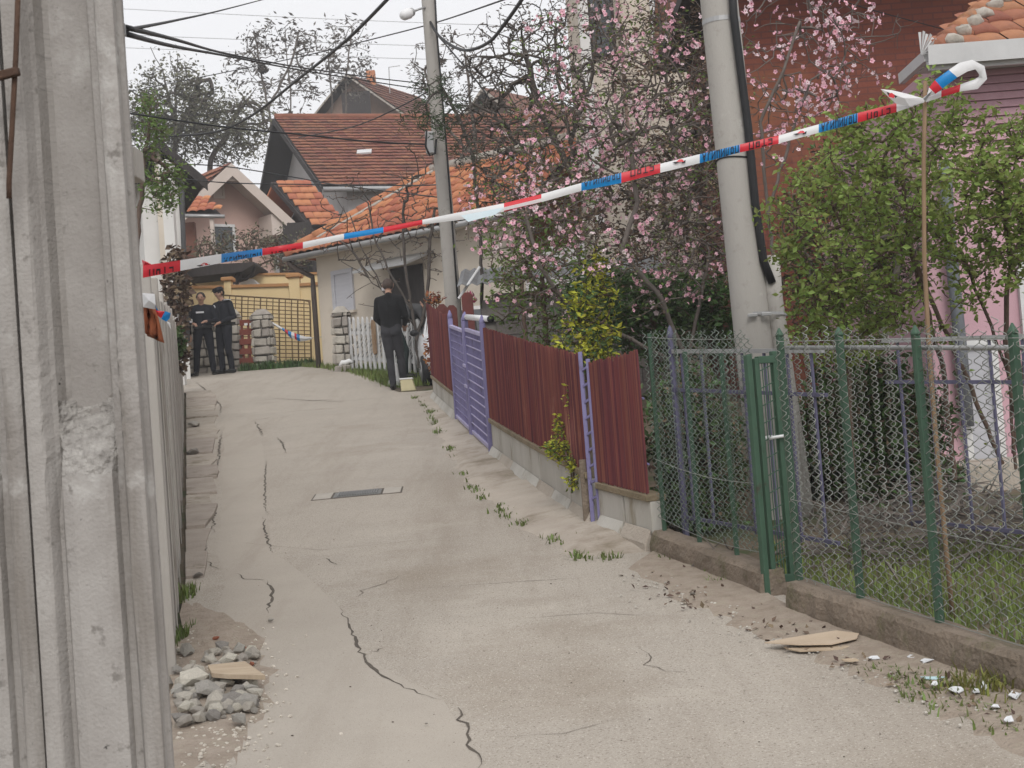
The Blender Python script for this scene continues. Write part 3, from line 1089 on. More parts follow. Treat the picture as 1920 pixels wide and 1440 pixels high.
# green pedestrian gate standing ajar
def green_gate():
    a = flat(K1) + V((.03, .02, 0))
    root = thing('mesh_gate', 'narrow dark green steel gate with wire infill standing ajar before the pole', 'gate', G(a.x, a.y))
    b = V((a.x + .155, a.y + .09, 0))
    T = (b - a)
    L = T.length
    T.normalize()
    za = h(a.y)
    H = 1.34
    for p, w, hh, nm in ((a, .034, H, 'hinge_post'), (a + T * .05, .03, H - .02, 'stile'), (b, .032, H + .015, 'stile')):
        mb = MB()
        mb.box((p.x, p.y, za - .02 + hh / 2), (w, w, hh), rz=math.atan2(T.y, T.x))
        mb.build(nm, MT['green'], root, bevel=.004)
    for z in (H - .05, .10):
        mb = MB()
        mb.beam(a + T * .06 + V((0, 0, za + z)), b + V((0, 0, za + z)), .035, .04)
        mb.build('rail', MT['green'], root, bevel=.003)
    n = 5
    for i in range(n):
        p = a + T * (.075 + (L - .10) * i / (n - 1))
        mb = MB()
        mb.tube([V((p.x, p.y, za + .12)), V((p.x, p.y, za + H - .07))], .003, n=5)
        mb.build('infill_wire', MT['green'], root)
    for i in range(12):
        z = .18 + i * .095
        mb = MB()
        mb.tube([a + T * .06 + V((0, 0, za + z)), b + V((0, 0, za + z + .04))], .0038, n=5)
        mb.build('cross_wire', MT['green'], root)
    for s in (-1, 1):
        mb = MB()
        c = a + T * .10
        q = V((T.y, -T.x, 0)) * (.04 * s)
        mb.tube([c + q * .3 + V((0, 0, za + .86)), c + q + V((0, 0, za + .865)), c + q + T * .10 + V((0, 0, za + .87))], .009, n=8)
        mb.build('handle', MT['white'], root, smooth=True)
green_gate()

# lilac railing in the garden, behind the mesh
def lilac_railing(name, label, a, b, npost, npick, z0=.0, seed=0):
    a, b = flat(a), flat(b)
    T = (b - a)
    L = T.length
    T.normalize()
    root = thing(name, label, 'railing', G(a.x, a.y))
    rz = math.atan2(T.y, T.x)
    def Z(p):
        return h(p.y) + z0
    for z, w, m in ((1.30, .026, 'steel'), (1.05, .022, 'lilac_dull'), (.22, .022, 'lilac_dull')):
        mb = MB()
        mb.beam(a + V((0, 0, Z(a) + z)), b + V((0, 0, Z(b) + z)), w, w)
        mb.build('rail', MT[m], root)
    for i in range(npost):
        p = a + T * (L * i / max(1, npost - 1))
        mb = MB()
        mb.box((p.x, p.y, Z(p) + .68), (.034, .034, 1.4), rz=rz)
        o = mb.build('post', MT['lilac_dull'], root, bevel=.004)
        mb = MB()
        mb.lathe((p.x, p.y, Z(p) + 1.38), [(.02, 0), (.026, .015), (.022, .04), (.014, .07), (.003, .09)], n=10)
        mb.build('post_tip', MT['lilac_dull'], o, smooth=True)
    mb0 = MB()
    mb0.box((0, 0, 0), (.014, .014, 1.10))
    me = bpy.data.meshes.new('picket')
    me.from_pydata(mb0.v, [], mb0.f)
    me.materials.append(MT['lilac_dull'])
    for i in range(npick):
        p = a + T * (L * (i + .5) / npick)
        inst('picket', me, root, (p.x - a.x, p.y - a.y, Z(p) + .74 - h(a.y)), (0, 0, rz))
lilac_railing('lilac_railing', 'lilac metal railing seen through the dark green mesh panel', K0 + V((.24, .05, 0)), K1 + V((.50, .30, 0)), 1, 7)
lilac_railing('lilac_railing', 'lilac metal railing in front of the pink house behind the grey mesh', K2 + V((.95, 1.35, 0)), K3x + V((2.2, .95, 0)), 0, 18)

# ------------------------------------------------------------------ utility poles
def round_pole(name, label, path, Y, r0, r1, base_z):
    root = thing(name, label, 'pole', V((at(*path[-1], Y).x, Y, base_z)))
    pts = [at(x, y, Y) for x, y in path]
    d = pts[0] - pts[1]
    top = pts[0] + d.normalized() * 4.0
    low = pts[-1]
    d2 = (pts[-1] - pts[-2]).normalized()
    k = (low.z - base_z + .2) / max(1e-3, -d2.z)
    bot = low + d2 * max(0, k)
    allp = [bot] + pts[::-1] + [top]
    n = len(allp)
    fine = []
    for i in range(n - 1):
        for j in range(5):
            fine.append(allp[i].lerp(allp[i + 1], j / 5))
    fine.append(allp[-1])
    mb = MB()
    mb.tube(fine, [r0 + (r1 - r0) * i / (len(fine) - 1) for i in range(len(fine))], n=28)
    mb.build('shaft', MT['cpole'], root, smooth=True)
    return root, pts

YP = 11.0
pole_r, pr = round_pole('utility_pole', 'big leaning round concrete pole with steel bands behind the mesh gate', [(1348, 0), (1379, 300), (1412, 620), (1442, 900)], YP, .148, .136, h(YP))
def pole_extras():
    Y = YP - .05
    mb = MB()
    mb.tube([at(1370, -60, Y - .12), at(1376, 30, Y - .12), at(1390, 140, Y - .12), at(1403, 240, Y - .11), at(1416, 380, Y - .1), at(1432, 490, Y - .08), at(1448, 530, Y - .06)], .030, n=10)
    mb.build('black_cable', MT['dark'], pole_r, smooth=True)
    mb = MB()
    mb.tube([at(1445, 480, Y), at(1451, 560, Y), at(1466, 660, Y), at(1487, 800, Y), at(1503, 915, Y), at(1512, 985, Y)], .066, n=18)
    mb.build('conduit', MT['cpole'], pole_r, smooth=True)
    for nm, y0, wide, rr, m in (('steel_band', 42, .05, .142, 'steel'), ('steel_band', 590, .03, .2, 'steel'), ('wire_tie', 300, .012, .145, 'dark')):
        if rr > .19:
            cx = 1428
            pts = []
            c = at(cx, y0, YP)
            for k in range(25):
                g = 2 * math.pi * k / 24
                pts.append(V((c.x + .205 * math.cos(g), c.y + .158 * math.sin(g), c.z - .012 * math.cos(g))))
        else:
            cx = 1348 + (1379 - 1348) * y0 / 300
            c = at(cx, y0, YP)
            pts = [V((c.x + rr * math.cos(2 * math.pi * k / 24), c.y + rr * math.sin(2 * math.pi * k / 24), c.z + .008 * math.sin(4 * math.pi * k / 24) * (1 if nm == 'wire_tie' else 0))) for k in range(25)]
        mb = MB()
        n = len(pts)
        if nm == 'wire_tie':
            mb.tube(pts, .006, n=6)
        else:
            vs = []
            for p in pts:
                vs += [p - V((0, 0, wide * .35)), p + V((0, 0, wide * .35))]
            mb.add(vs, [(2 * i, 2 * i + 2, 2 * i + 3, 2 * i + 1) for i in range(n - 1)])
        mb.build(nm, MT[m], pole_r)
    for (x, y) in ((1411, 591), (1437, 589)):
        mb = MB()
        mb.box(at(x, y, YP - .17), (.07, .02, .025))
        mb.build('band_buckle', MT['steel'], pole_r, bevel=.003)
pole_extras()

YM = 23.0
pole_m, pm = round_pole('utility_pole', 'slender concrete pole with a street lamp beside the small orange-roofed house', [(803, 0), (822, 240), (838, 420), (849, 560)], YM, .128, .10, h(YM))
def lamp_and_box():
    root = thing('street_lamp', 'white street lamp head on a short arm at the top of the slender pole', 'street lamp', at(790, 15, YM - .1))
    mb = MB()
    mb.tube([at(797, 14, YM - .1), at(786, 17, YM - .15), at(776, 21, YM - .2)], .018, n=8)
    mb.build('arm', MT['steel'], root, smooth=True)
    a, b = at(776, 21, YM - .2), at(752, 31, YM - .35)
    d = (b - a)
    mb = MB()
    mb.tube([a, a + d * .12, a + d * .3], [.035, .065, .07], n=12)
    mb.build('socket', MT['steel'], root, smooth=True)
    mb = MB()
    mb.tube([a + d * .28, a + d * .4, a + d * .8, a + d * .96, a + d], [.072, .085, .08, .05, .012], n=14)
    mb.build('lamp_glass', MT['white'], root, smooth=True)
    box = thing('meter_box', 'small grey junction box with looped cable hung on the slender pole', 'box', at(808, 270, YM - .2))
    mb = MB()
    c = at(806, 268, YM - .2)
    mb.box(c, (.13, .12, .34))
    mb.build('housing', MT['steel'], box, bevel=.012)
    mb = MB()
    mb.tube([at(800, 245, YM - .25), at(798, 275, YM - .27), at(806, 292, YM - .27), at(816, 288, YM - .25), at(818, 262, YM - .2)], .016, n=6)
    mb.build('cable_loop', MT['dark'], box, smooth=True)
    mb = MB()
    mb.tube([at(814, -40, YM - .1), at(819, 60, YM - .12), at(836, 260, YM - .13), at(848, 420, YM - .13), at(858, 560, YM - .13)], .014, n=6)
    mb.build('riser_cable', MT['dark'], pole_m, smooth=True)
lamp_and_box()

# ------------------------------------------------------------------ the police tape
YT = 7.3
TB = [(268, 498, 521, 'r'), (338, 488, 508, 'w'), (415, 476, 493, 'b'), (492, 466, 479, 'r'), (568, 454, 466, 'w'), (645, 438, 449, 'b'), (719, 426, 436, 'r'), (792, 412, 421, 'w'),
      (866, 397, 412, 'w'), (945, 381, 397, 'r'), (1015, 364, 379, 'w'), (1090, 343, 358, 'b'), (1165, 324, 343, 'r'), (1238, 307, 324, 'w'), (1312, 289, 306, 'b'), (1387, 271, 286, 'r'),
      (1460, 254, 269, 'w'), (1535, 233, 249, 'b'), (1608, 212, 230, 'r'), (1681, 193, 210, 'w'), (1733, 184, 192, None)]
def tape_pt(i, u, v):              # i segment, u along, v 0 top .. 1 bottom
    x0, a0, b0, _ = TB[i]
    x1, a1, b1, _ = TB[i + 1]
    x, t, b = x0 + (x1 - x0) * u, a0 + (a1 - a0) * u, b0 + (b1 - b0) * u
    y = t + (b - t) * v
    g = (i + u) / (len(TB) - 1)
    w = min(1, max(0, (x - 268) / 260))
    return at(x, y, YT - 1.75 * (1 - w * w * (3 - 2 * w)) - .16 * g - .005 * math.sin(math.pi * v) + .006 * math.sin(g * 37) * (v - .5))
FONT = {                            # strokes in a unit cell
    'П': [[(0, 0), (0, 1), (.8, 1), (.8, 0)]], 'О': [[(.1, .1), (.1, .9), (.7, .9), (.7, .1), (.1, .1)]], 'Л': [[(0, 0), (.2, .3), (.25, 1), (.8, 1), (.8, 0)]],
    'И': [[(0, 1), (0, 0), (.8, 1), (.8, 0)]], 'Ц': [[(0, 1), (0, 0), (.7, 0), (.7, 1)], [(.7, 0), (.88, 0), (.88, -.2)]], 'Ј': [[(.6, 1), (.6, .1), (.4, 0), (.1, .05)]],
    'А': [[(0, 0), (.4, 1), (.8, 0)], [(.15, .35), (.65, .35)]], 'С': [[(.75, .9), (.1, .9), (.1, .1), (.75, .1)]], 'Т': [[(0, 1), (.8, 1)], [(.4, 1), (.4, 0)]],
}
def make_tape():
    root = thing('police_tape', 'red, blue and white police tape stretched across the lane from fence to stick', 'tape', at(960, 384, YT))
    mb = MB()
    mi = {'r': 1, 'w': 0, 'b': 2}
    R_ = random.Random(4)
    for i in range(len(TB) - 1):
        nu, nv = 6, 4
        pts = [tape_pt(i, u / nu, v / nv) for u in range(nu + 1) for v in range(nv + 1)]
        k = nv + 1
        fs = [(u * k + v, u * k + v + 1, (u + 1) * k + v + 1, (u + 1) * k + v) for u in range(nu) for v in range(nv)]
        mb.add(pts, fs, mi[TB[i][3]])
    # folded-over pale flap and the half-turned red stripe in the middle
    mb.add([at(864, 404, YT - .1), at(945, 389, YT - .1), at(930, 402, YT - .11), at(878, 416, YT - .11)], [(0, 1, 2, 3)], 3)
    mb.add([tape_pt(9, 0, .5) + V((0, -.006, 0)), tape_pt(9, 1, .55) + V((0, -.006, 0)), tape_pt(9, 1, 1) + V((0, -.006, 0)), tape_pt(9, 0, .9) + V((0, -.006, 0))], [(0, 3, 2, 1)], 0)
    pale = mat('tape_reverse', (.52, .66, .72), (.62, .70, .74), scale=5, rough=.35, trans=.25)
    mats = [MT['t_white'], MT['t_red'], MT['t_blue'], pale]
    mb.build('band', mats, root, smooth=True)
    # bow: loop and tail at the stick
    def ribbon(pts, nm):
        m2 = MB()
        vs, fs = [], []
        for (x, y, hx, hy, dY, c) in pts:
            vs += [at(x + hx, y + hy, YT - .16 + dY), at(x, y, YT - .175 + dY), at(x - hx, y - hy, YT - .16 + dY)]
        for i in range(len(pts) - 1):
            a = 3 * i
            fs = [(a, a + 1, a + 4, a + 3), (a + 1, a + 2, a + 5, a + 4)]
            o = len(m2.v)
            m2.f += fs
            m2.m += [mi[pts[i][5]]] * 2
        m2.v = [tuple(p) for p in vs]
        m2.build(nm, mats, root, smooth=(nm == 'loop'))
    ribbon([(1733, 187, 2, 4, 0, 'w'), (1748, 170, -6, -6, -.02, 'r'), (1760, 158, -7, -8, -.03, 'b'), (1787, 138, -8, -7, -.04, 'w'), (1806, 126, -8, -8, -.03, 'w'), (1826, 121, -3, -9, 0, 'w'), (1841, 132, 5, -8, .03, 'w'),
            (1843, 146, 8, 2, .05, 'w'), (1830, 158, 3, 9, .05, 'w'), (1800, 165, -1, 7, .04, 'r'), (1765, 176, 0, 6, .03, 'w'), (1735, 188, 1, 4, .01, 'w')], 'loop')
    m2 = MB()
    ring = [(1651, 167, -.07), (1672, 169, -.05), (1698, 175, -.03), (1730, 184, -.01), (1734, 190, 0), (1706, 200, -.02), (1681, 195, -.03), (1668, 184, -.05)]
    pv = [at(x, y, YT - .17 + d) for x, y, d in ring] + [at(1695, 184, YT - .225)]
    m2.add(pv, [(8, (i + 1) % 8, i) for i in range(8)])
    m2.build('tail', MT['t_white'], root)
    for pts, m, d in (([(1664, 176), (1672, 174), (1679, 179), (1676, 184), (1667, 182)], 't_red', .25), ([(1662, 172), (1668, 174), (1666, 180)], 't_black', .252), ([(1677, 178), (1683, 181), (1678, 184)], 't_black', .252)):
        m2 = MB()
        m2.add([at(x, y, YT - d) for x, y in pts], [tuple(range(len(pts)))])
        m2.build('crest', MT[m], root)
    # print: upside-down lettering and the little crest
    def stroke_word(i, word, u0, u1, v0, v1, w=.21, vmax=1.0):
        m2 = MB()
        n = len(word)
        for k, ch in enumerate(word):
            for st in FONT[ch]:
                for (xa, ya), (xb, yb) in zip(st, st[1:]):
                    dx, dy = xb - xa, yb - ya
                    L = math.hypot(dx, dy) or 1
                    px, py = -dy / L * w / 2, dx / L * w / 2
                    ex, ey = dx / L * w / 2, dy / L * w / 2
                    q = [(xa + px - ex, ya + py - ey), (xb + px + ex, yb + py + ey), (xb - px + ex, yb - py + ey), (xa - px - ex, ya - py - ey)]
                    pts = []
                    for (x, y) in q:
                        gu = 1 - ((k + x * .78 + .1) / n)                 # turned half round
                        uu = u0 + (u1 - u0) * gu
                        vv = min(vmax, max(0.03, v0 + (v1 - v0) * y))
                        pts.append(tape_pt(i, uu, vv) + V((0, -.008, 0)))
                    m2.add(pts, [(0, 1, 2, 3)])
        m2.build('lettering', MT['t_black'], root)
    P_, S_ = 'ПОЛИЦИЈА', 'СТОП'
    stroke_word(17, P_, .04, .97, .12, .95)
    stroke_word(14, P_, .04, .97, .08, .95)
    stroke_word(11, P_, .05, .97, .02, .55)
    stroke_word(18, S_, .2, .85, .35, .98)
    stroke_word(15, S_, .2, .85, .15, .9)
    stroke_word(12, S_, .2, .85, .05, .6)
    stroke_word(0, S_, .15, .85, .5, 1.25, vmax=.97)
    stroke_word(2, P_, .05, .97, .6, 1.5, vmax=.97)
    stroke_word(3, S_, .2, .85, .82, 1.6, vmax=.97)
    for (i, u, v) in ((13, .5, .3), (16, .55, .45), (19, .55, .75), (1, .6, .9)):
        for pts, m in (([(-.10, .15), (-.02, -.05), (.06, .05), (.10, .35), (.0, .25)], 't_red'), ([(-.2, .1), (-.1, .12), (-.02, .3), (-.12, .35)], 't_black'), ([(.04, .3), (.14, .2), (.13, .5), (.05, .5)], 't_black')):
            m2 = MB()
            m2.add([tape_pt(i, u + a, min(.98, max(.02, v + b - .2))) + V((0, -.009 if m == 't_red' else -.008, 0)) for a, b in pts], [tuple(range(len(pts)))])
            m2.build('crest', MT[m], root)
make_tape()
def crest_tail():
    pass
def stick():
    o = thing('wooden_stick', 'long thin wooden stick holding up the tape behind the mesh fence', 'stick', at(1786, 1170, 7.35))
    mb = MB()
    pts = [at(x, y, 7.18 + d) for x, y, d in ((1735, 152, 0), (1732, 300, .01), (1733, 480, .03), (1742, 660, .05), (1758, 860, .1), (1775, 1040, .15), (1788, 1175, .2))]
    mb.tube(pts, [.010, .0105, .011, .012, .012, .012, .013], n=7)
    mb.build('shaft', mat('bare_wood', (.28, .19, .115), (.19, .125, .075), scale=6, stretch=(6, 6, .6), rough=.8), o, smooth=True)
stick()
def tape_knot():
    root = thing('tape_remnant', 'crumpled end of police tape knotted to the concrete fence above an orange cloth', 'tape', at(285, 570, 6.6))
    mats = [MT['t_white'], MT['t_red'], MT['t_blue']]
    def on_wall(x, y, d):
        return at(x, y, .17 / (-ray(x, y).x - .213) - .3 + d)
    for nm, quad, m in (('white_piece', [(266, 549, 0), (290, 551, -.05), (292, 572, -.06), (290, 580, -.03), (268, 576, 0)], 0), ('blue_piece', [(289, 560, -.04), (294, 580, -.05), (300, 586, -.04), (293, 585, -.02)], 2),
                        ('red_piece', [(291, 582, -.05), (310, 584, -.07), (302, 597, -.06), (296, 592, -.04)], 1), ('blue_piece', [(309, 583, -.07), (320, 587, -.05), (318, 597, -.04), (312, 603, -.06), (302, 598, -.06)], 2),
                        ('white_piece', [(312, 601, -.05), (319, 606, -.05), (321, 618, -.04), (315, 610, -.05)], 0), ('red_piece', [(266, 487, 0), (276, 491, -.02), (286, 497, -.03), (268, 500, -.01)], 1)):
        mb = MB()
        f = [at(x, y, 5.8 + d) for x, y, d in quad]
        b = [at(x, y, 5.82 + d) for x, y, d in quad]
        n = len(f)
        c = sum((p for p in f), V()) / n + V((0, -.015, .004))
        mb.add(f + b + [c], [(n * 2, i, (i + 1) % n) for i in range(n)] + [tuple(range(2 * n - 1, n - 1, -1))] + [(i, n + i, n + (i + 1) % n, (i + 1) % n) for i in range(n)])
        mb.build(nm, mats[m], root)
    cl = thing('orange_cloth', 'faded orange cloth hanging over the edge of the concrete fence', 'cloth', at(285, 600, 6.6))
    mb = MB()
    rows = [[(262, 563), (276, 566), (284, 570)], [(262, 580), (284, 578), (295, 588)], [(262, 598), (286, 602), (302, 616)], [(264, 616), (288, 622), (306, 634)], [(268, 622), (286, 636), (304, 641)]]
    vs = []
    for j, rw in enumerate(rows):
        for i in range(9):
            t = i / 8
            (x0, y0), (x1, y1), (x2, y2) = rw
            x = (1 - t) ** 2 * x0 + 2 * t * (1 - t) * x1 + t * t * x2
            y = (1 - t) ** 2 * y0 + 2 * t * (1 - t) * y1 + t * t * y2
            vs.append(at(x, y, 5.85 + .03 * math.sin(i * 1.9 + j)))
    k = 9
    fs = [(j * k + i, j * k + i + 1, (j + 1) * k + i + 1, (j + 1) * k + i) for j in range(4) for i in range(8)]
    mb.add(vs, fs)
    o = mb.build('sheet', mat('orange_fabric', (.36, .115, .05), (.22, .07, .035), scale=6, rough=.9, bump=.4, bscale=30), cl, smooth=True)
    s = o.modifiers.new('solid', 'SOLIDIFY')
    s.thickness = .012
tape_knot()

# ------------------------------------------------------------------ houses
HM = dict(
    tile=mat('terracotta_tile', (.47, .185, .10), (.36, .13, .07), scale=2.5, rough=.85, bump=.3, rnd=.2, stain=((.22, .10, .06), 1.4, .56, .75)),
    tile_old=mat('old_clay_tile', (.26, .10, .062), (.19, .075, .048), scale=1.2, rough=.9, island=.20, stain=((.13, .065, .045), .9, .52, .72)),
    tile_dark=mat('brown_clay_tile', (.20, .085, .06), (.13, .06, .045), scale=1.2, rough=.9, island=.25),
    tile_worn=mat('worn_clay_tile', (.36, .15, .09), (.24, .10, .065), scale=3, rough=.9, bump=.4, rnd=.25, stain=[((.17, .10, .075), 5, .54, .70), ((.30, .25, .20), 9, .64, .74)]),
    mortar=mat('ridge_mortar', (.48, .44, .39), (.30, .27, .23), scale=7, bump=.8, bscale=20),
    grey=mat('grey_render', (.47, .45, .45), (.40, .38, .375), scale=.8, rough=.9, bump=.1, stain=((.25, .235, .22), .8, .58, .75, (1, 1, .4))),
    cream=mat('cream_render', (.60, .54, .46), (.52, .46, .385), scale=.9, rough=.9, bump=.1, bscale=60, stain=((.40, .33, .26), .9, .58, .76, (1, 1, .5))),
    pink=mat('pink_render', (.52, .36, .31), (.46, .315, .27), scale=.8, rough=.9, bump=.1, stain=((.34, .23, .19), .7, .6, .76, (1, 1, .5))),
    board=mat('cream_bargeboard', (.56, .48, .43), (.49, .42, .37), scale=2, rough=.7),
    hotpink=mat('rose_pink_render', (.56, .355, .40), (.49, .305, .345), scale=1.2, rough=.85, bump=.15, bscale=80, rnd=.05, stain=((.38, .2, .22), 1.1, .6, .75, (1, 1, .4))),
    yellow=mat('ochre_render', (.70, .55, .31), (.63, .49, .27), scale=.8, rough=.9, bump=.15, stain=((.42, .31, .16), .9, .58, .76, (1, 1, .4))),
    ochre_cap=mat('ochre_coping', (.42, .22, .09), (.34, .175, .075), scale=3, rough=.8),
    white=mat('white_render', (.68, .67, .65), (.58, .57, .55), scale=.8, rough=.9, stain=((.42, .40, .36), 1.0, .6, .78, (1, 1, .4))),
    darkwood=mat('dark_stained_wood', (.05, .042, .04), (.03, .026, .026), scale=4, rough=.8, stretch=(6, 6, 1)),
    brownwall=mat('brown_brick_gable', (.27, .19, .15), (.18, .13, .105), scale=2.5, rough=.9),
    redbrick=mat('red_brick_wall', (.19, .06, .04), (.14, .042, .03), scale=1.5, rough=.9, bump=.3, bscale=30,
                 brick=((.22, .07, .045), (.12, .05, .042), .24, .075, .009, (-math.pi / 2, 0, 0)), stain=((.24, .10, .05), .6, .5, .72)),
    glass=mat('window_glass', (.05, .055, .06), (.03, .035, .04), scale=1, rough=.08, spec=.6),
    shutter=mat('grey_shutter', (.46, .46, .49), (.40, .40, .43), scale=2, rough=.6, stretch=(1, 1, 12)),
    gutter=mat('white_gutter', (.60, .60, .60), (.50, .50, .50), scale=4, rough=.45),
    block=mat('cinder_block', (.19, .17, .155), (.125, .115, .105), scale=4, rough=.95, bump=.6, bscale=40, rnd=.14),
    stone=mat('cut_fieldstone', (.42, .385, .34), (.27, .245, .215), scale=5, rough=.9, bump=.6, bscale=18, rnd=.28),
    stone_core=mat('stone_mortar', (.20, .185, .165), (.14, .13, .115), scale=9, rough=.95),
    redwood=mat('red_painted_board', (.22, .055, .035), (.15, .04, .028), scale=5, rough=.7),
    whitewood=mat('white_painted_wood', (.66, .66, .66), (.54, .54, .53), scale=5, rough=.6, rnd=.06),
)

def house(name, label, loc):
    return thing(name, label, 'house', loc)

def quad_panel(root, nm, pts, m, thick, inward, **kw):
    mb = MB()
    mb.extr(pts, V(inward).normalized() * thick)
    return mb.build(nm, m, root, **kw)

def tile_geo(w, l, lift=.035, arch=.035):
    us = (0, .2, .5, .8, 1.0)
    zs = (0, arch * .7, arch, arch * .7, 0)
    vs = []
    for v, e in ((0, lift), (1, .004)):
        for u, z in zip(us, zs):
            vs.append((u * w, v * l * 1.08, z + e))
    for u, z in zip(us, zs):
        vs.append((u * w, 0, z + lift - .03))
    fs = [(i, i + 1, 6 + i, 5 + i) for i in range(4)] + [(10 + i, 11 + i, i + 1, i) for i in range(4)]
    return vs, fs

def tile_roof(root, nm, E0, a, s, L, S, cw, rl, m, single=False, keep=None, seed=0, arch=.035, lift=.035):
    """tiles over the plane from eave point E0 along unit a (length L) and up-slope unit s (length S)"""
    n = a.cross(s).normalized()
    if n.z < 0:
        n = -n
    r = random.Random(seed)
    nc, nr = int(round(L / cw)), int(round(S / rl))
    cw, rl = L / nc, S / nr
    vs, fs = tile_geo(cw * .985, rl, lift, arch)
    M3 = Matrix((a, s, n)).transposed()
    if single:
        me = bpy.data.meshes.new(nm)
        me.from_pydata(vs, [], fs)
        me.materials.append(m)
        me.polygons.foreach_set('use_smooth', [True] * len(fs))
        M4 = M3.to_4x4()
    mb = MB()
    # deck below the tiles
    base = V((0, 0, 0)); q = root
    while q is not None:
        base += q.location; q = q.parent
    for j in range(nr):
        for i in range(nc):
            u, v = (i + .5) / nc, (j + .5) / nr
            if keep and not keep(u * L, v * S):
                continue
            p = E0 + a * (i * cw) + s * (j * rl) + n * (.012 + r.uniform(0, .012))
            if single:
                o = inst(nm, me, root, p - base)
                o.rotation_euler = (M3 @ Matrix.Rotation(r.uniform(-.012, .012), 3, 'Z')).to_euler()
            else:
                sk = r.uniform(-.008, .008)
                mb.add([M3 @ V((x + sk, y, z + r.uniform(-.003, .003))) + p for x, y, z in vs], fs)
    if not single:
        return mb.build(nm, m, root, kind='stuff')

def window(root, c, ax, w, hh, face, fm, pm, frame=.06, depth=.05, nm='window', sill=None):
    """c centre, ax unit along wall, face unit outwards"""
    up = V((0, 0, 1))
    mb = MB()
    ax, face = V(ax).normalized(), V(face).normalized()
    for (du, dv, sw, sh) in ((-w / 2 + frame / 2, 0, frame, hh), (w / 2 - frame / 2, 0, frame, hh), (0, hh / 2 - frame / 2, w - 2 * frame, frame), (0, -hh / 2 + frame / 2, w - 2 * frame, frame)):
        q = c + ax * du + up * dv + face * depth / 2
        x, y, z = ax * sw / 2, face * depth / 2, up * sh / 2
        mb.hexa([q - x - y - z, q + x - y - z, q + x + y - z, q - x + y - z, q - x - y + z, q + x - y + z, q + x + y + z, q - x + y + z])
    o = mb.build(nm, fm, root)
    mb = MB()
    q = c + face * .012
    x, y, z = ax * (w / 2 - frame), face * .008, up * (hh / 2 - frame)
    mb.hexa([q - x - y - z, q + x - y - z, q + x + y - z, q - x + y - z, q - x - y + z, q + x - y + z, q + x + y + z, q - x + y + z])
    mb.build('pane', pm, o)
    return o

UP = V((0, 0, 1))
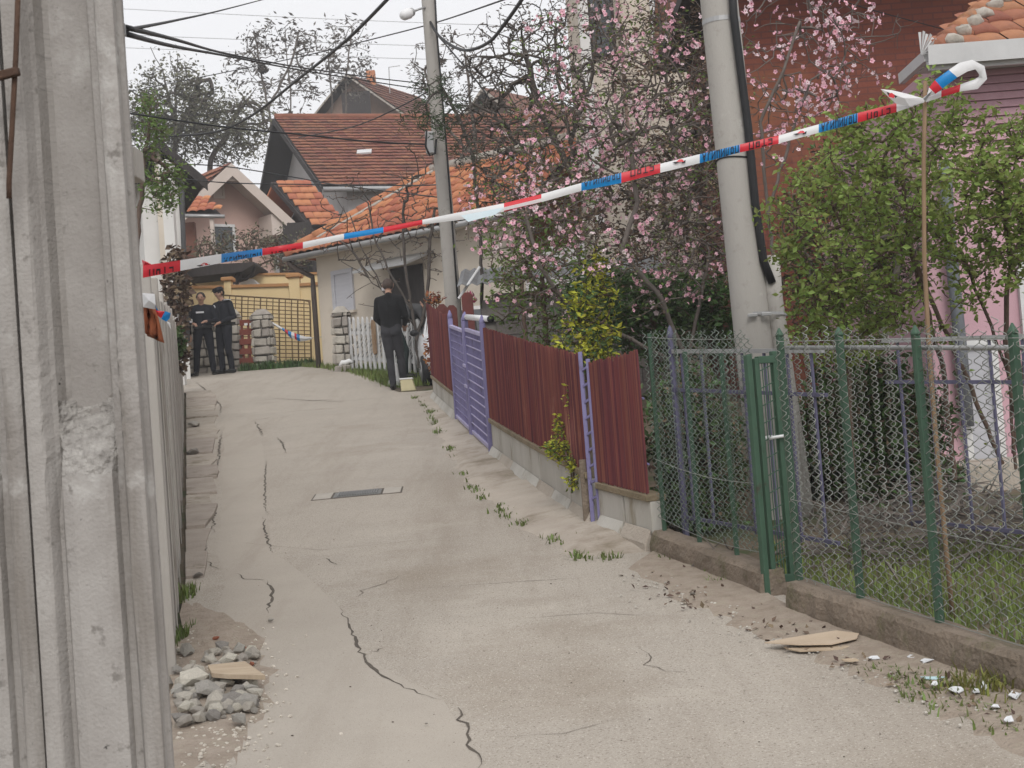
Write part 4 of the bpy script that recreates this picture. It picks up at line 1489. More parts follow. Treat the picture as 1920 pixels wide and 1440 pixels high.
# ---- small cream house with the bright orange roof
def small_house():
    A = at(607, 690, 31.0)
    B = at(905, 690, 28.2)
    a = V((B.x - A.x, B.y - A.y, 0)).normalized()
    b = V((-a.y, a.x, 0))
    z0 = h(30) - .2
    A = V((A.x, A.y, z0))
    ez = at(545, 484, 31.2).z
    root = house('small_house', 'small cream house with bright orange tiled hip roof behind the bare tree', A)
    E0 = A - a * .45 - b * .45
    E0.z = ez
    L, half, tp = 6.4, 2.25, math.tan(math.radians(35))
    s = (b + UP * tp).normalized()
    S = half / math.cos(math.radians(35))
    wall_top = ez + .08
    for nm, p, q, inn in (('front_wall', A, A + a * 5.4, b), ('side_wall', A + b * 3.6, A + b * .2, a)):
        quad_panel(root, nm, [p, q, V((q.x, q.y, wall_top)), V((p.x, p.y, wall_top))], HM['cream'], .2, inn)
    # roof decks
    R0 = E0 + a * half + b * half + UP * (half * tp)
    E1 = E0 + a * L
    R1 = E1 + b * half + UP * (half * tp)
    Eb = E0 + b * 2 * half
    n = a.cross(s).normalized()
    mb = MB(); mb.extr([E0, E1, R1, R0], -n * .07); mb.build('roof_deck', HM['darkwood'], root)
    n2 = (Eb - E0).cross(R0 - E0).normalized()
    n2 = n2 if n2.z > 0 else -n2
    mb = MB(); mb.extr([E0, Eb, R0], -n2 * .05); mb.build('hip_roof', HM['tile'], root)
    mb = MB(); mb.extr([R0, R1, R1 + b * half - UP * half * tp, Eb], V((0, 0, -.05))); mb.build('rear_roof', HM['tile'], root)
    tile_roof(root, 'roof_tile', E0, a, s, L, S, .215, .33, HM['tile'], single=True, keep=lambda u, v: u > v * math.cos(math.radians(35)) + .02, seed=1)
    # hip caps bedded in pale mortar
    hv = R0 - E0
    k = 10
    for i in range(k):
        p, q = E0 + hv * (i / k), E0 + hv * ((i + 1.06) / k)
        mb = MB()
        mb.tube([p + UP * .05, q + UP * .04], [.13, .115], n=10)
        mb.build('hip_tile', HM['tile'], root, smooth=True)
    mb = MB()
    off = a * .17 + UP * .055
    mb.tube([E0 + hv * .18 + off, E0 + hv * .5 + off * 1.05, E0 + hv + off], [.035, .045, .05], n=6)
    mb.build('mortar_bed', HM['mortar'], root)
    mb = MB()
    mb.tube([R0 + UP * .05, R1 + UP * .05], .12, n=10)
    mb.build('ridge_tile', HM['mortar'], root, smooth=True)
    mb = MB()
    mb.tube([E0 - b * .04 - UP * .06, E1 - b * .04 - UP * .05], .055, n=8)
    mb.build('gutter', MT['steel'], root, smooth=True)
    mb = MB(); mb.extr([E0 - UP * .02, E1 - UP * .02, E1 + b * .45 - UP * .02, E0 + b * .45 - UP * .02], UP * -.04); mb.build('soffit', HM['cream'], root)
    mb = MB()
    c = A - a * .07 - b * .07
    mb.tube([E0 - UP * .08 + a * .1, E0 + a * .15 - UP * .2, V((c.x, c.y, ez - .45)), V((c.x, c.y, ez - .7)), V((c.x, c.y, z0))], .055, n=8)
    mb.build('downpipe', mat('brown_pipe', (.085, .065, .055), (.06, .045, .04), scale=4, rough=.6), root, smooth=True)
    # recessed window with a lowered shutter
    c = at(652, 545, 30.6)
    t = (V((c.x, c.y, 0)) - V((A.x, A.y, 0))).dot(a)
    w = window(root, A + a * t + UP * (c.z - z0) - b * .002, a, .62, .86, -b, HM['shutter'], HM['shutter'], frame=.09, depth=.045)
    mb = MB()
    mb.box(A + a * t + UP * (c.z - z0 - .46) - b * .06, (.7, .1, .05), rz=math.atan2(a.y, a.x))
    mb.build('sill', HM['cream'], w)
    # lean-to canopy over the door
    c = at(765, 495, 29.4)
    t = (V((c.x, c.y, 0)) - V((A.x, A.y, 0))).dot(a)
    p = A + a * (t - .75) + UP * (c.z - z0 + .12)
    q = A + a * (t + .75) + UP * (c.z - z0 + .12)
    mb = MB()
    mb.extr([p, q, q - b * .75 - UP * .25, p - b * .75 - UP * .25], UP * .05)
    mb.build('door_canopy', MT['steel'], root)
    mb = MB()
    q = A + a * t + UP * (c.z - z0 - 1.0) - b * .012
    mb.box(q, (.9, .03, 1.9), rz=math.atan2(a.y, a.x))
    mb.build('door', HM['darkwood'], root)
small_house()

def gable_house(name, label, apex, right, left, depth, wm, rm, ov=.5, ztiles=None, verge_m=None, verge=(.14, .10), base_z=None, rows=None, tiles_side=('R',), soffit=None, inset=.5, zwall=0):
    """apex, right and left are the roof's front verge corners; the ridge runs back at right angles to the gable"""
    g = V((right.x - left.x, right.y - left.y, 0)).normalized()
    r = V((-g.y, g.x, 0))
    if r.y < 0:
        r = -r
    zb = base_z if base_z is not None else hill(apex.y) - .5
    root = house(name, label, V((apex.x, apex.y, zb)))
    for side, e in (('R', right), ('L', left)):
        n = (e - apex).cross(r).normalized()
        n = n if n.z > 0 else -n
        mb = MB()
        mb.extr([apex, e, e + r * depth, apex + r * depth], -n * .09)
        mb.build('roof_deck', soffit or HM['darkwood'], root)
        s = (apex - e)
        S = s.length
        s.normalize()
        if side in tiles_side:
            a = r if (r.cross(s)).z > 0 else r
            tile_roof(root, 'roof_tiles', e, r, s, depth, S, rows[0], rows[1], rm, seed=3, arch=.012, lift=.06)
        else:
            mb = MB()
            mb.extr([apex + n * .01, e + n * .01, e + r * depth + n * .01, apex + r * depth + n * .01], n * .03)
            mb.build('roof_cover', rm, root)
        if verge_m:
            mb = MB()
            d = (e - apex).normalized()
            mb.extr([apex - r * .03, e - r * .03, e - r * .03 - UP * verge[0], apex - r * .03 - UP * verge[0] * 1.0], -r * .05)
            mb.build('bargeboard', verge_m, root)
    # gable wall
    rr, ll = right - g * inset, left + g * inset
    def drop(p, e):
        # height of the roof underside above p
        t = (V((p.x - apex.x, p.y - apex.y, 0))).dot(g) / (V((e.x - apex.x, e.y - apex.y, 0))).dot(g)
        return apex.z + (e.z - apex.z) * t - .11
    o = r * ov
    pr, pl = V((rr.x, rr.y, drop(rr, right))), V((ll.x, ll.y, drop(ll, left)))
    poly = [V((ll.x, ll.y, zb)) + o, V((rr.x, rr.y, zb)) + o, pr + o, apex - UP * .13 + o, pl + o]
    mb = MB()
    mb.extr(poly, r * .2)
    mb.build('gable_wall', wm, root)
    for p in (rr, ll):
        zt = drop(p, right if p is rr else left)
        mb = MB()
        d = -g if p is rr else g
        mb.extr([V((p.x, p.y, zb)) + o + r * .2, V((p.x, p.y, zb)) + r * (depth - .2), V((p.x, p.y, zt)) + r * (depth - .2), V((p.x, p.y, zt)) + o + r * .2], d * .2)
        mb.build('side_wall', wm, root)
    return root, g, r

# ---- large grey house with the old red tile roof
def big_house():
    ap, rt = at(515, 222, 54), at(613, 350, 47.3)
    r = at(885, 219, 56.5) - ap
    r.z = 0
    r.normalize()
    g = V((r.y, -r.x, 0))
    w = (rt - ap).dot(g)
    drop = ap.z - rt.z
    lt = ap - g * w - UP * drop
    rt2 = ap + g * w - UP * drop
    root, g2, r2 = gable_house('large_house', 'large grey rendered house with long old red tiled roof', ap, rt2, lt, 10.5, HM['grey'], HM['tile_old'], rows=(.26, .36), verge_m=HM['darkwood'], verge=(.22, .1), ov=.9, inset=.55, soffit=HM['darkwood'])
    mb = MB()
    mb.tube([rt2 - UP * .1 + g2 * .06, rt2 + r2 * 10.5 - UP * .1 + g2 * .06], .09, n=8)
    mb.build('gutter', MT['steel'], root, smooth=True)
    mb = MB()
    mb.tube([ap + UP * .06, ap + r2 * 10.5 + UP * .06], .12, n=8)
    mb.build('ridge_cap', HM['tile_old'], root, smooth=True)
    mb = MB()
    c = rt2 + r2 * 2.2 + (ap - rt2) * .42
    mb.box(c + UP * .12, (.5, .35, .06), R=Matrix.Rotation(.5, 3, 'X'))
    mb.build('skylight', HM['gutter'], root)
    # lower annex roof in front of the gable
    a2, e2 = at(512, 341, 45), at(584, 424, 43.6)
    rr = r.copy()
    s = (a2 - e2)
    S = s.length
    s.normalize()
    L = 1.05
    n = rr.cross(s).normalized()
    n = n if n.z > 0 else -n
    ann = house('porch_roof', 'narrow orange tiled porch roof in front of the large grey house', V((e2.x, e2.y, hill(48) - .3)))
    mb = MB(); mb.extr([a2, e2, e2 + rr * L, a2 + rr * L], -n * .08); mb.build('roof_deck', HM['darkwood'], ann)
    tile_roof(ann, 'roof_tile', e2, rr, s, L, S, .26, .34, HM['tile'], single=True, seed=5, arch=.015, lift=.05)
    mb = MB()
    mb.extr([a2 - rr * .02, e2 - rr * .02, e2 - rr * .02 - UP * .16, a2 - rr * .02 - UP * .16], -rr * .05)
    mb.build('bargeboard', HM['darkwood'], ann)
    gl = a2 - g * ((e2 - a2).dot(g)) * 1.0
    le = V((a2.x * 2 - e2.x, a2.y * 2 - e2.y, e2.z))
    mb = MB(); mb.extr([a2, le, le + rr * L, a2 + rr * L], UP * -.08); mb.build('roof_deck', HM['tile'], ann)
    for p in (e2, e2 + rr * (L - .1)):
        mb = MB()
        mb.beam(V((p.x, p.y, hill(48) - .4)), V((p.x, p.y, p.z - .05)) , .12, .12)
        mb.build('post', HM['darkwood'], ann)
    mb = MB()
    q = a2 + rr * (L - .15)
    mb.extr([V((le.x, le.y, hill(48) - .4)) + rr * L, V((e2.x, e2.y, hill(48) - .4)) + rr * L, e2 + rr * L - UP * .1, a2 + rr * L - UP * .1, le + rr * L - UP * .1], rr * .1)
    mb.build('back_wall', HM['darkwood'], ann)
big_house()

# ---- pink gabled house
def pink_house():
    ap = at(432, 307, 42)
    rt = at(552, 418, 43.2)
    lt = V((2 * ap.x - rt.x, 2 * ap.y - rt.y, rt.z))
    root, g, r = gable_house('pink_house', 'pale pink gabled house with wide cream bargeboards up the hill', ap, rt, lt, 4.5, HM['pink'], HM['tile_old'], rows=(.24, .34), tiles_side=('L',), verge_m=HM['board'], verge=(.36, .1), ov=.75, inset=.35, soffit=HM['board'])
    # boarded truss across the top of the gable
    z = at(440, 338, 42).z
    t = (ap.z - z) / (ap.z - rt.z)
    p, q = ap.lerp(lt, t), ap.lerp(rt, t)
    mb = MB()
    mb.extr([ap - UP * .2 + r * .03, V((p.x, p.y, z)) + r * .03, V((q.x, q.y, z)) + r * .03], r * .06)
    mb.build('gable_board', HM['board'], root)
    # boxed eave returning along the right side
    mb = MB()
    e = rt - UP * .12
    mb.extr([e - g * .75 - UP * .25, e + g * .10 - UP * .25, e + g * .10 + UP * .1, e - g * .75 + UP * .36], r * 2.2)
    mb.build('boxed_eave', HM['board'], root)
    c = ap + r * .75 - UP * (ap.z - at(433, 357, 42.6).z) - g * .05
    w = window(root, c - r * .0, g, .36, .44, -r, HM['board'], HM['board'], frame=.07, depth=.05)
    c = at(418, 450, 42.6)
    t = (V((c.x - ap.x, c.y - ap.y, 0))).dot(g)
    cc = ap + g * t + r * .75
    cc.z = c.z
    window(root, cc, g, .75, .9, -r, HM['whitewood'], HM['glass'], frame=.08, depth=.06)
    c = at(553, 450, 43)
    mb = MB()
    mb.box(c, (.9, .1, 1.0))
    mb.build('open_porch', HM['darkwood'], root)
    # side porch with its own small tiled roof
    e0, e1 = at(338, 400, 38.5), at(415, 402, 38.5)
    s = (V((0, 1, .55))).normalized()
    ann = house('side_porch', 'small orange tiled porch roof between the white house and the pink house', V((e0.x, e0.y, hill(38))))
    mb = MB(); mb.extr([e0, e1, e1 - V((.55, 0, 0)) + s * 1.1, e0 + s * 1.1], V((0, 0, -.06))); mb.build('roof_deck', HM['darkwood'], ann)
    tile_roof(ann, 'roof_tile', e0, V((1, 0, -.0)), s, (e1 - e0).length, 1.1, .22, .28, HM['tile'], single=True, keep=lambda u, v: u < (e1 - e0).length - v * .5, seed=8)
    mb = MB(); mb.tube([e0 - UP * .06, e1 - UP * .06 + V((.08, 0, 0))], .05, n=8); mb.build('gutter', MT['steel'], ann, smooth=True)
    mb = MB(); p = at(350, 440, 38.8); mb.box((p.x - .1, p.y + .3, (p.z + hill(38)) / 2 - .2), (.55, .2, p.z - hill(38) + 1.1)); mb.build('brick_wall', HM['tile_dark'], ann)
    mb = MB(); p = at(397, 410, 38.6); mb.beam(V((p.x, p.y, hill(38) - .2)), V((p.x, p.y, p.z)), .1, .1); mb.build('post', HM['board'], ann)
pink_house()

# ---- white house with the dark roof behind the concrete fence
def white_house():
    ap, rt = at(296, 262, 30), at(388, 340, 30.3)
    lt = V((2 * ap.x - rt.x, 2 * ap.y - rt.y, rt.z))
    root, g, r = gable_house('white_house', 'white house with dark gabled roof rising behind the concrete fence', ap, rt, lt, 5, HM['white'], mat('dark_roof_sheet', (.06, .05, .05), (.04, .035, .035), scale=2, rough=.7), rows=(.25, .3), tiles_side=(), verge_m=HM['darkwood'], verge=(.2, .1), ov=.35, inset=.55, soffit=HM['darkwood'])
    # dark boarding across the gable
    t = .93
    p, q = ap.lerp(lt, t), ap.lerp(rt, t)
    n = 16
    for i in range(n):
        f0, f1 = i / n, (i + .92) / n
        def top(f):
            x = lt.lerp(rt, .5)
            u = abs(f - .5) * 2
            return ap.z - (ap.z - rt.z) * u * t - .12
        a, b = p.lerp(q, f0), p.lerp(q, f1)
        zl = rt.z + .02
        if top(f0) < zl + .02 or top(f1) < zl + .02:
            continue
        mb = MB()
        mb.extr([V((a.x, a.y, zl)), V((b.x, b.y, zl)), V((b.x, b.y, top(f1))), V((a.x, a.y, top(f0)))], r * .04)
        ob = mb.build('gable_plank', HM['darkwood'], root)
        ob.location += r * .28
    mb = MB()
    c = at(341, 420, 30.2)
    mb.tube([at(341, 338, 30.2), at(342, 400, 30.25), at(345, 480, 30.3), at(352, 640, 30.4)], .05, n=8)
    mb.build('downpipe', mat('dark_pipe', (.09, .09, .095), (.07, .07, .07), scale=3), root, smooth=True)
    c = at(306, 420, 30.25)
    mb = MB()
    mb.box(V((c.x, c.y - .1, c.z)), (.13, .12, 3.2))
    mb.build('pilaster', HM['cream'], root)
    ch = thing('white_chimney', 'small white chimney with a pointed cap below the dark roof', 'chimney', at(313, 345, 28.5))
    mb = MB(); c = at(313, 338, 28.5)
    mb.box(c, (.24, .24, .5)); mb.build('stack', HM['white'], ch)
    mb = MB(); mb.lathe(c + UP * .25, [(.17, 0), (.16, .05), (.01, .16)], n=4); mb.build('cap', HM['white'], ch)
    mb = MB(); mb.box((c.x, c.y, (c.z - .25 + h(28.5)) / 2), (.2, .2, c.z - .25 - h(28.5))); mb.build('flue', HM['white'], ch)
white_house()

# ---- far brown house on the hill
def far_house():
    ap, rt = at(650, 139, 74), at(762, 216, 72.5)
    lt = V((2 * ap.x - rt.x, 2 * ap.y - rt.y + .01, rt.z))
    g = V((rt.x - lt.x, rt.y - lt.y, 0)).normalized()
    root, g, r = gable_house('far_house', 'distant brown gabled house with red roof on the hilltop', ap, rt, lt, 7, HM['brownwall'], HM['tile_dark'], rows=(.3, .4), verge_m=HM['mortar'], verge=(.1, .1), ov=.6, inset=.4)
    mb = MB(); c = at(696, 152, 75.5); mb.box(c, (.45, .45, 1.0)); mb.build('chimney', HM['tile'], root)
    mb = MB(); c = at(668, 195, 73); mb.box(c, (1.4, .12, 1.2)); mb.build('dark_opening', HM['darkwood'], root)
    an = thing('roof_antenna', 'thin television antenna mast beside the distant brown house', 'antenna', at(730, 160, 75))
    mb = MB(); mb.tube([at(731, 175, 75), at(729, 126, 75)], .025, n=5); mb.build('mast', MT['steel'], an)
    mb = MB(); mb.tube([at(729, 126, 75), at(750, 123, 75)], .02, n=5); mb.build('boom', MT['steel'], an)
    # second dark roof slipping behind the trees to the right
    ap, rt = at(905, 165, 66), at(1020, 255, 64)
    lt = V((2 * ap.x - rt.x, 2 * ap.y - rt.y, rt.z))
    gable_house('hidden_house', 'brown roofed house half hidden by bare branches right of the slender pole', ap, rt, lt, 6, HM['brownwall'], HM['tile_dark'], rows=(.3, .4), tiles_side=(), verge_m=HM['mortar'], ov=.5)
far_house()

# ---- cream tall house and red brick house behind the blossom
def right_houses():
    Y = 24.0
    x0, x1 = at(1095, 120, Y).x, at(1345, 120, Y).x
    zb, zt = h(24) - .2, 13.0
    root = house('cream_house', 'tall cream house wall showing between blossoming branches', V((x0, Y, zb)))
    mb = MB(); mb.box(((x0 + x1) / 2, Y + 2, (zb + zt) / 2), (x1 - x0, 4, zt - zb)); mb.build('wall', HM['cream'], root)
    for (xa, xb, ya, yb, nm, m) in ((1150, 1195, -60, 420, 'pilaster', HM['brownwall']), (1098, 1112, -60, 420, 'corner_strip', HM['white'])):
        p, q = at(xa, ya, Y - .06), at(xb, yb, Y - .06)
        mb = MB(); mb.box(((p.x + q.x) / 2, Y - .05, (p.z + q.z) / 2), (abs(q.x - p.x) * .8, .14, abs(p.z - q.z))); mb.build(nm, m, root)
    c = at(1125, 10, Y)
    window(root, c, V((1, 0, 0)), .42, 1.7, V((0, -1, 0)), HM['darkwood'], HM['glass'], frame=.05, depth=.06)
    c = at(1265, 20, Y)
    window(root, c, V((1, 0, 0)), .8, 1.2, V((0, -1, 0)), HM['whitewood'], HM['glass'], frame=.07, depth=.06)
    # red brick
    Y = 17.5
    x0, x1 = at(1396, 150, Y).x, at(1990, 150, Y).x
    zb = h(17) - .2
    ztop = at(1600, -75, Y).z
    rb = house('brick_house', 'dark red brick house wall under deep eaves behind the pink blossom', V((x0, Y, zb)))
    mb = MB(); mb.box(((x0 + x1) / 2, Y + 2.5, (zb + ztop) / 2), (x1 - x0, 5, ztop - zb)); mb.build('wall', HM['redbrick'], rb)
    mb = MB(); mb.box(((x0 + x1) / 2, Y + 1.9, ztop + .09), (x1 - x0 + 1, 6.4, .14)); mb.build('eaves', HM['darkwood'], rb)
    mb = MB()
    zr = ztop + .16
    mb.extr([((x0 - .5), Y - 1.3, zr), ((x0 - .5), Y + 5.1, zr), ((x0 - .5), Y + 2, zr + 2.2)], (x1 - x0 + 1, 0, 0)); mb.build('roof', HM['tile_old'], rb)
right_houses()

# ---- near pink house on the right
def rose_house():
    Y = 12.6
    xl, xr = at(1735, 500, Y).x, at(2120, 500, Y).x
    zb = h(Y) - .15
    zt = at(1850, 112, Y).z
    root = house('rose_house', 'rose pink house with clapboard gable and white gutter at the right edge', V((xl, Y, zb)))
    zs = at(1890, 292, Y).z
    mb = MB(); mb.box(((xl + xr) / 2, Y + 2, (zb + zs) / 2), (xr - xl, 4, zs - zb)); mb.build('wall', HM['hotpink'], root)
    xg = at(1752, 150, Y).x
    mb = MB(); mb.box(((xg + xr) / 2, Y + 2.03, (zs + zt) / 2), (xr - xg, 4, zt - zs)); mb.build('upper_wall', HM['hotpink'], root)
    n = 12
    bh = (zt - zs) / n
    for i in range(n):
        z = zs + bh * i
        mb = MB()
        mb.extr([(xg, Y + .028, z + .003), (xg, Y - .012, z + .003), (xg, Y + .012, z + bh - .003), (xg, Y + .028, z + bh - .003)], (xr - xg, 0, 0))
        mb.build('clapboard', HM['hotpink'], root)
    # eave, gutter, tiled roof with a bedded hip
    ez = zt + .05
    ex = at(1738, 105, Y - .35).x
    E0 = V((ex, Y - .38, ez + .06))
    mb = MB()
    gz = at(1800, 105, Y - .4).z
    prof = [(0, .085), (-.012, 0), (-.09, -.01), (-.11, .09), (-.10, .09), (-.085, .005), (-.02, .01)]
    mb.extr([(ex - .02, Y - .36 + a, gz - .05 + b * 1.6) for a, b in prof], (xr - ex + .3, 0, 0))
    mb.build('gutter', HM['gutter'], root)
    mb = MB(); mb.box(((ex + xr) / 2, Y - .19, gz - .02), (xr - ex, .38, .03)); mb.build('soffit', HM['gutter'], root)
    mb = MB(); mb.box(((ex + xr) / 2, Y - .36, gz - .045), (xr - ex, .03, .10)); mb.build('fascia', HM['gutter'], root)
    mb = MB(); mb.beam(at(1737, 105, Y - .38), at(1690, 148, Y + .2), .05, .09); mb.build('eave_return', HM['gutter'], root)
    E0 = V((ex + .05, Y - .40, gz + .05))
    a = V((1, 0, 0))
    ang = math.radians(32)
    s = V((0, math.cos(ang), math.sin(ang)))
    L, S = xr - ex, 2.6
    mb = MB(); mb.extr([E0, E0 + a * L, E0 + a * L + s * S, E0 + a * (S * .85 * .8) + s * S], V((0, .03, -.05))); mb.build('roof_deck', HM['darkwood'], root)
    tile_roof(root, 'roof_tile', E0, a, s, L, S, .20, .30, HM['tile_worn'], single=True, keep=lambda u, v: u > v * .70, seed=4, arch=.018, lift=.03)
    hv = a * (S * .70) + s * S
    k = 12
    for i in range(k):
        p, q = E0 + hv * (i / k), E0 + hv * ((i + 1.08) / k)
        mb = MB(); mb.tube([p + UP * .02, q + UP * .01], [.085, .07], n=10); mb.build('hip_tile', HM['tile_worn'], root, smooth=True)
        mb = MB(); mb.ball(p + hv * (.5 / k) + UP * .03 + a * .10, .115, n=8, k=5, rng=random.Random(i), jit=.25, sq=(.8, 1.2, .6)); mb.build('mortar_lump', HM['mortar'], root, smooth=True)
    # white fan ornament at the eave corner
    f = thing('fan_ornament', 'white fan shaped sheet ornament at the corner of the pink house gutter', 'ornament', at(1730, 105, Y - .42))
    c = at(1727, 103, Y - .42)
    for i in range(9):
        g = math.radians(92 - i * 9.5)
        g2 = g - math.radians(7.5)
        R1 = (.19 - .004 * i) + (.01 if i % 2 else 0)
        mb = MB()
        mb.extr([c, c + V((math.cos(g2) * R1, 0, math.sin(g2) * R1)), c + V((math.cos(g) * R1, -.02 * (i % 2), math.sin(g) * R1))], (0, .006, 0))
        mb.build('fan_rib', HM['gutter'], f)
    # white framed door low down, seen through the mesh, and a grey terrace
    c = at(1838, 760, Y)
    window(root, V((c.x, Y - .002, c.z)), a, .34, 1.1, V((0, -1, 0)), HM['whitewood'], HM['shutter'], frame=.07, depth=.05, nm='door_frame')
    mb = MB(); mb.tube([at(1772, 300, Y - .12), at(1778, 420, Y - .12), at(1800, 640, Y - .12), at(1815, 800, Y - .12)], .055, n=10); mb.build('downpipe', mat('blue_grey_pipe', (.16, .17, .19), (.11, .12, .135), scale=5, rough=.6), root, smooth=True)
    c = at(1965, 560, Y)
    window(root, V((c.x, Y - .002, c.z)), a, .5, .9, V((0, -1, 0)), HM['whitewood'], HM['glass'], frame=.07, depth=.05)
    mb = MB()
    p = at(1790, 905, Y - .9)
    mb.box(((p.x + xr) / 2, Y - .6, h(12) - .02), (xr - p.x, 1.15, .28)); 
    tag(mb.build('terrace_slab', MT['apron'], origin=(p.x, Y - .6, h(12)), bevel=.01), 'grey concrete terrace step in front of the pink house', 'step')
rose_house()

# ---- cinder block shed behind the long screen
def shed():
    Y = 21.0
    root = house('block_shed', 'low cinder block shed with a corrugated lean-to roof behind the lilac gate', V((at(950, 600, Y).x, Y, h(Y))))
    x0 = at(903, 600, Y).x
    mb = MB(); mb.box((x0 + 1.3, Y + 1.1, h(Y) + .72), (2.56, 2.1, 1.6)); mb.build('core', HM['stone_core'], root)
    mb0 = MB(); mb0.box((0, 0, 0), (.39, .06, .19))
    me = bpy.data.meshes.new('block'); me.from_pydata(mb0.v, [], mb0.f); me.materials.append(HM['block'])
    r = random.Random(2)
    for j in range(8):
        for i in range(7):
            x = x0 + .2 + i * .4 - (.2 if j % 2 else 0)
            if x > x0 + 2.5 or x < x0 + .1:
                continue
            inst('block', me, root, (x - root.location.x, .03 - r.uniform(0, .012), .1 + j * .2))
    mb = MB()
    z = h(Y) + 1.75
    for i in range(22):
        x = x0 - .3 + i * .14
        mb.extr([(x, Y - .35, z - .05), (x + .07, Y - .35, z - .01), (x + .14, Y - .35, z - .05), (x + .14, Y - .35, z - .06), (x + .07, Y - .35, z - .02), (x, Y - .35, z - .06)], (0, 2.6, .5))
    mb.build('corrugated_roof', mat('weathered_sheet', (.22, .23, .24), (.13, .13, .135), scale=2, rough=.6), root)
    mb = MB(); mb.tube([at(860, 560, 20.8), at(900, 500, 20.8)], .02, n=6); tag(mb.build('white_batten', MT['white'], origin=at(880, 530, 20.8)), 'thin white batten leaning beside the block shed', 'batten')
shed()

# ------------------------------------------------------------------ yellow wall, carport, lattice gate and stone pillars at the crest
def yellow_wall():
    Y = 35.0
    zb = h(Y) - .2
    root = thing('garden_wall', 'ochre yellow rendered garden wall with brown coping at the top of the lane', 'wall', V((at(480, 690, Y).x, Y, zb)))
    def seg(xa, xb, ytop, nm='wall_panel', dy=0, m=HM['yellow']):
        p, q = at(xa, ytop[0], Y), at(xb, ytop[1], Y)
        mb = MB()
        mb.extr([(p.x, Y + dy, zb), (q.x, Y + dy, zb), (q.x, Y + dy, q.z), (p.x, Y + dy, p.z)], (0, .22, 0))
        mb.build(nm, m, root)
        mb = MB()
        mb.extr([(p.x - .02, Y + dy - .05, p.z), (q.x + .02, Y + dy - .05, q.z), (q.x + .02, Y + dy - .05, q.z + .07), (p.x - .02, Y + dy - .05, p.z + .07)], (0, .32, 0))
        mb.build('coping', HM['ochre_cap'], root)
    seg(290, 420, (542, 541))
    seg(433, 541, (540, 537))
    seg(561, 640, (537, 532))
    for xa, xb, yt in ((420, 433, 527), (541, 561, 521)):
        p, q = at(xa, yt, Y), at(xb, yt, Y)
        mb = MB(); mb.box(((p.x + q.x) / 2, Y + .1, (zb + p.z) / 2), (q.x - p.x, .3, p.z - zb)); pil = mb.build('pillar', HM['yellow'], root)
        mb = MB(); mb.box(((p.x + q.x) / 2, Y + .1, p.z + .04), (q.x - p.x + .12, .42, .09)); mb.build('pillar_cap', HM['ochre_cap'], pil, bevel=.02)
    r2 = thing('rear_wall', 'second ochre wall with brown coping behind the garden wall', 'wall', V((at(480, 530, 37).x, 37, zb)))
    for xa, xb, yt in ((345, 425, 522), (455, 610, 517)):
        p, q = at(xa, yt, 37), at(xb, yt - 3, 37)
        mb = MB(); mb.extr([(p.x, 37, zb), (q.x, 37, zb), (q.x, 37, q.z), (p.x, 37, p.z)], (0, .2, 0)); mb.build('wall_panel', HM['yellow'], r2)
        mb = MB(); mb.extr([(p.x, 36.95, p.z), (q.x, 36.95, q.z), (q.x, 36.95, q.z + .05), (p.x, 36.95, p.z + .05)], (0, .3, 0)); mb.build('coping', HM['ochre_cap'], r2)
    # dark carport roof on a bracket
    c = thing('carport_roof', 'dark flat carport roof on a curved bracket above the ochre wall', 'carport', V((at(450, 520, 36).x, 36, at(450, 525, 36).z)))
    p, q = at(345, 505, 36), at(482, 497, 36)
    mb = MB(); mb.extr([(p.x, 35.6, p.z - .25), (q.x - .3, 35.6, q.z - .18), (q.x, 35.6, q.z - .02), (q.x, 35.6, q.z + .03), (p.x, 35.6, p.z + .03)], (0, 2.0, 0)); mb.build('roof', HM['darkwood'], c)
    mb = MB(); mb.tube([at(440, 533, 35.9), at(446, 520, 35.9), at(450, 508, 35.9)], .09, n=6); mb.build('post', HM['darkwood'], c)
    mb = MB(); mb.tube([at(436, 531, 35.9), at(462, 523, 35.9), at(474, 512, 35.9), at(478, 500, 35.9)], .04, n=6); mb.build('brace', HM['darkwood'], c)
    w = thing('white_sheet_roof', 'small white sheet roof peeping above the ochre wall', 'roof', at(467, 535, 36.4))
    mb = MB(); p = at(467, 531, 36.4); mb.extr([(p.x - .38, 36.4, p.z - .12), (p.x + .3, 36.4, p.z - .12), (p.x + .1, 36.4, p.z + .1), (p.x - .12, 36.4, p.z + .1)], (0, .6, 0)); mb.build('sheet', MT['white'], w)
    mb = MB(); mb.box((p.x, 36.7, (p.z - .12 + zb) / 2), (.3, .3, p.z - .12 - zb)); mb.build('support', HM['darkwood'], w)
yellow_wall()

def lattice():
    Y = 33.8
    root = thing('lattice_gate', 'large rusty wire lattice gate leaning against the ochre wall', 'gate', V((at(500, 690, Y).x, Y, h(Y))))
    bl, br, tl, tr = at(418, 692, Y), at(584, 692, Y), at(418, 553, Y), at(581, 563, Y)
    def P(u, v):
        bend = .06 * max(0, v - .85) / .15
        return bl.lerp(br, u).lerp(tl.lerp(tr, u), v) + V((0, bend, 0))
    nu, nv = 14, 18
    for i in range(nu + 1):
        mb = MB()
        mb.tube([P(i / nu, v / 8) for v in range(9)], .011 if i % 3 else .016, n=4)
        mb.build('upright_bar', MT['rust_bar'], root)
    for j in range(nv + 1):
        mb = MB()
        mb.tube([P(u / 6, j / nv) + V((0, -.015, 0)) for u in range(7)], .010, n=4)
        mb.build('cross_bar', MT['rust_bar'], root)
    mb = MB()
    mb.tube([P(0, 1), P(.3, 1), P(.6, 1), P(.92, 1.0), P(.985, .985), P(1.0, .9), P(1, .5), P(1, 0)], .02, n=6)
    mb.build('frame_tube', MT['rust_bar'], root, smooth=True)
lattice()

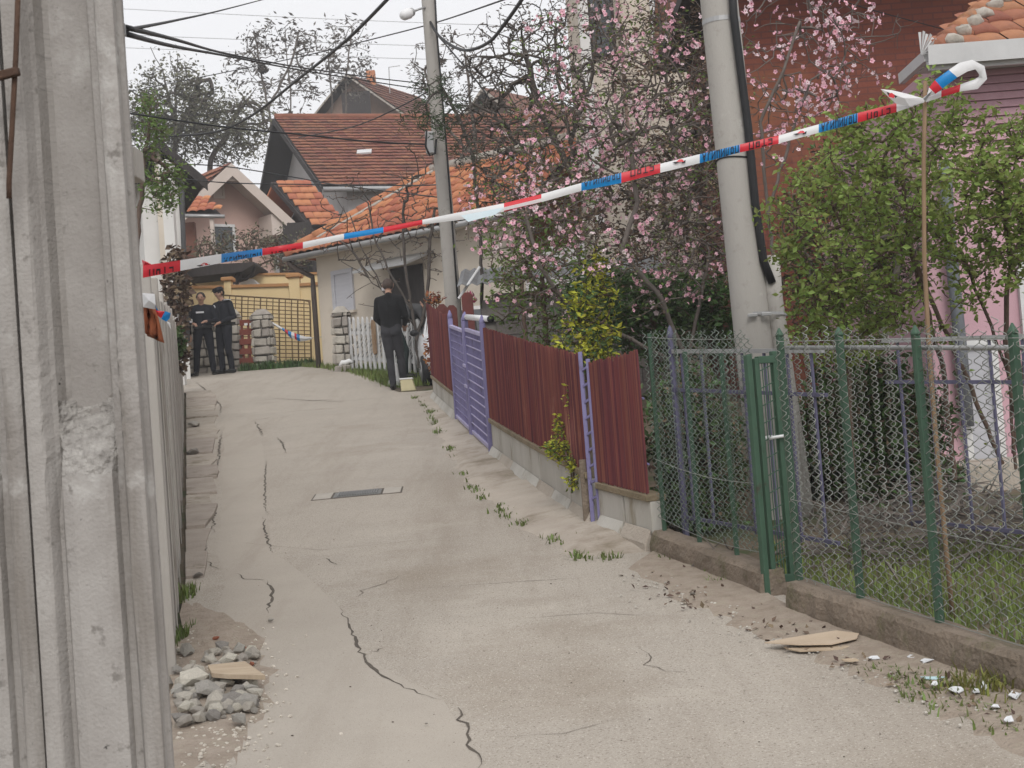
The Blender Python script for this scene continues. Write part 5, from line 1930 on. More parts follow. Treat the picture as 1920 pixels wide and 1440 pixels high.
def stone_block(rg, w, d, hh):
    mb = MB()
    e = .16
    x, y, z = w / 2, d / 2, hh / 2
    j = lambda s: rg.uniform(-s, s)
    p = [V((sx * x + j(.02), sy * y + j(.02), sz * z + j(.018))) for sz in (-1, 1) for sx, sy in ((-1, -1), (1, -1), (1, 1), (-1, 1))]
    mb.hexa(p)
    me = bpy.data.meshes.new('stone')
    bm = bmesh.new()
    vs = [bm.verts.new(v) for v in mb.v]
    for f in mb.f:
        bm.faces.new([vs[i] for i in f])
    bmesh.ops.bevel(bm, geom=bm.edges[:], offset=min(w, hh) * .13, segments=1, affect='EDGES')
    bm.to_mesh(me)
    bm.free()
    me.materials.append(HM['stone'])
    return me
_rs = random.Random(12)
STONES = [stone_block(_rs, *s) for s in ((.20, .14, .17), (.24, .14, .15), (.17, .14, .20), (.28, .14, .18), (.36, .14, .16))]

def stone_pillar(name, label, px0, px1, py_top, Y, cap=True, cat='pillar', pitch=.19):
    x0, x1 = at(px0, 690, Y).x, at(px1, 690, Y).x
    zt = at((px0 + px1) / 2, py_top, Y).z
    zb = h(Y) - .05
    root = thing(name, label, cat, V(((x0 + x1) / 2, Y, zb)))
    w = x1 - x0
    D = min(w, .42)
    mb = MB(); mb.box(((x0 + x1) / 2, Y + D / 2 + .03, (zb + zt) / 2), (w - .06, D - .04, zt - zb)); mb.build('mortar_core', HM['stone_core'], root)
    r = random.Random(px0)
    z = zb
    row = 0
    while z < zt - .06:
        hh = min(r.uniform(.14, .22), zt - z)
        for face in range(3):
            span = w if face == 0 else D
            u = 0
            while u < span - .04:
                ww = min(r.uniform(.16, .34), span - u)
                if span - u - ww < .07:
                    ww = span - u
                me = r.choice(STONES)
                dim = [max(v.co[i] for v in me.vertices) - min(v.co[i] for v in me.vertices) for i in range(3)]
                if face == 0:
                    loc, rz = (x0 + u + ww / 2, Y + .04 - r.uniform(0, .035), z + hh / 2), 0
                elif face == 1:
                    loc, rz = (x0 + .02, Y + u + ww / 2, z + hh / 2), -math.pi / 2
                else:
                    loc, rz = (x1 - .02, Y + u + ww / 2, z + hh / 2), math.pi / 2
                inst('stone', me, root, V(loc) - root.location, (0, 0, rz), (ww * .95 / dim[0], 1, hh * .94 / dim[2]))
                u += ww
        z += hh
        row += 1
    if cap:
        mb = MB()
        mb.hexa([(x0 - .04, Y - .03, zt), (x1 + .04, Y - .03, zt), (x1 + .04, Y + D + .06, zt), (x0 - .04, Y + D + .06, zt), (x0 + w * .25, Y + D * .3, zt + .14), (x1 - w * .25, Y + D * .3, zt + .14), (x1 - w * .25, Y + D * .7, zt + .14), (x0 + w * .25, Y + D * .7, zt + .14)])
        mb.build('cap_stone', HM['stone'], root, bevel=.02)
    return root
stone_pillar('stone_pillar', 'squared stone pillar right of the red board fence, before the rusty lattice', 479, 511, 590, 32.9)
stone_pillar('stone_pillar', 'rounded-top stone pillar behind the capped policeman', 438, 452, 590, 33.1)
stone_pillar('stone_wall', 'low stacked stone wall behind the policemen', 300, 362, 610, 33.3, cap=False, cat='wall')
stone_pillar('stone_wall', 'piece of stone wall between the two policemen', 363, 437, 604, 33.35, cap=False, cat='wall')
stone_pillar('stone_pillar', 'stone pillar at the corner of the small cream house by the white pickets', 631, 659, 586, 29.0)

def red_boards():
    Y = 33.0
    root = thing('board_fence', 'short red painted board fence between two stone pillars', 'fence', V((at(463, 690, Y).x, Y, h(Y))))
    for i, yy in enumerate((604, 622, 640, 658, 676)):
        p, q = at(449, yy, Y), at(480, yy, Y)
        mb = MB(); mb.box(((p.x + q.x) / 2, Y, p.z - .02), (q.x - p.x, .03, .13)); mb.build('board', HM['redwood'], root, bevel=.005)
    for x in (452, 464, 476):
        p, q = at(x, 600, Y), at(x, 690, Y)
        mb = MB(); mb.beam(V((p.x, Y + .03, p.z)), V((p.x, Y + .03, h(Y) - .05)), .05, .04); mb.build('batten', HM['redwood'], root)
    for x in (461, 471):
        c = at(x, 608, Y - .03)
        mb = MB(); mb.box(c, (.07, .02, .05)); mb.build('white_plate', MT['white'], root)
red_boards()

def small_tape():
    Y = 33.0
    root = thing('police_tape', 'short twisted length of police tape hanging from the squared stone pillar', 'tape', at(540, 620, Y))
    mats = [MT['t_white'], MT['t_red'], MT['t_blue']]
    P = [(511, 606, 2, 0), (522, 613, 3, 0), (529, 617, 3, 2), (534, 620, 3, 1), (540, 625, 5, 2), (546, 628, 6, 0), (552, 630, 6, 1), (556, 632, 6, 2), (562, 634, 6, 0), (573, 635, 4, 0), (584, 634, 2, 0)]
    mb = MB()
    vs = []
    for i, (x, y, w, c) in enumerate(P):
        vs += [at(x, y - w, Y - .02 * (i % 2)), at(x, y, Y - .05), at(x + 1, y + w, Y)]
    mb.v = [tuple(v) for v in vs]
    for i in range(len(P) - 1):
        a = 3 * i
        mb.f += [(a, a + 1, a + 4, a + 3), (a + 1, a + 2, a + 5, a + 4)]
        mb.m += [P[i][3]] * 2
    mb.build('band', mats, root)
    mb = MB(); mb.tube([at(584, 634, Y), at(600, 632, Y), at(614, 631, Y - .1)], .008, n=4); mb.build('string', MT['steel'], root)
small_tape()

def white_pickets():
    Y0, Y1 = 29.0, 26.6
    a, b = at(662, 690, Y0), at(790, 700, Y1)
    root = thing('picket_fence', 'white picket fence with diagonal lattice below the small cream house', 'fence', G(a.x, a.y))
    T = V((b.x - a.x, b.y - a.y, 0))
    L = T.length
    T.normalize()
    n = 15
    H = .96
    for i in range(n):
        p = V((a.x, a.y, 0)) + T * (L * i / (n - 1))
        z = h(p.y) + .05
        w = .055 if i % 5 else .075
        mb = MB()
        q = V((T.y, -T.x, 0)) * .03
        mb.extr([p - T * w / 2 * 1 + UP * z, p + T * w / 2 + UP * z, p + T * w / 2 + UP * (z + H), p + UP * (z + H + .05), p - T * w / 2 + UP * (z + H)], q)
        mb.build('picket', HM['whitewood'], root)
    for z in (.25, .75):
        mb = MB(); p, q = V((a.x, a.y, h(a.y) + z)) , V((b.x, b.y, h(b.y) + z)); off = V((-T.y, T.x, 0)) * .03
        mb.beam(p + off, q + off, .04, .06); mb.build('rail', HM['whitewood'], root)
    for i in range(26):
        p = V((a.x, a.y, 0)) + T * (L * i / 26)
        q = V((a.x, a.y, 0)) + T * min(L, L * i / 26 + .28)
        off = V((-T.y, T.x, 0)) * .07
        for k in range(3):
            z = .2 + k * .25
            mb = MB(); mb.beam(p + off + UP * (h(p.y) + z), q + off + UP * (h(q.y) + z + .24), .03, .012); mb.build('lattice_slat', HM['whitewood'], root)
    # bark-edged plank hung on the pickets
    c = at(704, 632, 28.0)
    mb = MB()
    q = V((T.y, -T.x, 0))
    c2 = V((a.x, a.y, 0)) + T * ((V((c.x, c.y, 0)) - V((a.x, a.y, 0))).dot(T)) + q * .05
    pts = [(-.07, -.28), (-.02, -.33), (.06, -.31), (.075, .2), (.05, .31), (-.04, .33), (-.075, .25)]
    mb.extr([c2 + T * x + UP * (c.z + y) for x, y in pts], q * .03)
    tag(mb.build('wood_slab', mat('split_wood', (.34, .24, .15), (.20, .12, .07), scale=4, stretch=(5, 5, .7)), origin=(c2.x, c2.y, c.z)), 'brown bark-edged wood slab hung on the white pickets', 'plank')
    mb = MB(); p = at(787, 640, 26.2); mb.lathe((p.x, p.y, h(p.y) - .05), [(.045, 0), (.045, 1.02), (.055, 1.04), (.05, 1.09), (.01, 1.11)], n=12)
    tag(mb.build('fence_post', MT['white'], origin=(p.x, p.y, h(p.y)), smooth=True), 'round white post at the near end of the white pickets', 'post')
white_pickets()

# ------------------------------------------------------------------ plants
LM = dict(
    bark=mat('dark_bark', (.105, .088, .077), (.058, .049, .043), scale=12, rough=.9, bump=.5),
    bark_grey=mat('grey_bark', (.17, .145, .128), (.10, .085, .075), scale=10, rough=.9),
    bark_brown=mat('brown_bark', (.15, .10, .075), (.085, .058, .045), scale=12, rough=.9, bump=.4),
    privet=mat('privet_leaf', (.29, .36, .095), (.16, .215, .05), scale=1.6, rough=.5, island=.40, trans=.4),
    hedge=mat('laurel_leaf', (.085, .14, .042), (.048, .085, .028), scale=3, rough=.45, island=.4, trans=.15),
    spring=mat('spring_leaf', (.15, .22, .05), (.09, .14, .03), scale=2, rough=.55, island=.35, trans=.25),
    yellow=mat('forsythia_petal', (.50, .47, .05), (.33, .36, .04), scale=4, rough=.6, island=.3, trans=.25),
    olive=mat('dull_olive_leaf', (.15, .145, .09), (.09, .088, .058), scale=1, rough=.7, island=.4, trans=.1),
    pod=mat('dry_seed_pod', (.14, .125, .11), (.085, .077, .068), scale=2, rough=.8, island=.35),
    fir=mat('conifer_needle', (.05, .085, .03), (.03, .055, .02), scale=2, rough=.7, island=.35),
    dead=mat('withered_leaf', (.17, .115, .08), (.09, .062, .046), scale=5, rough=.8, island=.5),
    rustleaf=mat('rust_dry_leaf', (.34, .12, .045), (.20, .07, .03), scale=5, rough=.8, island=.4),
    petal=mat('peach_blossom_petal', (.86, .56, .63), (.80, .42, .52), scale=6, rough=.6, island=.22, trans=.3),
    petal_pale=mat('pale_petal', (.84, .72, .74), (.80, .62, .66), scale=6, rough=.6, island=.12, trans=.3),
    pistil=mat('blossom_heart', (.42, .04, .13), (.32, .03, .10), scale=6, rough=.6),
    magnolia=mat('magnolia_petal', (.42, .06, .16), (.30, .04, .11), scale=6, rough=.5, trans=.2),
    grass=mat('grass_blade', (.17, .22, .06), (.10, .135, .038), scale=1.2, rough=.6, island=.40, trans=.2),
    lawn=mat('lawn_blade', (.20, .245, .065), (.12, .16, .042), scale=.8, rough=.6, island=.35, trans=.2),
    moss=mat('mossy_weed', (.24, .23, .06), (.13, .14, .035), scale=6, rough=.8, island=.4, trans=.15),
)

def scaffold(bases, attract, step, seed, rmin, rmax, power=.42, droop=.0, wig=.12):
    """branches reaching from the base polylines to every point of the crown; returns tubes and twig tips"""
    r = random.Random(seed)
    pos = []
    par = []
    paths = []
    for poly in bases:
        idx = []
        for i, p in enumerate(poly):
            p = V(p)
            if i == 0:
                pos.append(p); par.append(-1); idx.append(len(pos) - 1)
            else:
                q = V(poly[i - 1])
                k = max(1, int((p - q).length / step))
                for j in range(1, k + 1):
                    pos.append(q.lerp(p, j / k) + (V((r.uniform(-1, 1), r.uniform(-1, 1), r.uniform(-1, 1))) * step * wig if j < k else V()))
                    par.append(idx[-1]); idx.append(len(pos) - 1)
        paths.append(idx)
    cap = len(pos) + 1
    arr = np.zeros((len(pos) + len(attract) * 80, 3))
    n = len(pos)
    arr[:n] = [tuple(p) for p in pos]
    root = arr[0].copy()
    order = sorted(attract, key=lambda a: min((a - V(b[-1])).length for b in bases))
    dist0 = np.zeros(arr.shape[0])
    for a in order:
        av = np.array(a)
        d = np.linalg.norm(arr[:n] - av, axis=1)
        i = int(np.argmin(d + (arr[:n, 2] > av[2] + .1) * .3 * d))
        L = d[i]
        if L < step * .6:
            continue
        p0 = V(arr[i])
        k = max(2, min(70, int(L / step)))
        idx = [i]
        side = V((r.uniform(-1, 1), r.uniform(-1, 1), r.uniform(-.6, 1))) * L * .07
        for j in range(1, k + 1):
            t = j / k
            q = p0.lerp(a, t) + side * math.sin(math.pi * t) + V((r.uniform(-1, 1), r.uniform(-1, 1), r.uniform(-1, 1))) * step * wig * (1 if j < k else 0)
            q.z -= droop * L * math.sin(math.pi * t)
            arr[n] = tuple(q)
            par.append(idx[-1])
            idx.append(n)
            n += 1
        paths.append(idx)
    cnt = [0] * n
    for idx in paths:
        i = idx[-1]
        while i >= 0:
            cnt[i] += 1
            i = par[i]
    rad = [min(rmax, rmin * max(1, c) ** power) for c in cnt]
    mb = MB()
    tips = []
    for idx in paths:
        P = [V(arr[i]) for i in idx]
        R_ = [rad[i] for i in idx]
        if len(P) > 1:
            R_[0] = min(R_[0], R_[1] * 1.3)
        mx = max(R_)
        if len(P) < 2:
            continue
        mb.tube(P, R_, n=8 if mx > rmin * 8 else (5 if mx > rmin * 3 else 3), cap=False)
        tips.append(P)
    return mb, tips

def ell(c, rx, ry, rz, n, r, shell=.3):
    out = []
    while len(out) < n:
        p = V((r.uniform(-1, 1), r.uniform(-1, 1), r.uniform(-1, 1)))
        if shell < p.length < 1:
            out.append(V((c.x + p.x * rx, c.y + p.y * ry, c.z + p.z * rz)))
    return out

def pell(px, py, Y, rx, ry, dy, n, r, shell=.3):      # crown volume: centre and radii as seen, depth radius in metres
    c = at(px, py, Y)
    return ell(c, rx * Y / FPX, dy, ry * Y / FPX, n, r, shell)

def leaf_mesh(points, size, seed, up=.4, slim=.5, spread=0.0, jit=.35):
    g = np.random.default_rng(seed)
    P = np.array([tuple(p) for p in points])
    n = len(P)
    if spread:
        P = P + g.normal(0, spread, (n, 3))
    d = g.normal(0, 1, (n, 3))
    d[:, 2] *= .6
    d /= np.linalg.norm(d, axis=1)[:, None]
    nn = g.normal(0, 1, (n, 3))
    nn[:, 2] += up * 2
    nn[:, 1] -= up * .5
    s = np.cross(d, nn)
    s /= np.linalg.norm(s, axis=1)[:, None] + 1e-9
    nrm = np.cross(s, d)
    L = size * (g.uniform(1 - jit, 1 + jit, (n, 1)) * np.where(g.random((n, 1)) < .25, .55, 1.0))
    W = L * slim
    v0 = P
    v1 = P + d * L * .45 + s * W * .5 + nrm * L * .08
    v2 = P + d * L
    v3 = P + d * L * .45 - s * W * .5 + nrm * L * .08
    vs = np.stack([v0, v1, v2, v3], 1).reshape(-1, 3)
    mb = MB()
    mb.v = [tuple(x) for x in vs.tolist()]
    mb.f = [f for i in range(n) for f in ((4 * i, 4 * i + 1, 4 * i + 2), (4 * i, 4 * i + 2, 4 * i + 3))]
    mb.m = [0] * len(mb.f)
    return mb

def flower_mesh(points, size, seed, pale=.15):
    r = random.Random(seed)
    mb = MB()
    for p in points:
        n = V((r.gauss(0, .7), r.gauss(-.5, .7), r.gauss(.1, .6)))
        n.normalize()
        a = n.orthogonal().normalized()
        b = n.cross(a)
        R_ = size * r.uniform(.6, 1.15) / 2
        cup = r.uniform(.1, .8)
        mi = 1 if r.random() < pale else 0
        rot = r.uniform(0, 6.28)
        for k in range(5):
            g = rot + k * 2 * math.pi / 5
            u = a * math.cos(g) + b * math.sin(g)
            w = n.cross(u)
            t = p + u * R_ + n * R_ * cup
            m = p + u * R_ * .6 + n * R_ * cup * .4
            mb.add([p, m + w * R_ * .42, t, m - w * R_ * .42], [(0, 1, 2, 3)], mi)
        q = p + n * R_ * .08
        mb.add([q + a * R_ * .26, q + b * R_ * .26, q - a * R_ * .26, q - b * R_ * .26], [(0, 1, 2, 3)], 2)
    return mb

def along(tips, n_each, r, last=.6):
    out = []
    for P in tips:
        k = len(P)
        for _ in range(n_each):
            t = 1 - r.random() ** 1.3 * last
            i = t * (k - 1)
            j = min(k - 2, int(i))
            out.append(P[j].lerp(P[j + 1], i - j))
    return out

def plant(name, label, cat, base, bases, attract, bark, step=.12, rmin=.004, rmax=.08, seed=1, leaves=(), group=None, power=.42, droop=0, wig=.12, trunk_name='branches'):
    r = random.Random(seed)
    root = thing(name, label, cat, base, group)
    mb, tips = scaffold(bases, attract, step, seed, rmin, rmax, power, droop, wig)
    mb.build(trunk_name, bark, root, smooth=True)
    for (kind, m, n_each, size, spread, extra) in leaves:
        src = [t_ for t_ in tips if r.random() < extra['paths']] if 'paths' in extra else tips
        pts = along(src, n_each, r, extra.get('last', .6))
        if 'frac' in extra:
            pts = [p for p in pts if r.random() < extra['frac']]
        if 'clump' in extra:                    # clumps of several flowers at the same place
            q = []
            for p in pts:
                for _ in range(r.randint(1, extra['clump'])):
                    q.append(p + V((r.gauss(0, spread), r.gauss(0, spread), r.gauss(0, spread))))
            pts = q
        if kind == 'flower':
            fm = flower_mesh(pts, size, seed, extra.get('pale', .15))
            fm.build(extra.get('name', 'blossom'), m, root, kind='stuff')
        else:
            leaf_mesh(pts, size, seed, slim=extra.get('slim', .5), spread=spread).build(extra.get('name', 'foliage'), m, root, kind='stuff')
    return root

R1 = random.Random(21)
PET = [LM['petal'], LM['petal_pale'], LM['pistil']]
# -- the blossoming peach tree behind the mesh gate
def T(*pts):
    return [at(x, y, Y) for x, y, Y in pts]
attr = (pell(1180, 170, 13.2, 250, 210, 1.3, 620, R1, .05) + pell(1000, 400, 12.8, 140, 110, .8, 240, R1, .05) + pell(1310, 400, 13, 110, 170, .9, 260, R1, .05) + pell(1140, 520, 12.6, 230, 100, .7, 170, R1) + pell(1060, 300, 13.4, 160, 140, 1.0, 200, R1))
plant('peach_tree', 'pink blossoming peach tree spreading behind the maroon screens', 'tree', G(at(1290, 690, 13).x, 13),
      [T((1285, 800, 13), (1290, 665, 13), (1312, 563, 13), (1330, 470, 13.1)), T((1288, 680, 13), (1240, 560, 12.9), (1165, 470, 12.9), (1195, 380, 13.1), (1180, 260, 13.2)), T((1288, 690, 13.1), (1150, 620, 13), (1055, 560, 12.9), (1006, 487, 12.8), (985, 400, 12.8))],
      attr, LM['bark_grey'], step=.09, rmin=.0034, rmax=.03, seed=4, power=.29, wig=.08,
      leaves=[('flower', PET, 2, .052, .055, dict(paths=.17, frac=.85, clump=6, pale=.25, last=.5)), ('leaf', LM['dead'], 6, .03, .02, dict(name='buds', slim=.45, last=.9)), ('leaf', LM['spring'], 3, .038, .04, dict(name='young_leaves', slim=.5, last=.6))])
attr = pell(1500, 110, 12.2, 135, 150, .8, 210, R1) + pell(1610, 60, 12.4, 110, 100, .7, 70, R1) + pell(1450, 230, 12, 80, 90, .5, 60, R1)
plant('peach_tree', 'younger pink blossoming tree before the dark red brick wall', 'tree', G(at(1470, 700, 12.2).x, 12.2),
      [T((1485, 860, 12.2), (1470, 640, 12.2), (1440, 400, 12.2), (1425, 230, 12.1), (1470, 130, 12.1), (1500, 40, 12.2)), T((1440, 400, 12.2), (1480, 260, 12.3), (1520, 150, 12.3))],
      attr, LM['bark_grey'], step=.09, rmin=.0032, rmax=.022, seed=8, power=.30, wig=.1,
      leaves=[('flower', PET, 3, .050, .05, dict(paths=.30, frac=.6, clump=5, pale=.38, last=.6))])
# -- tangle of bare trees behind
attr = pell(990, 190, 20, 150, 190, 1.6, 700, R1, .1) + pell(1080, 120, 20, 120, 160, 1.2, 320, R1, .1) + pell(930, 300, 19.5, 90, 120, .8, 120, R1)
plant('bare_tree', 'large bare grey tree with dense fine twigs left of the cream house', 'tree', G(at(1080, 640, 20).x, 20),
      [T((1090, 640, 20), (1082, 400, 20), (1068, 255, 20), (1045, 150, 20), (1040, 60, 20)), T((1075, 330, 20), (1010, 200, 20), (980, 80, 20)), T((1070, 270, 20), (1110, 140, 20), (1120, 40, 20))],
      attr, LM['bark'], step=.16, rmin=.0055, rmax=.075, seed=12, power=.32, wig=.09, leaves=[('leaf', LM['pod'], 4, .05, .02, dict(name='buds', slim=.5))])
attr = pell(1250, 180, 18, 110, 200, 1.0, 320, R1, .1) + pell(1330, 250, 17.5, 60, 150, .7, 160, R1) + pell(1220, 400, 17.2, 190, 150, .8, 640, R1, 0)
plant('bare_tree', 'bare dark tree before the cream house wall', 'tree', G(at(1290, 640, 18).x, 18),
      [T((1300, 640, 18), (1285, 420, 18), (1262, 260, 18), (1245, 120, 18), (1235, 10, 18)), T((1285, 400, 18), (1320, 280, 18), (1335, 150, 18))],
      attr, LM['bark'], step=.14, rmin=.005, rmax=.06, seed=14, power=.32, wig=.09, leaves=[('leaf', LM['dead'], 12, .06, .05, dict(name='dry_leaves', slim=.5, last=.9))])
# -- bare fruit tree in front of the small house
attr = pell(720, 420, 26.5, 140, 120, 1.1, 190, R1, .3) + pell(810, 380, 26.3, 70, 150, .8, 120, R1)
plant('fruit_tree', 'bare dark fruit tree in front of the small orange-roofed house', 'tree', G(at(782, 690, 26).x, 26),
      [T((785, 690, 26), (775, 600, 26), (762, 520, 26.2), (755, 440, 26.3), (758, 380, 26.3)), T((775, 610, 26), (720, 545, 26.4), (680, 470, 26.6), (655, 400, 26.7)), T((770, 580, 26), (735, 520, 26.2), (700, 440, 26.4), (690, 380, 26.5)), T((780, 640, 26), (800, 560, 26), (805, 470, 26.1), (815, 390, 26.2)), T((740, 570, 26.1), (690, 520, 26.6), (640, 490, 26.9)), T((700, 528, 26.5), (668, 545, 26.6), (650, 560, 26.7)), T((690, 520, 26.6), (660, 470, 26.7), (625, 440, 26.9)), T((735, 560, 26.1), (700, 575, 26.2), (672, 570, 26.3))],
      attr, LM['bark'], step=.16, rmin=.006, rmax=.055, seed=15, power=.36, wig=.12, leaves=[('leaf', LM['dead'], 2, .06, .02, dict(name='buds', slim=.5))])
# -- privet thicket at the right
attr = (pell(1560, 420, 9.4, 130, 200, .7, 230, R1, .15) + pell(1720, 330, 9.2, 200, 130, .7, 230, R1, .15) + pell(1850, 380, 9.0, 130, 180, .6, 170, R1, .15) + pell(1910, 330, 9.0, 60, 130, .5, 70, R1, 0) + pell(1905, 440, 9.0, 70, 110, .4, 90, R1, 0) + pell(1590, 600, 9.6, 130, 95, .5, 170, R1, 0) + pell(1760, 520, 9.3, 120, 120, .5, 60, R1) + pell(1640, 230, 9.2, 100, 60, .4, 40, R1) + pell(1760, 190, 9.2, 60, 50, .35, 28, R1))
plant('privet_bush', 'tall bright green privet bush over the mesh fence at the right', 'bush', G(at(1800, 950, 9.4).x, 9.4),
      [T((1905, 880, 9.5), (1890, 700, 9.4), (1850, 590, 9.3), (1800, 470, 9.3)), T((1915, 860, 9.5), (1885, 640, 9.3), (1895, 480, 9.2), (1880, 380, 9.1)), T((1880, 870, 9.6), (1800, 680, 9.5), (1745, 560, 9.4), (1700, 450, 9.4)), T((1600, 900, 9.8), (1590, 700, 9.7), (1575, 560, 9.6), (1560, 430, 9.5)), T((1790, 900, 9.8), (1770, 700, 9.7), (1710, 480, 9.5), (1690, 330, 9.3)), T((1900, 850, 9.5), (1930, 600, 9.2), (1925, 430, 9.0))],
      attr, LM['bark_brown'], step=.08, rmin=.003, rmax=.04, seed=16, power=.32, wig=.1,
      leaves=[('leaf', LM['privet'], 16, .046, .035, dict(slim=.55, last=.95))])
# -- evergreen hedge and yellow forsythia behind the long screen
attr = pell(1230, 600, 13.6, 140, 85, .6, 200, R1, .0) + pell(1340, 590, 13.4, 70, 90, .4, 70, R1, 0) + pell(1130, 560, 13.8, 90, 70, .5, 80, R1)
plant('laurel_hedge', 'dark evergreen bush behind the yellow forsythia', 'bush', G(at(1230, 800, 13.6).x, 13.6), [T((1240, 800, 13.6), (1230, 660, 13.6), (1225, 600, 13.6)), T((1330, 800, 13.4), (1330, 620, 13.4)), T((1150, 800, 13.8), (1140, 620, 13.8))],
      attr, LM['bark_brown'], step=.1, rmin=.0045, rmax=.03, seed=17, leaves=[('leaf', LM['hedge'], 24, .075, .05, dict(slim=.45, last=.95))])
attr = pell(1110, 600, 12.6, 58, 95, .3, 100, R1, 0) + pell(1095, 655, 12.4, 65, 45, .25, 60, R1, 0) + pell(1120, 510, 12.7, 32, 40, .2, 24, R1, 0)
plant('forsythia', 'yellow flowering forsythia showing above the long maroon screen', 'bush', G(at(1100, 850, 12.5).x, 12.5), [T((1105, 850, 12.5), (1100, 700, 12.5), (1105, 600, 12.6)), T((1105, 850, 12.5), (1085, 690, 12.4))],
      attr, LM['bark_brown'], step=.08, rmin=.004, rmax=.02, seed=18, leaves=[('leaf', LM['yellow'], 11, .06, .035, dict(name='flowers', slim=.45, last=.9)), ('leaf', LM['hedge'], 6, .06, .06, dict(last=.9))])
attr = pell(1010, 480, 14.6, 110, 90, .6, 150, R1, 0) + pell(960, 560, 14.6, 60, 60, .4, 40, R1) + pell(1030, 640, 14.4, 40, 70, .4, 50, R1)
plant('spring_bush', 'loose bush with fresh green leaves behind the lilac gate tube', 'bush', G(at(1020, 760, 14.6).x, 14.6), [T((1030, 780, 14.6), (1025, 640, 14.6), (1015, 520, 14.6))],
      attr, LM['bark_brown'], step=.1, rmin=.0045, rmax=.03, seed=19, leaves=[('leaf', LM['spring'], 11, .055, .06, dict(slim=.5, last=.9))])
attr = pell(1050, 845, 11.35, 36, 24, .08, 44, R1, 0) + pell(1072, 885, 11.1, 20, 34, .07, 22, R1, 0) + pell(1072, 760, 11.2, 8, 60, .04, 12, R1, 0) + pell(1045, 800, 11.4, 14, 26, .05, 10, R1)
plant('wall_forsythia', 'little yellow-green shrub growing out of the long maroon screen above its white wall', 'shrub', at(1070, 925, 11.2), [T((1072, 925, 11.2), (1070, 880, 11.2), (1060, 845, 11.3)), T((1075, 920, 11.2), (1078, 820, 11.2), (1074, 720, 11.2))],
      attr, LM['bark_brown'], step=.04, rmin=.0025, rmax=.008, seed=20, leaves=[('leaf', LM['yellow'], 9, .036, .018, dict(name='flowers', slim=.5, last=.95)), ('leaf', LM['spring'], 5, .034, .02, dict(last=.95))])
# -- conifer boughs in front of the slender pole
attr = pell(830, 225, 21.8, 85, 40, .5, 70, R1, 0) + pell(820, 170, 22, 50, 40, .4, 24, R1) + pell(880, 290, 21.8, 45, 40, .4, 24, R1)
plant('conifer', 'thin green conifer boughs crossing the slender concrete pole', 'tree', G(at(905, 640, 22).x, 22), [T((905, 640, 22), (900, 420, 22), (885, 290, 22), (860, 220, 21.9), (820, 150, 22))],
      attr, LM['bark'], step=.14, rmin=.006, rmax=.05, seed=22, power=.34, wig=.08, leaves=[('leaf', LM['fir'], 16, .09, .05, dict(name='needles', slim=.16, last=.95))])
attr = pell(960, 330, 20.5, 110, 100, .8, 160, R1)
plant('twiggy_bush', 'brown twiggy thicket between the slender pole and the peach tree', 'bush', G(at(980, 640, 20.5).x, 20.5), [T((985, 640, 20.5), (975, 460, 20.5), (965, 380, 20.5)), T((985, 640, 20.5), (930, 450, 20.4))],
      attr, LM['bark_brown'], step=.14, rmin=.006, rmax=.05, seed=23, power=.33, wig=.08, leaves=[('leaf', LM['olive'], 5, .06, .04, dict(slim=.5))])
# -- far trees on the left skyline
attr = pell(330, 210, 58, 90, 90, 3, 330, R1, .1) + pell(430, 245, 58, 90, 65, 3, 240, R1, .1) + pell(275, 250, 57, 45, 70, 2, 110, R1)
plant('old_tree', 'gnarled dark tree with sparse olive foliage on the left skyline', 'tree', V((at(330, 480, 58).x, 58, hill(58))),
      [T((325, 520, 58), (325, 300, 58), (330, 190, 58), (333, 100, 58)), T((328, 230, 58), (305, 130, 58), (282, 88, 58)), T((380, 520, 58), (395, 300, 58), (440, 220, 58), (480, 165, 58)), T((325, 260, 58), (365, 190, 58), (372, 140, 58)), T((330, 150, 58), (318, 96, 58))],
      attr, LM['bark'], step=.35, rmin=.015, rmax=.26, seed=24, power=.40, wig=.2, leaves=[('leaf', LM['olive'], 22, .15, .26, dict(slim=.5, last=.9))])
def pods(name, label, seed, base, bs, at_):
    plant(name, label, 'tree', base, bs, at_, LM['bark_grey'], step=.35, rmin=.012, rmax=.10, seed=seed, power=.34, wig=.1, leaves=[('leaf', LM['pod'], 7, .26, .16, dict(name='seed_pods', slim=.35, last=.5))])
attr = pell(530, 130, 64, 110, 100, 2.5, 170, R1, .3)
pods('pod_tree', 'tall thin tree with dry seed pods and a nest against the sky', 26, V((at(510, 400, 64).x, 64, hill(64))), [T((512, 420, 64), (508, 230, 64), (490, 140, 64), (478, 70, 64)), T((505, 200, 64), (545, 120, 64), (560, 60, 64)), T((545, 420, 64), (545, 180, 64), (535, 60, 64))], attr)
attr = pell(650, 110, 66, 60, 90, 2, 90, R1, .3)
pods('pod_tree', 'slim tree with dry seed pods right of the nest tree', 27, V((at(645, 400, 66).x, 66, hill(66))), [T((620, 420, 66), (622, 180, 66), (615, 90, 66)), T((650, 420, 66), (648, 150, 66), (660, 50, 66))], attr)
def nest():
    mb = MB()
    c = at(492, 129, 63.8)
    r = random.Random(3)
    for i in range(60):
        d = V((r.gauss(0, 1), r.gauss(0, 1), r.gauss(0, 1))).normalized() * .22
        e = V((r.gauss(0, 1), r.gauss(0, 1), r.gauss(0, .6))).normalized() * .22
        mb.tube([c + d, c + e], .03, n=3)
    tag(mb.build('bird_nest', LM['bark'], origin=c), 'dark round bird nest in the tall thin tree', 'nest')
nest()
attr = pell(800, 150, 34, 45, 80, 1, 60, R1) + pell(870, 130, 34, 80, 90, 1.2, 120, R1)
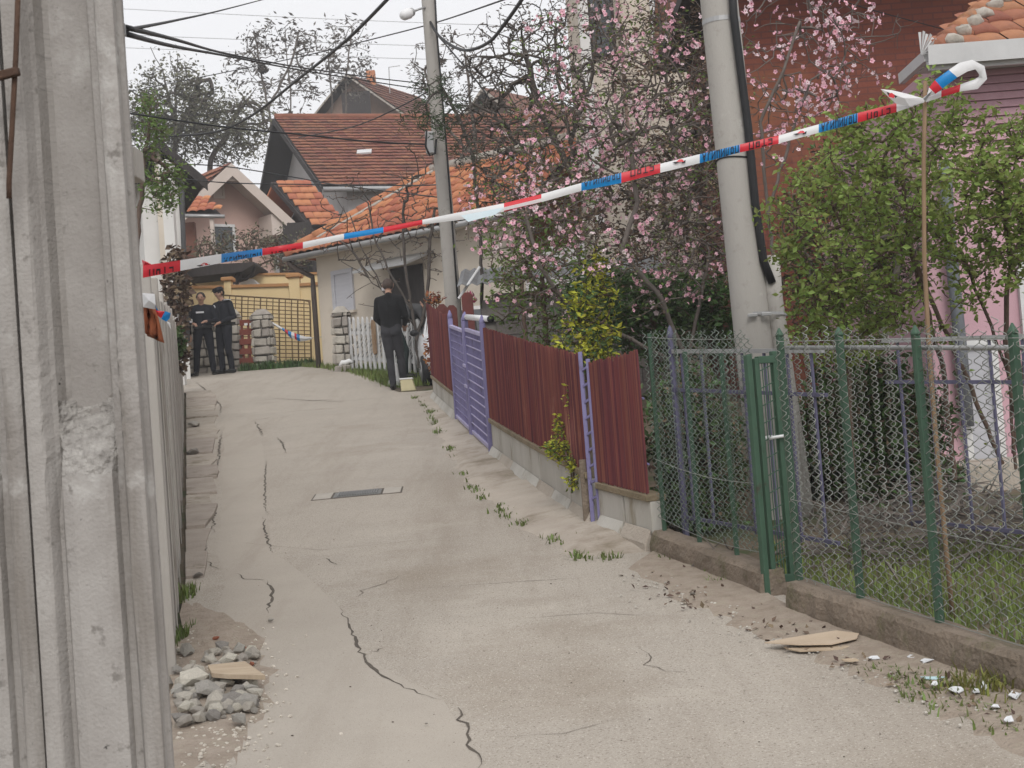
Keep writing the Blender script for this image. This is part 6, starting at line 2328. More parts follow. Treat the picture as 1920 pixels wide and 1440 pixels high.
plant('bare_tree', 'bare tree with fine curled twigs just right of the slender pole', 'tree', G(at(900, 600, 34).x, 34), [T((900, 600, 34), (895, 300, 34), (880, 180, 34), (870, 90, 34)), T((895, 300, 34), (820, 220, 34), (795, 130, 34))],
      attr, LM['bark_grey'], step=.2, rmin=.008, rmax=.06, seed=28, power=.34, wig=.1, leaves=[('leaf', LM['pod'], 6, .10, .05, dict(name='buds', slim=.45))])
# -- fresh green tree by the white house
attr = pell(285, 240, 24, 30, 75, .5, 60, R1, 0) + pell(300, 350, 24, 40, 55, .5, 60, R1, 0) + pell(335, 330, 24, 25, 30, .3, 16, R1)
plant('spring_tree', 'fresh green leafed tree beside the concrete fence and white house', 'tree', G(at(262, 700, 24).x, 24), [T((250, 720, 24), (255, 480, 24), (268, 330, 24), (280, 230, 24))],
      attr, LM['bark_brown'], step=.12, rmin=.006, rmax=.04, seed=29, leaves=[('leaf', LM['spring'], 14, .085, .07, dict(slim=.5, last=.9))])
attr = pell(470, 455, 39, 130, 30, .8, 170, R1, 0) + pell(400, 470, 38.5, 50, 40, .5, 60, R1, 0) + pell(520, 490, 37.6, 80, 22, .4, 60, R1)
plant('brown_shrubs', 'brown leafless hedge below the pink house', 'hedge', V((at(470, 560, 38.5).x, 38.5, h(38.5))), [T((400, 600, 38.5), (400, 480, 38.5)), T((470, 600, 38.8), (470, 470, 38.8)), T((540, 600, 38.5), (535, 480, 38.5))],
      attr, LM['bark_brown'], step=.2, rmin=.010, rmax=.05, seed=30, leaves=[('leaf', LM['olive'], 7, .10, .08, dict(slim=.5))])
# -- withered vine on a white stake at the end of the concrete fence
def vine():
    root = thing('withered_vine', 'withered brown climbing plant on a white stake beyond the concrete fence', 'plant', G(at(338, 690, 21).x, 21))
    mb = MB(); mb.tube(T((334, 490, 20.6), (333, 560, 20.7), (334, 600, 20.9), (335, 640, 21.4)), .014, n=8); mb.build('stake', MT['white'], root, smooth=True)
    r = random.Random(5)
    pts = pell(327, 550, 21, 22, 85, .2, 700, r, 0) + pell(338, 530, 20.6, 15, 75, .15, 420, r, 0) + pell(338, 650, 20.6, 10, 50, .15, 260, r, 0)
    leaf_mesh(pts, .11, 3, slim=.6, spread=.03).build('dead_leaves', LM['dead'], root, kind='stuff')
    leaf_mesh(pell(333, 640, 20.4, 10, 28, .12, 200, r, 0), .09, 4, slim=.5, spread=.02).build('green_leaves', LM['hedge'], root, kind='stuff')
vine()
# -- dried rust-brown flower heads and magenta magnolia by the far screen
def odd_flowers():
    r = random.Random(6)
    o = thing('dry_hydrangea', 'rust-brown dried flower heads above the farthest maroon screen', 'plant', G(at(812, 690, 22.8).x, 22.8))
    leaf_mesh(pell(815, 562, 22.4, 17, 14, .2, 120, r, 0) + pell(805, 660, 23.6, 10, 40, .15, 130, r, 0), .07, 5, slim=.6, spread=.02).build('dry_heads', LM['rustleaf'], o, kind='stuff')
    mb = MB(); [mb.tube(T((812 + i * 3, 720, 22.6), (808 + i * 5, 560, 22.5)), .008, n=4) for i in range(4)]; mb.build('stems', LM['bark_brown'], o)
    o = thing('magnolia_shoot', 'magenta magnolia buds beside the tall maroon post', 'plant', at(880, 560, 19.8))
    mb = MB(); mb.tube(T((905, 680, 19.9), (890, 600, 19.9), (882, 560, 19.9)), .012, n=5); mb.build('stem', LM['bark'], o)
    for (x, y, s) in ((881, 556, .07), (889, 564, .05), (860, 281, .05)):
        if y < 400:
            continue
        c = at(x, y, 19.8)
        for k in range(5):
            g = k * 1.257
            mb = MB(); u = V((math.cos(g), math.sin(g), 0)); w = V((-u.y, u.x, 0))
            mb.add([c - UP * s * .6, c + u * s * .7 + w * s * .5, c + u * s * .4 + UP * s * 1.2, c + u * s * .7 - w * s * .5, c + u * s * .95 + UP * s * .2], [(0, 1, 4), (0, 4, 3), (1, 2, 4), (4, 2, 3)])
            mb.build('petal', LM['magnolia'], o, smooth=True)
odd_flowers()
# -- brush pile in the right-hand garden
def brush():
    r = random.Random(9)
    c = at(1760, 1010, 9.0)
    root = thing('brush_pile', 'grey heap of cut branches on the lawn behind the mesh fence', 'brushwood', V((c.x, c.y, h(9))))
    mb = MB()
    for i in range(420):
        p = V((c.x + r.gauss(0, .5), 9.0 + r.gauss(0, .32), 0))
        t = max(0, 1 - abs(p.x - c.x) / 1.1)
        p.z = h(p.y) + r.uniform(0, .42 * t + .06)
        d = V((r.gauss(0, 1), r.gauss(0, .7), r.gauss(0, .28))).normalized() * r.uniform(.12, .38)
        m = p + d * .5 + V((r.uniform(-.04, .04), r.uniform(-.04, .04), r.uniform(-.03, .04)))
        mb.tube([p, m, p + d], [r.uniform(.004, .012), .006, .002], n=3)
    mb.build('cut_branches', LM['bark_grey'], root, kind='stuff')
brush()

# ------------------------------------------------------------------ grass and weeds
def blades(name, label, cat, spots, hgt, m, seed, lean=.5, wid=.006, parent=None):
    g = random.Random(seed)
    mb = MB()
    for (x, y, z) in spots:
        L = hgt * g.uniform(.5, 1.25)
        a = g.uniform(0, 6.28)
        d = V((math.cos(a), math.sin(a), 0))
        w = V((-d.y, d.x, 0)) * wid * g.uniform(.7, 1.5)
        k = g.uniform(.1, lean)
        p = V((x, y, z - .01))
        q = p + UP * L * .6 + d * L * k * .4
        t = p + UP * L * (1 - k * .3) + d * L * k
        mb.add([p - w, p + w, q + w * .7, q - w * .7, t], [(0, 1, 2, 3), (3, 2, 4)])
    o = mb.build(name, m, parent, kind='stuff')
    if label:
        tag(o, label, cat)
    return o

def patch(poly, n, r, dz=.0, zf=None):
    P = [gr(*q) for q in poly]
    out = []
    xs, ys = [p.x for p in P], [p.y for p in P]
    k = len(P)
    while len(out) < n:
        x, y = r.uniform(min(xs), max(xs)), r.uniform(min(ys), max(ys))
        ins = False
        j = k - 1
        for i in range(k):
            if (P[i].y > y) != (P[j].y > y) and x < (P[j].x - P[i].x) * (y - P[i].y) / (P[j].y - P[i].y) + P[i].x:
                ins = not ins
            j = i
        if ins:
            out.append((x, y, (zf or (lambda a, b: h(b)))(x, y) + dz))
    return out
R2 = random.Random(31)
sp = []
for _ in range(9000):
    Y = 25.0 + R2.random() * 8.0
    xl = lerp_path(RIGHT, Y) + R2.uniform(-.12, .05) - max(0, Y - 28) * .07
    xr = xl + 2.2 + R2.uniform(-.2, .3)
    x = R2.uniform(xl, xr)
    sp.append((x, Y, h(Y)))
blades('grass_verge', 'patch of short green grass at the roadside below the white pickets', 'grass', sp, .13, LM['lawn'], 1, wid=.008)
sp = []
for i in range(70):
    Y = R2.uniform(9.6, 23.0) if i > 8 else R2.uniform(19, 23)
    x = lerp_path(RIGHT, Y) + .07 + R2.uniform(-.03, .05)
    n = R2.randint(4, 22)
    if R2.random() < .35:
        continue
    sp += [(x + R2.gauss(0, .03), Y + R2.gauss(0, .07), h(Y) + .015) for _ in range(n)]
blades('joint_weeds', 'small green weeds sprouting along the joint between lane and apron', 'weeds', sp, .055, LM['grass'], 2, lean=1.2, wid=.006)
sp = [(at(470, 690, 33).x + R2.choice((.05, .45, .5, .9, 1.3)) + R2.gauss(0, .13), 32.6 + R2.gauss(0, .08), h(32.7)) for _ in range(900)]
blades('wall_weeds', 'dark green weeds at the foot of the stone pillars and lattice', 'weeds', sp, .20, LM['hedge'], 3, lean=.6, wid=.012)
sp = []
for _ in range(14000):
    x, y = R2.uniform(1.5, 4.6), R2.uniform(5.2, 9.6)
    if (V((x, y, 0)) - flat(K2)).dot(V((kd.y, -kd.x, 0)) * (1 if kd.y < 0 else 1)) * (1 if V((kd.y, -kd.x, 0)).x > 0 else -1) < .2:
        continue
    sp.append((x, y, h(y) + .0))
blades('garden_lawn', 'light green lawn behind the mesh fence at the right', 'grass', sp, .07, LM['lawn'], 4, wid=.005)
sp = patch([(1640, 1255), (1760, 1262), (1930, 1322), (1940, 1420), (1850, 1380), (1700, 1310)], 420, R2)
cl = [R2.choice(sp) for _ in range(40)]
sp = [(c[0] + R2.gauss(0, .045), c[1] + R2.gauss(0, .06), c[2]) for c in cl for _ in range(26)]
blades('verge_weeds', 'sparse green weeds among scraps on the earth strip at lower right', 'weeds', sp, .06, LM['grass'], 5, lean=1.0, wid=.005)
c = gr(1848, 1300)
sp = [(c.x + R2.gauss(0, .09), c.y + R2.gauss(0, .09), c.z) for _ in range(260)]
blades('kerb_weed', 'tall yellowish weed clump growing against the low kerb at right', 'weeds', sp, .11, LM['moss'], 6, lean=1.0, wid=.005)
c = gr(362, 1120)
sp = [(c.x - .04 + R2.gauss(0, .03), c.y + R2.gauss(0, .12), c.z) for _ in range(160)] + [(gr(338, 1200).x + R2.gauss(0, .02), gr(338, 1200).y + R2.gauss(0, .1), h(8)) for _ in range(140)]
blades('fence_weeds', 'narrow weeds at the foot of the concrete fence by the rubble', 'weeds', sp, .11, LM['grass'], 7, lean=.6, wid=.005)
sp = []
for px, py in ((938, 962), (1085, 1010), (1140, 1050), (985, 985), (1250, 1050), (1320, 1075), (1350, 1095)):
    c = gr(px, py)
    sp += [(c.x + R2.gauss(0, .04), c.y + R2.gauss(0, .06), c.z + .01) for _ in range(40)]
blades('edge_weeds', 'few grass tufts at the foot of the white wall and kerb', 'weeds', sp, .06, LM['grass'], 8, lean=1.1, wid=.005)
# -- shaded undergrowth behind the mesh fences
attr = pell(1300, 850, 10.6, 95, 160, .3, 230, R1, 0) + pell(1590, 820, 11.7, 130, 150, .3, 320, R1, 0) + pell(1720, 930, 11.4, 110, 90, .3, 150, R1, 0) + pell(1670, 800, 10.3, 110, 130, .25, 220, R1, 0)
plant('undergrowth', 'tangle of brown stems and dull leaves in the garden behind the mesh', 'bush', G(at(1560, 1000, 10.2).x, 10.2), [T((1310, 1010, 10.6), (1300, 860, 10.6)), T((1580, 1000, 11.7), (1580, 830, 11.7)), T((1700, 1020, 11.4), (1705, 960, 11.4)), T((1680, 980, 10.3), (1675, 830, 10.3))],
      attr, LM['bark'], step=.07, rmin=.0035, rmax=.02, seed=41, wig=.2, leaves=[('leaf', LM['hedge'], 24, .065, .06, dict(slim=.5, last=.95)), ('leaf', LM['dead'], 14, .05, .05, dict(name='dry_leaves', slim=.5, last=.95))])
# -- brown thicket closing the view behind the privet
attr = pell(1575, 480, 11.4, 125, 210, .3, 420, R1, 0) + pell(1690, 420, 11.4, 70, 150, .25, 160, R1, 0)
plant('thicket', 'dense brown twiggy thicket between the round pole and the pink house', 'bush', G(at(1580, 950, 10.9).x, 10.9), [T((1590, 960, 10.9), (1580, 700, 10.9), (1570, 520, 10.9)), T((1590, 960, 10.9), (1660, 620, 11), (1690, 440, 11))],
      attr, LM['bark'], step=.1, rmin=.004, rmax=.03, seed=43, power=.33, wig=.12, leaves=[('leaf', LM['dead'], 12, .045, .04, dict(name='dry_leaves', slim=.5, last=.95)), ('leaf', LM['hedge'], 8, .045, .05, dict(slim=.5, last=.95))])

# ------------------------------------------------------------------ overhead wires
def wire(label, pts, r, m='dark', cat='wire'):
    P = [at(*p) for p in pts]
    out = []
    n = len(P)
    for i in range(n - 1):                       # Catmull-Rom
        p0, p1, p2, p3 = P[max(0, i - 1)], P[i], P[i + 1], P[min(n - 1, i + 2)]
        for k in range(6):
            t = k / 6
            out.append(.5 * ((2 * p1) + (p2 - p0) * t + (2 * p0 - 5 * p1 + 4 * p2 - p3) * t * t + (-p0 + 3 * p1 - 3 * p2 + p3) * t ** 3))
    out.append(P[-1])
    k = len(out)
    mb = MB()
    d = [(p - CAM).length for p in out]
    mb.tube(out, [r] * k, n=5)
    tag(mb.build('overhead_wire', MT[m], origin=out[k // 2], smooth=True), label, cat, 'overhead wires')
wire('thin black wire rising to the top edge from the slim concrete mast', [(236, 56, 4.1), (330, 38, 7), (420, 18, 12), (520, -8, 20)], .006)
wire('upper of two black wires sagging right from the slim concrete mast', [(236, 52, 4.1), (330, 75, 7), (430, 102, 12), (560, 126, 17), (700, 146, 22), (808, 158, 23)], .009)
wire('lower of two black wires sagging right from the slim concrete mast', [(236, 64, 4.1), (330, 88, 7), (430, 106, 12), (560, 131, 17), (690, 152, 22), (808, 170, 23)], .009)
wire('thick twisted cable sweeping down from the top edge to the left', [(735, -10, 16), (650, 75, 19), (560, 148, 23), (470, 218, 26), (400, 248, 28), (290, 257, 30)], .022)
wire('long thin wire crossing behind the street lamp pole to the far left', [(960, -6, 16), (818, 42, 23), (700, 73, 26), (560, 107, 30), (400, 140, 36), (240, 172, 42)], .011)
wire('highest faint power line across the sky', [(200, 15, 110), (560, 33, 108), (860, 45, 106), (1100, 52, 105)], .022, 'steel')
wire('middle faint power line across the sky', [(200, 64, 110), (560, 78, 108), (860, 88, 106), (1000, 92, 105)], .022, 'steel')
wire('lowest faint power line across the sky', [(200, 88, 112), (400, 96, 111), (700, 108, 108), (860, 112, 106)], .022, 'steel')
wire('black wire dipping in front of the large tiled roof', [(240, 212, 20), (420, 238, 21), (560, 252, 22), (700, 266, 22.6), (826, 272, 23)], .014)
wire('slack cable drooping from the slender pole towards the blossom', [(805, 38, 23), (826, 70, 22), (868, 94, 20), (915, 80, 18), (950, 40, 16.5), (985, -10, 15)], .022)
wire('wire slanting from the slender pole behind the bare branches', [(815, 60, 23), (850, 100, 22), (900, 160, 21), (960, 250, 20)], .012)
wire('wire running up across the red tiles to the slender pole', [(560, 258, 32), (660, 238, 28), (740, 205, 25), (814, 165, 23)], .012)
wire('wire crossing before the pink house gable', [(280, 306, 27), (420, 312, 30), (560, 334, 30), (640, 348, 28), (838, 372, 23)], .012)
wire('lowest wire passing over the pink house gable', [(290, 330, 27), (430, 343, 30), (600, 346, 29), (760, 348, 26), (830, 346, 23)], .012)
wire('thin dark wire at the top right corner before the brick wall', [(1540, -10, 15), (1640, 20, 15.5), (1770, 55, 16.5)], .006)

# ------------------------------------------------------------------ people
PM = dict(
    skin=mat('skin', (.42, .25, .18), (.36, .21, .15), scale=12, rough=.55),
    navy=mat('police_navy_cloth', (.012, .013, .020), (.008, .009, .013), scale=14, rough=.85, bump=.3, bscale=25),
    black=mat('black_knit', (.010, .010, .011), (.006, .006, .007), scale=14, rough=.9, bump=.4, bscale=25),
    jeans=mat('charcoal_jeans', (.045, .045, .050), (.022, .022, .026), scale=5, rough=.9, bump=.3, bscale=20),
    grey=mat('grey_shirt', (.085, .085, .088), (.06, .06, .062), scale=8, rough=.9, bump=.3, bscale=20),
    green=mat('dark_green_trousers', (.018, .030, .028), (.012, .02, .02), scale=8, rough=.9),
    shoe=mat('black_leather', (.012, .012, .012), (.008, .008, .008), scale=8, rough=.4),
    hair=mat('short_dark_hair', (.035, .028, .024), (.02, .016, .014), scale=30, rough=.8),
    greyhair=mat('cropped_dark_hair', (.085, .06, .05), (.055, .04, .034), scale=30, rough=.8),
    badge=mat('white_patch', (.66, .66, .68), (.55, .55, .58), scale=20, rough=.6),
)

def person(name, label, loc, rz, J, tops, skin='skin', hair='hair', sleeves=True, scale=1.0, extras=None, bulk=1.1):
    """J: joints in body space (x to the person's right, y forward, z up)"""
    j = {k: V(v) for k, v in J.items()}
    prim = []                                    # (tag, p, q, r0, r1)
    def cap(t, a, b, r0, r1):
        prim.append((t, V(a), V(b), r0, r1))
    top, pant, shoe = tops
    for s in ('r', 'l'):
        sg = 1 if s == 'r' else -1
        hip, kn, an = j['hip_' + s], j['knee_' + s], j['ankle_' + s]
        toe = an + j['toe_' + s]
        cap(pant, hip, hip.lerp(kn, .5), .098, .083)
        cap(pant, hip.lerp(kn, .5), kn, .083, .066)
        cap(pant, kn, kn.lerp(an, .4) + V((0, -.012, 0)), .066, .064)
        cap(pant, kn.lerp(an, .4) + V((0, -.012, 0)), an + V((0, 0, .03)), .064, .056)
        cap(shoe, an + V((0, -.05, -.035)), an + (toe - an) * .55 + V((0, 0, -.04)), .044, .045)
        cap(shoe, an + (toe - an) * .5 + V((0, 0, -.045)), toe + V((0, 0, -.05)), .043, .032)
        sh, el, wr = j['sh_' + s], j['el_' + s], j['wr_' + s]
        cap(top, sh, sh.lerp(el, .5), .070, .062)
        cap(top, sh.lerp(el, .5), el, .062, .053)
        arm = top if sleeves else skin
        cap(arm, el, el.lerp(wr, .45), .050, .047)
        cap(arm, el.lerp(wr, .45), wr, .046, .038 if sleeves else .030)
        d = (wr - el).normalized()
        side = d.cross(V((0, 0, 1)))
        side = side.normalized() if side.length > .2 else V((0, 1, 0))
        nrm = side.cross(d).normalized()
        palm = wr + d * .06
        cap(skin, wr, palm + d * .03, .026, .028)
        cap(skin, palm + side * .02, palm - side * .02 + d * .02, .026, .026)
        for k in range(4):
            f0 = palm + d * .045 + side * (.028 - .018 * k)
            ln = (.07, .078, .072, .055)[k]
            f1 = f0 + d * ln * .55 - nrm * .010
            cap(skin, f0, f1, .0105, .0095)
            cap(skin, f1, f1 + d * ln * .35 - nrm * .022, .0095, .008)
        t0 = wr + d * .03 + side * .026 * 1
        cap(skin, t0, t0 + d * .035 + side * .022, .0125, .0115)
        cap(skin, t0 + d * .035 + side * .022, t0 + d * .065 + side * .022, .0115, .009)
    pel, wai, che, nek, hd = j['pelvis'], j['waist'], j['chest'], j['neck'], j['head']
    for dx in (-.07, .07):
        cap(pant, pel + V((dx, -.01, -.02)), pel + V((dx, -.005, .06)), .110, .105)
        cap(top, pel + V((dx * .9, 0, .06)), wai + V((dx * .9, .012, 0)), .112, .110)
        cap(top, wai + V((dx * .9, .01, 0)), che + V((dx * 1.1, .008, .02)), .110, .122)
    cap(top, j['sh_l'].lerp(che, .35), j['sh_r'].lerp(che, .35), .085, .085)
    cap(top, j['sh_l'], nek + V((-.035, 0, -.02)), .068, .052)
    cap(top, j['sh_r'], nek + V((.035, 0, -.02)), .068, .052)
    cap(top, che + V((0, 0, .08)), nek + V((0, -.005, .0)), .088, .060)
    cap(skin, nek, hd + V((0, -.012, -.08)), .053, .052)
    up = (hd - nek).normalized()
    F_ = j['look'].normalized()
    Rt = F_.cross(up).normalized()
    cap(skin, hd + up * .025 - F_ * .015, hd - up * .02 + F_ * .012, .085, .076)
    cap(skin, hd - up * .03 + F_ * .02, hd - up * .085 + F_ * .035, .066, .046)
    cap(hair, hd + up * .034 - F_ * .022, hd + up * .01 - F_ * .034, .087, .080)
    cap(skin, hd - up * .005 + F_ * .088, hd - up * .032 + F_ * .103, .010, .015)
    for sg in (-1, 1):
        cap(skin, hd + Rt * .079 * sg - up * .03 - F_ * .012, hd + Rt * .086 * sg + up * .015 - F_ * .018, .012, .016)
        cap(skin, hd + Rt * .02 * sg + up * .022 + F_ * .078, hd + Rt * .045 * sg + up * .018 + F_ * .070, .012, .011)
    for e in (extras or []):
        cap(*e)
    mb = MB()
    for (t, a, b, r0, r1) in prim:
        d = b - a
        if d.length < 1e-4:
            d = V((0, 0, 1e-3))
        u = d.normalized()
        pts, rs = [], []
        for k in range(4):
            g = math.pi / 2 * k / 4
            pts.append(a - u * r0 * math.cos(g)); rs.append(max(.001, r0 * math.sin(g)))
        pts.append(a); rs.append(r0)
        pts.append(a + d); rs.append(r1)
        for k in range(3, -1, -1):
            g = math.pi / 2 * k / 4
            pts.append(b + u * r1 * math.cos(g)); rs.append(max(.001, r1 * math.sin(g)))
        mb.tube(pts, rs, n=12)
    me = bpy.data.meshes.new('tmp')
    me.from_pydata(mb.v, [], mb.f)
    tmp = bpy.data.objects.new('tmp', me)
    COL.objects.link(tmp)
    rm = tmp.modifiers.new('r', 'REMESH')
    rm.mode = 'VOXEL'
    rm.voxel_size = .0115
    sm = tmp.modifiers.new('s', 'SMOOTH')
    sm.factor = .5
    sm.iterations = 3
    dg = bpy.context.evaluated_depsgraph_get()
    ev = tmp.evaluated_get(dg)
    m2 = bpy.data.meshes.new_from_object(ev)
    bpy.data.objects.remove(tmp)
    tags = []
    for p in prim:
        if p[0] not in tags:
            tags.append(p[0])
    n = len(m2.polygons)
    cen = np.zeros(n * 3)
    m2.polygons.foreach_get('center', cen)
    cen = cen.reshape(-1, 3)
    best = np.full(n, 1e9)
    idx = np.zeros(n, dtype=np.int32)
    for (t, a, b, r0, r1) in prim:
        A, B = np.array(a), np.array(b)
        d = B - A
        L2 = max(1e-9, d @ d)
        tt = np.clip(((cen - A) @ d) / L2, 0, 1)
        dist = np.linalg.norm(cen - (A + tt[:, None] * d), axis=1) - (r0 + (r1 - r0) * tt)
        if t == hair:
            f = (cen - np.array(hd)) @ np.array(F_)
            u2 = (cen - np.array(hd)) @ np.array(up)
            dist = np.where((f > .055) | ((u2 < .0) & (f > .0)) | (u2 < -.07), 1e6, dist - .012)
        m_ = dist < best
        best[m_] = dist[m_]
        idx[m_] = tags.index(t)
    m2.materials.clear()
    for t in tags:
        m2.materials.append(PM[t])
    m2.polygons.foreach_set('material_index', idx)
    m2.polygons.foreach_set('use_smooth', [True] * n)
    m2.update()
    root = thing(name, label, 'person', loc)
    root.rotation_euler = (0, 0, rz)
    root.scale = (scale * bulk, scale * bulk, scale)
    b = bpy.data.objects.new('body', m2)
    COL.objects.link(b)
    b.parent = root
    def local(nm, mbx, m, smooth=True, par=None):
        me = bpy.data.meshes.new(nm)
        me.from_pydata(mbx.v, [], mbx.f)
        me.materials.append(m)
        if smooth:
            me.polygons.foreach_set('use_smooth', [True] * len(mbx.f))
        o = bpy.data.objects.new(nm, me)
        COL.objects.link(o)
        o.parent = par or root
        return o
    for sg in (-1, 1):
        e = MB(); e.ball(hd + Rt * .032 * sg + up * .004 + F_ * .080, .009, n=6, k=4); local('eye', e, PM['shoe'])
    e = MB(); e.beam(hd - up * .058 + F_ * .088 - Rt * .022, hd - up * .058 + F_ * .088 + Rt * .022, .008, .006); local('mouth', e, PM['hair'], False)
    return root, local, j, up, F_, Rt

def stand(**kw):
    d = dict(hip_r=(.095, 0, .92), hip_l=(-.095, 0, .92), knee_r=(.11, .02, .50), knee_l=(-.11, .02, .50), ankle_r=(.125, -.02, .09), ankle_l=(-.125, -.02, .09), toe_r=(.05, .19, 0), toe_l=(-.05, .19, 0),
             pelvis=(0, 0, .95), waist=(0, 0, 1.12), chest=(0, -.01, 1.32), neck=(0, -.015, 1.50), head=(0, .015, 1.665), look=(0, 1, -.1),
             sh_r=(.185, -.01, 1.43), sh_l=(-.185, -.01, 1.43), el_r=(.235, -.03, 1.15), el_l=(-.235, -.03, 1.15), wr_r=(.23, .06, .90), wr_l=(-.23, .06, .90))
    d.update(kw)
    return d

# policeman facing the camera, forearms raised in front
Yp = 31.6
p = at(386, 702, Yp)
root, loc_, j, up, F_, Rt = person('person', 'policeman in black uniform with white chest strip, forearms held in front', G(p.x, Yp), math.radians(190), stand(
    el_r=(.27, .02, 1.17), wr_r=(.17, .23, 1.10), el_l=(-.27, .0, 1.16), wr_l=(-.10, .25, 1.13), look=(.1, 1, -.05), ankle_r=(.17, -.02, .09), ankle_l=(-.15, -.02, .09), knee_r=(.14, .02, .5), knee_l=(-.13, .02, .5)), ('navy', 'navy', 'shoe'))
e = MB(); e.box((.03, .128, 1.34), (.15, .02, .035)); loc_('chest_strip', e, PM['badge'], False)
e = MB(); e.box((0, .0, 1.03), (.37, .27, .045)); loc_('duty_belt', e, PM['shoe'], False)
ph = MB(); ph.box((.20, .30, 1.15), (.05, .09, .07)); 
o = loc_('radio', ph, PM['badge'], False)
# policeman with cap, turned towards his colleague
p = at(425, 698, 31.8)
root, loc_, j, up, F_, Rt = person('person', 'policeman in black uniform and peaked cap with shoulder badge, pointing', G(p.x, 31.8), math.radians(142), stand(
    el_r=(.27, .06, 1.17), wr_r=(.16, .28, 1.08), el_l=(-.25, -.05, 1.15), wr_l=(-.16, .18, 1.05), look=(.25, 1, -.05), head=(.02, .04, 1.665), ankle_r=(.07, .03, .09), ankle_l=(-.10, -.05, .09)), ('navy', 'navy', 'shoe'), scale=1.04)
hd = j['head']
e = MB(); e.lathe(hd + up * .035 - F_ * .006, [(.096, 0), (.103, .03), (.104, .06), (.085, .085), (.03, .095)], n=18, axis=up); cap_o = loc_('cap', e, PM['navy'])
e = MB(); c = hd + up * .042 + F_ * .085
pts = [c + Rt * .075 * math.cos(a) + F_ * .06 * math.sin(a) - up * .012 * math.sin(a) for a in [math.pi * k / 8 for k in range(9)]]
e.extr(pts, up * .008); loc_('cap_peak', e, PM['shoe'], False, cap_o)
e = MB(); e.ball((.09, .12, 1.38), .04, sq=(1, .35, 1.15)); loc_('round_badge', e, PM['badge'])
e = MB(); e.box((-.19, .03, 1.505), (.09, .11, .014)); loc_('shoulder_patch', e, PM['badge'], False)
e = MB(); e.box((0, .0, 1.03), (.37, .27, .045)); loc_('duty_belt', e, PM['shoe'], False)
# third figure, all but a boot hidden at the fence end
p = at(337, 702, 31.5)
person('person', 'dark clothed figure mostly hidden behind the concrete fence, one boot showing', G(p.x, 31.5), math.radians(200), stand(toe_l=(-.08, .2, 0)), ('navy', 'navy', 'shoe'))
# man in black jacket seen from behind
p = at(742, 727, 24.6)
root, loc_, j, up, F_, Rt = person('person', 'man in black jumper and charcoal jeans seen from behind beside the white pickets', G(p.x, 24.55), math.radians(-14), stand(
    hip_r=(.08, 0, .92), hip_l=(-.09, 0, .92), ankle_r=(.10, .16, .09), ankle_l=(-.02, -.05, .09), knee_r=(.10, .10, .50), knee_l=(-.06, .02, .50), el_r=(.25, .02, 1.16), wr_r=(.17, .20, 1.05), el_l=(-.25, .02, 1.16), wr_l=(-.17, .20, 1.02), look=(-.25, 1, -.15), head=(-.015, .04, 1.665)), ('black', 'jeans', 'shoe'), hair='greyhair', scale=1.04, bulk=.98)
e = MB(); hd = j['head']; e.box(hd - Rt * .075 + F_ * .075 - up * .03, (.07, .03, .05)); loc_('white_mask', e, PM['badge'], False)
# bending man in a grey T-shirt beyond him
p = at(768, 712, 26.2)
person('person', 'bending man in grey shirt and dark green trousers behind the man in black', G(p.x - .09, 26.2), math.radians(-70), stand(
    pelvis=(0, -.12, .90), hip_r=(.095, -.12, .88), hip_l=(-.095, -.12, .88), waist=(0, .0, 1.05), chest=(0, .17, 1.18), neck=(0, .32, 1.27), head=(0, .45, 1.33), look=(0, 1, -.6), sh_r=(.18, .26, 1.22), sh_l=(-.18, .26, 1.22),
    el_r=(.22, .34, .95), wr_r=(.2, .42, .72), el_l=(-.22, .34, .95), wr_l=(-.2, .44, .72)), ('grey', 'green', 'shoe'), sleeves=False)

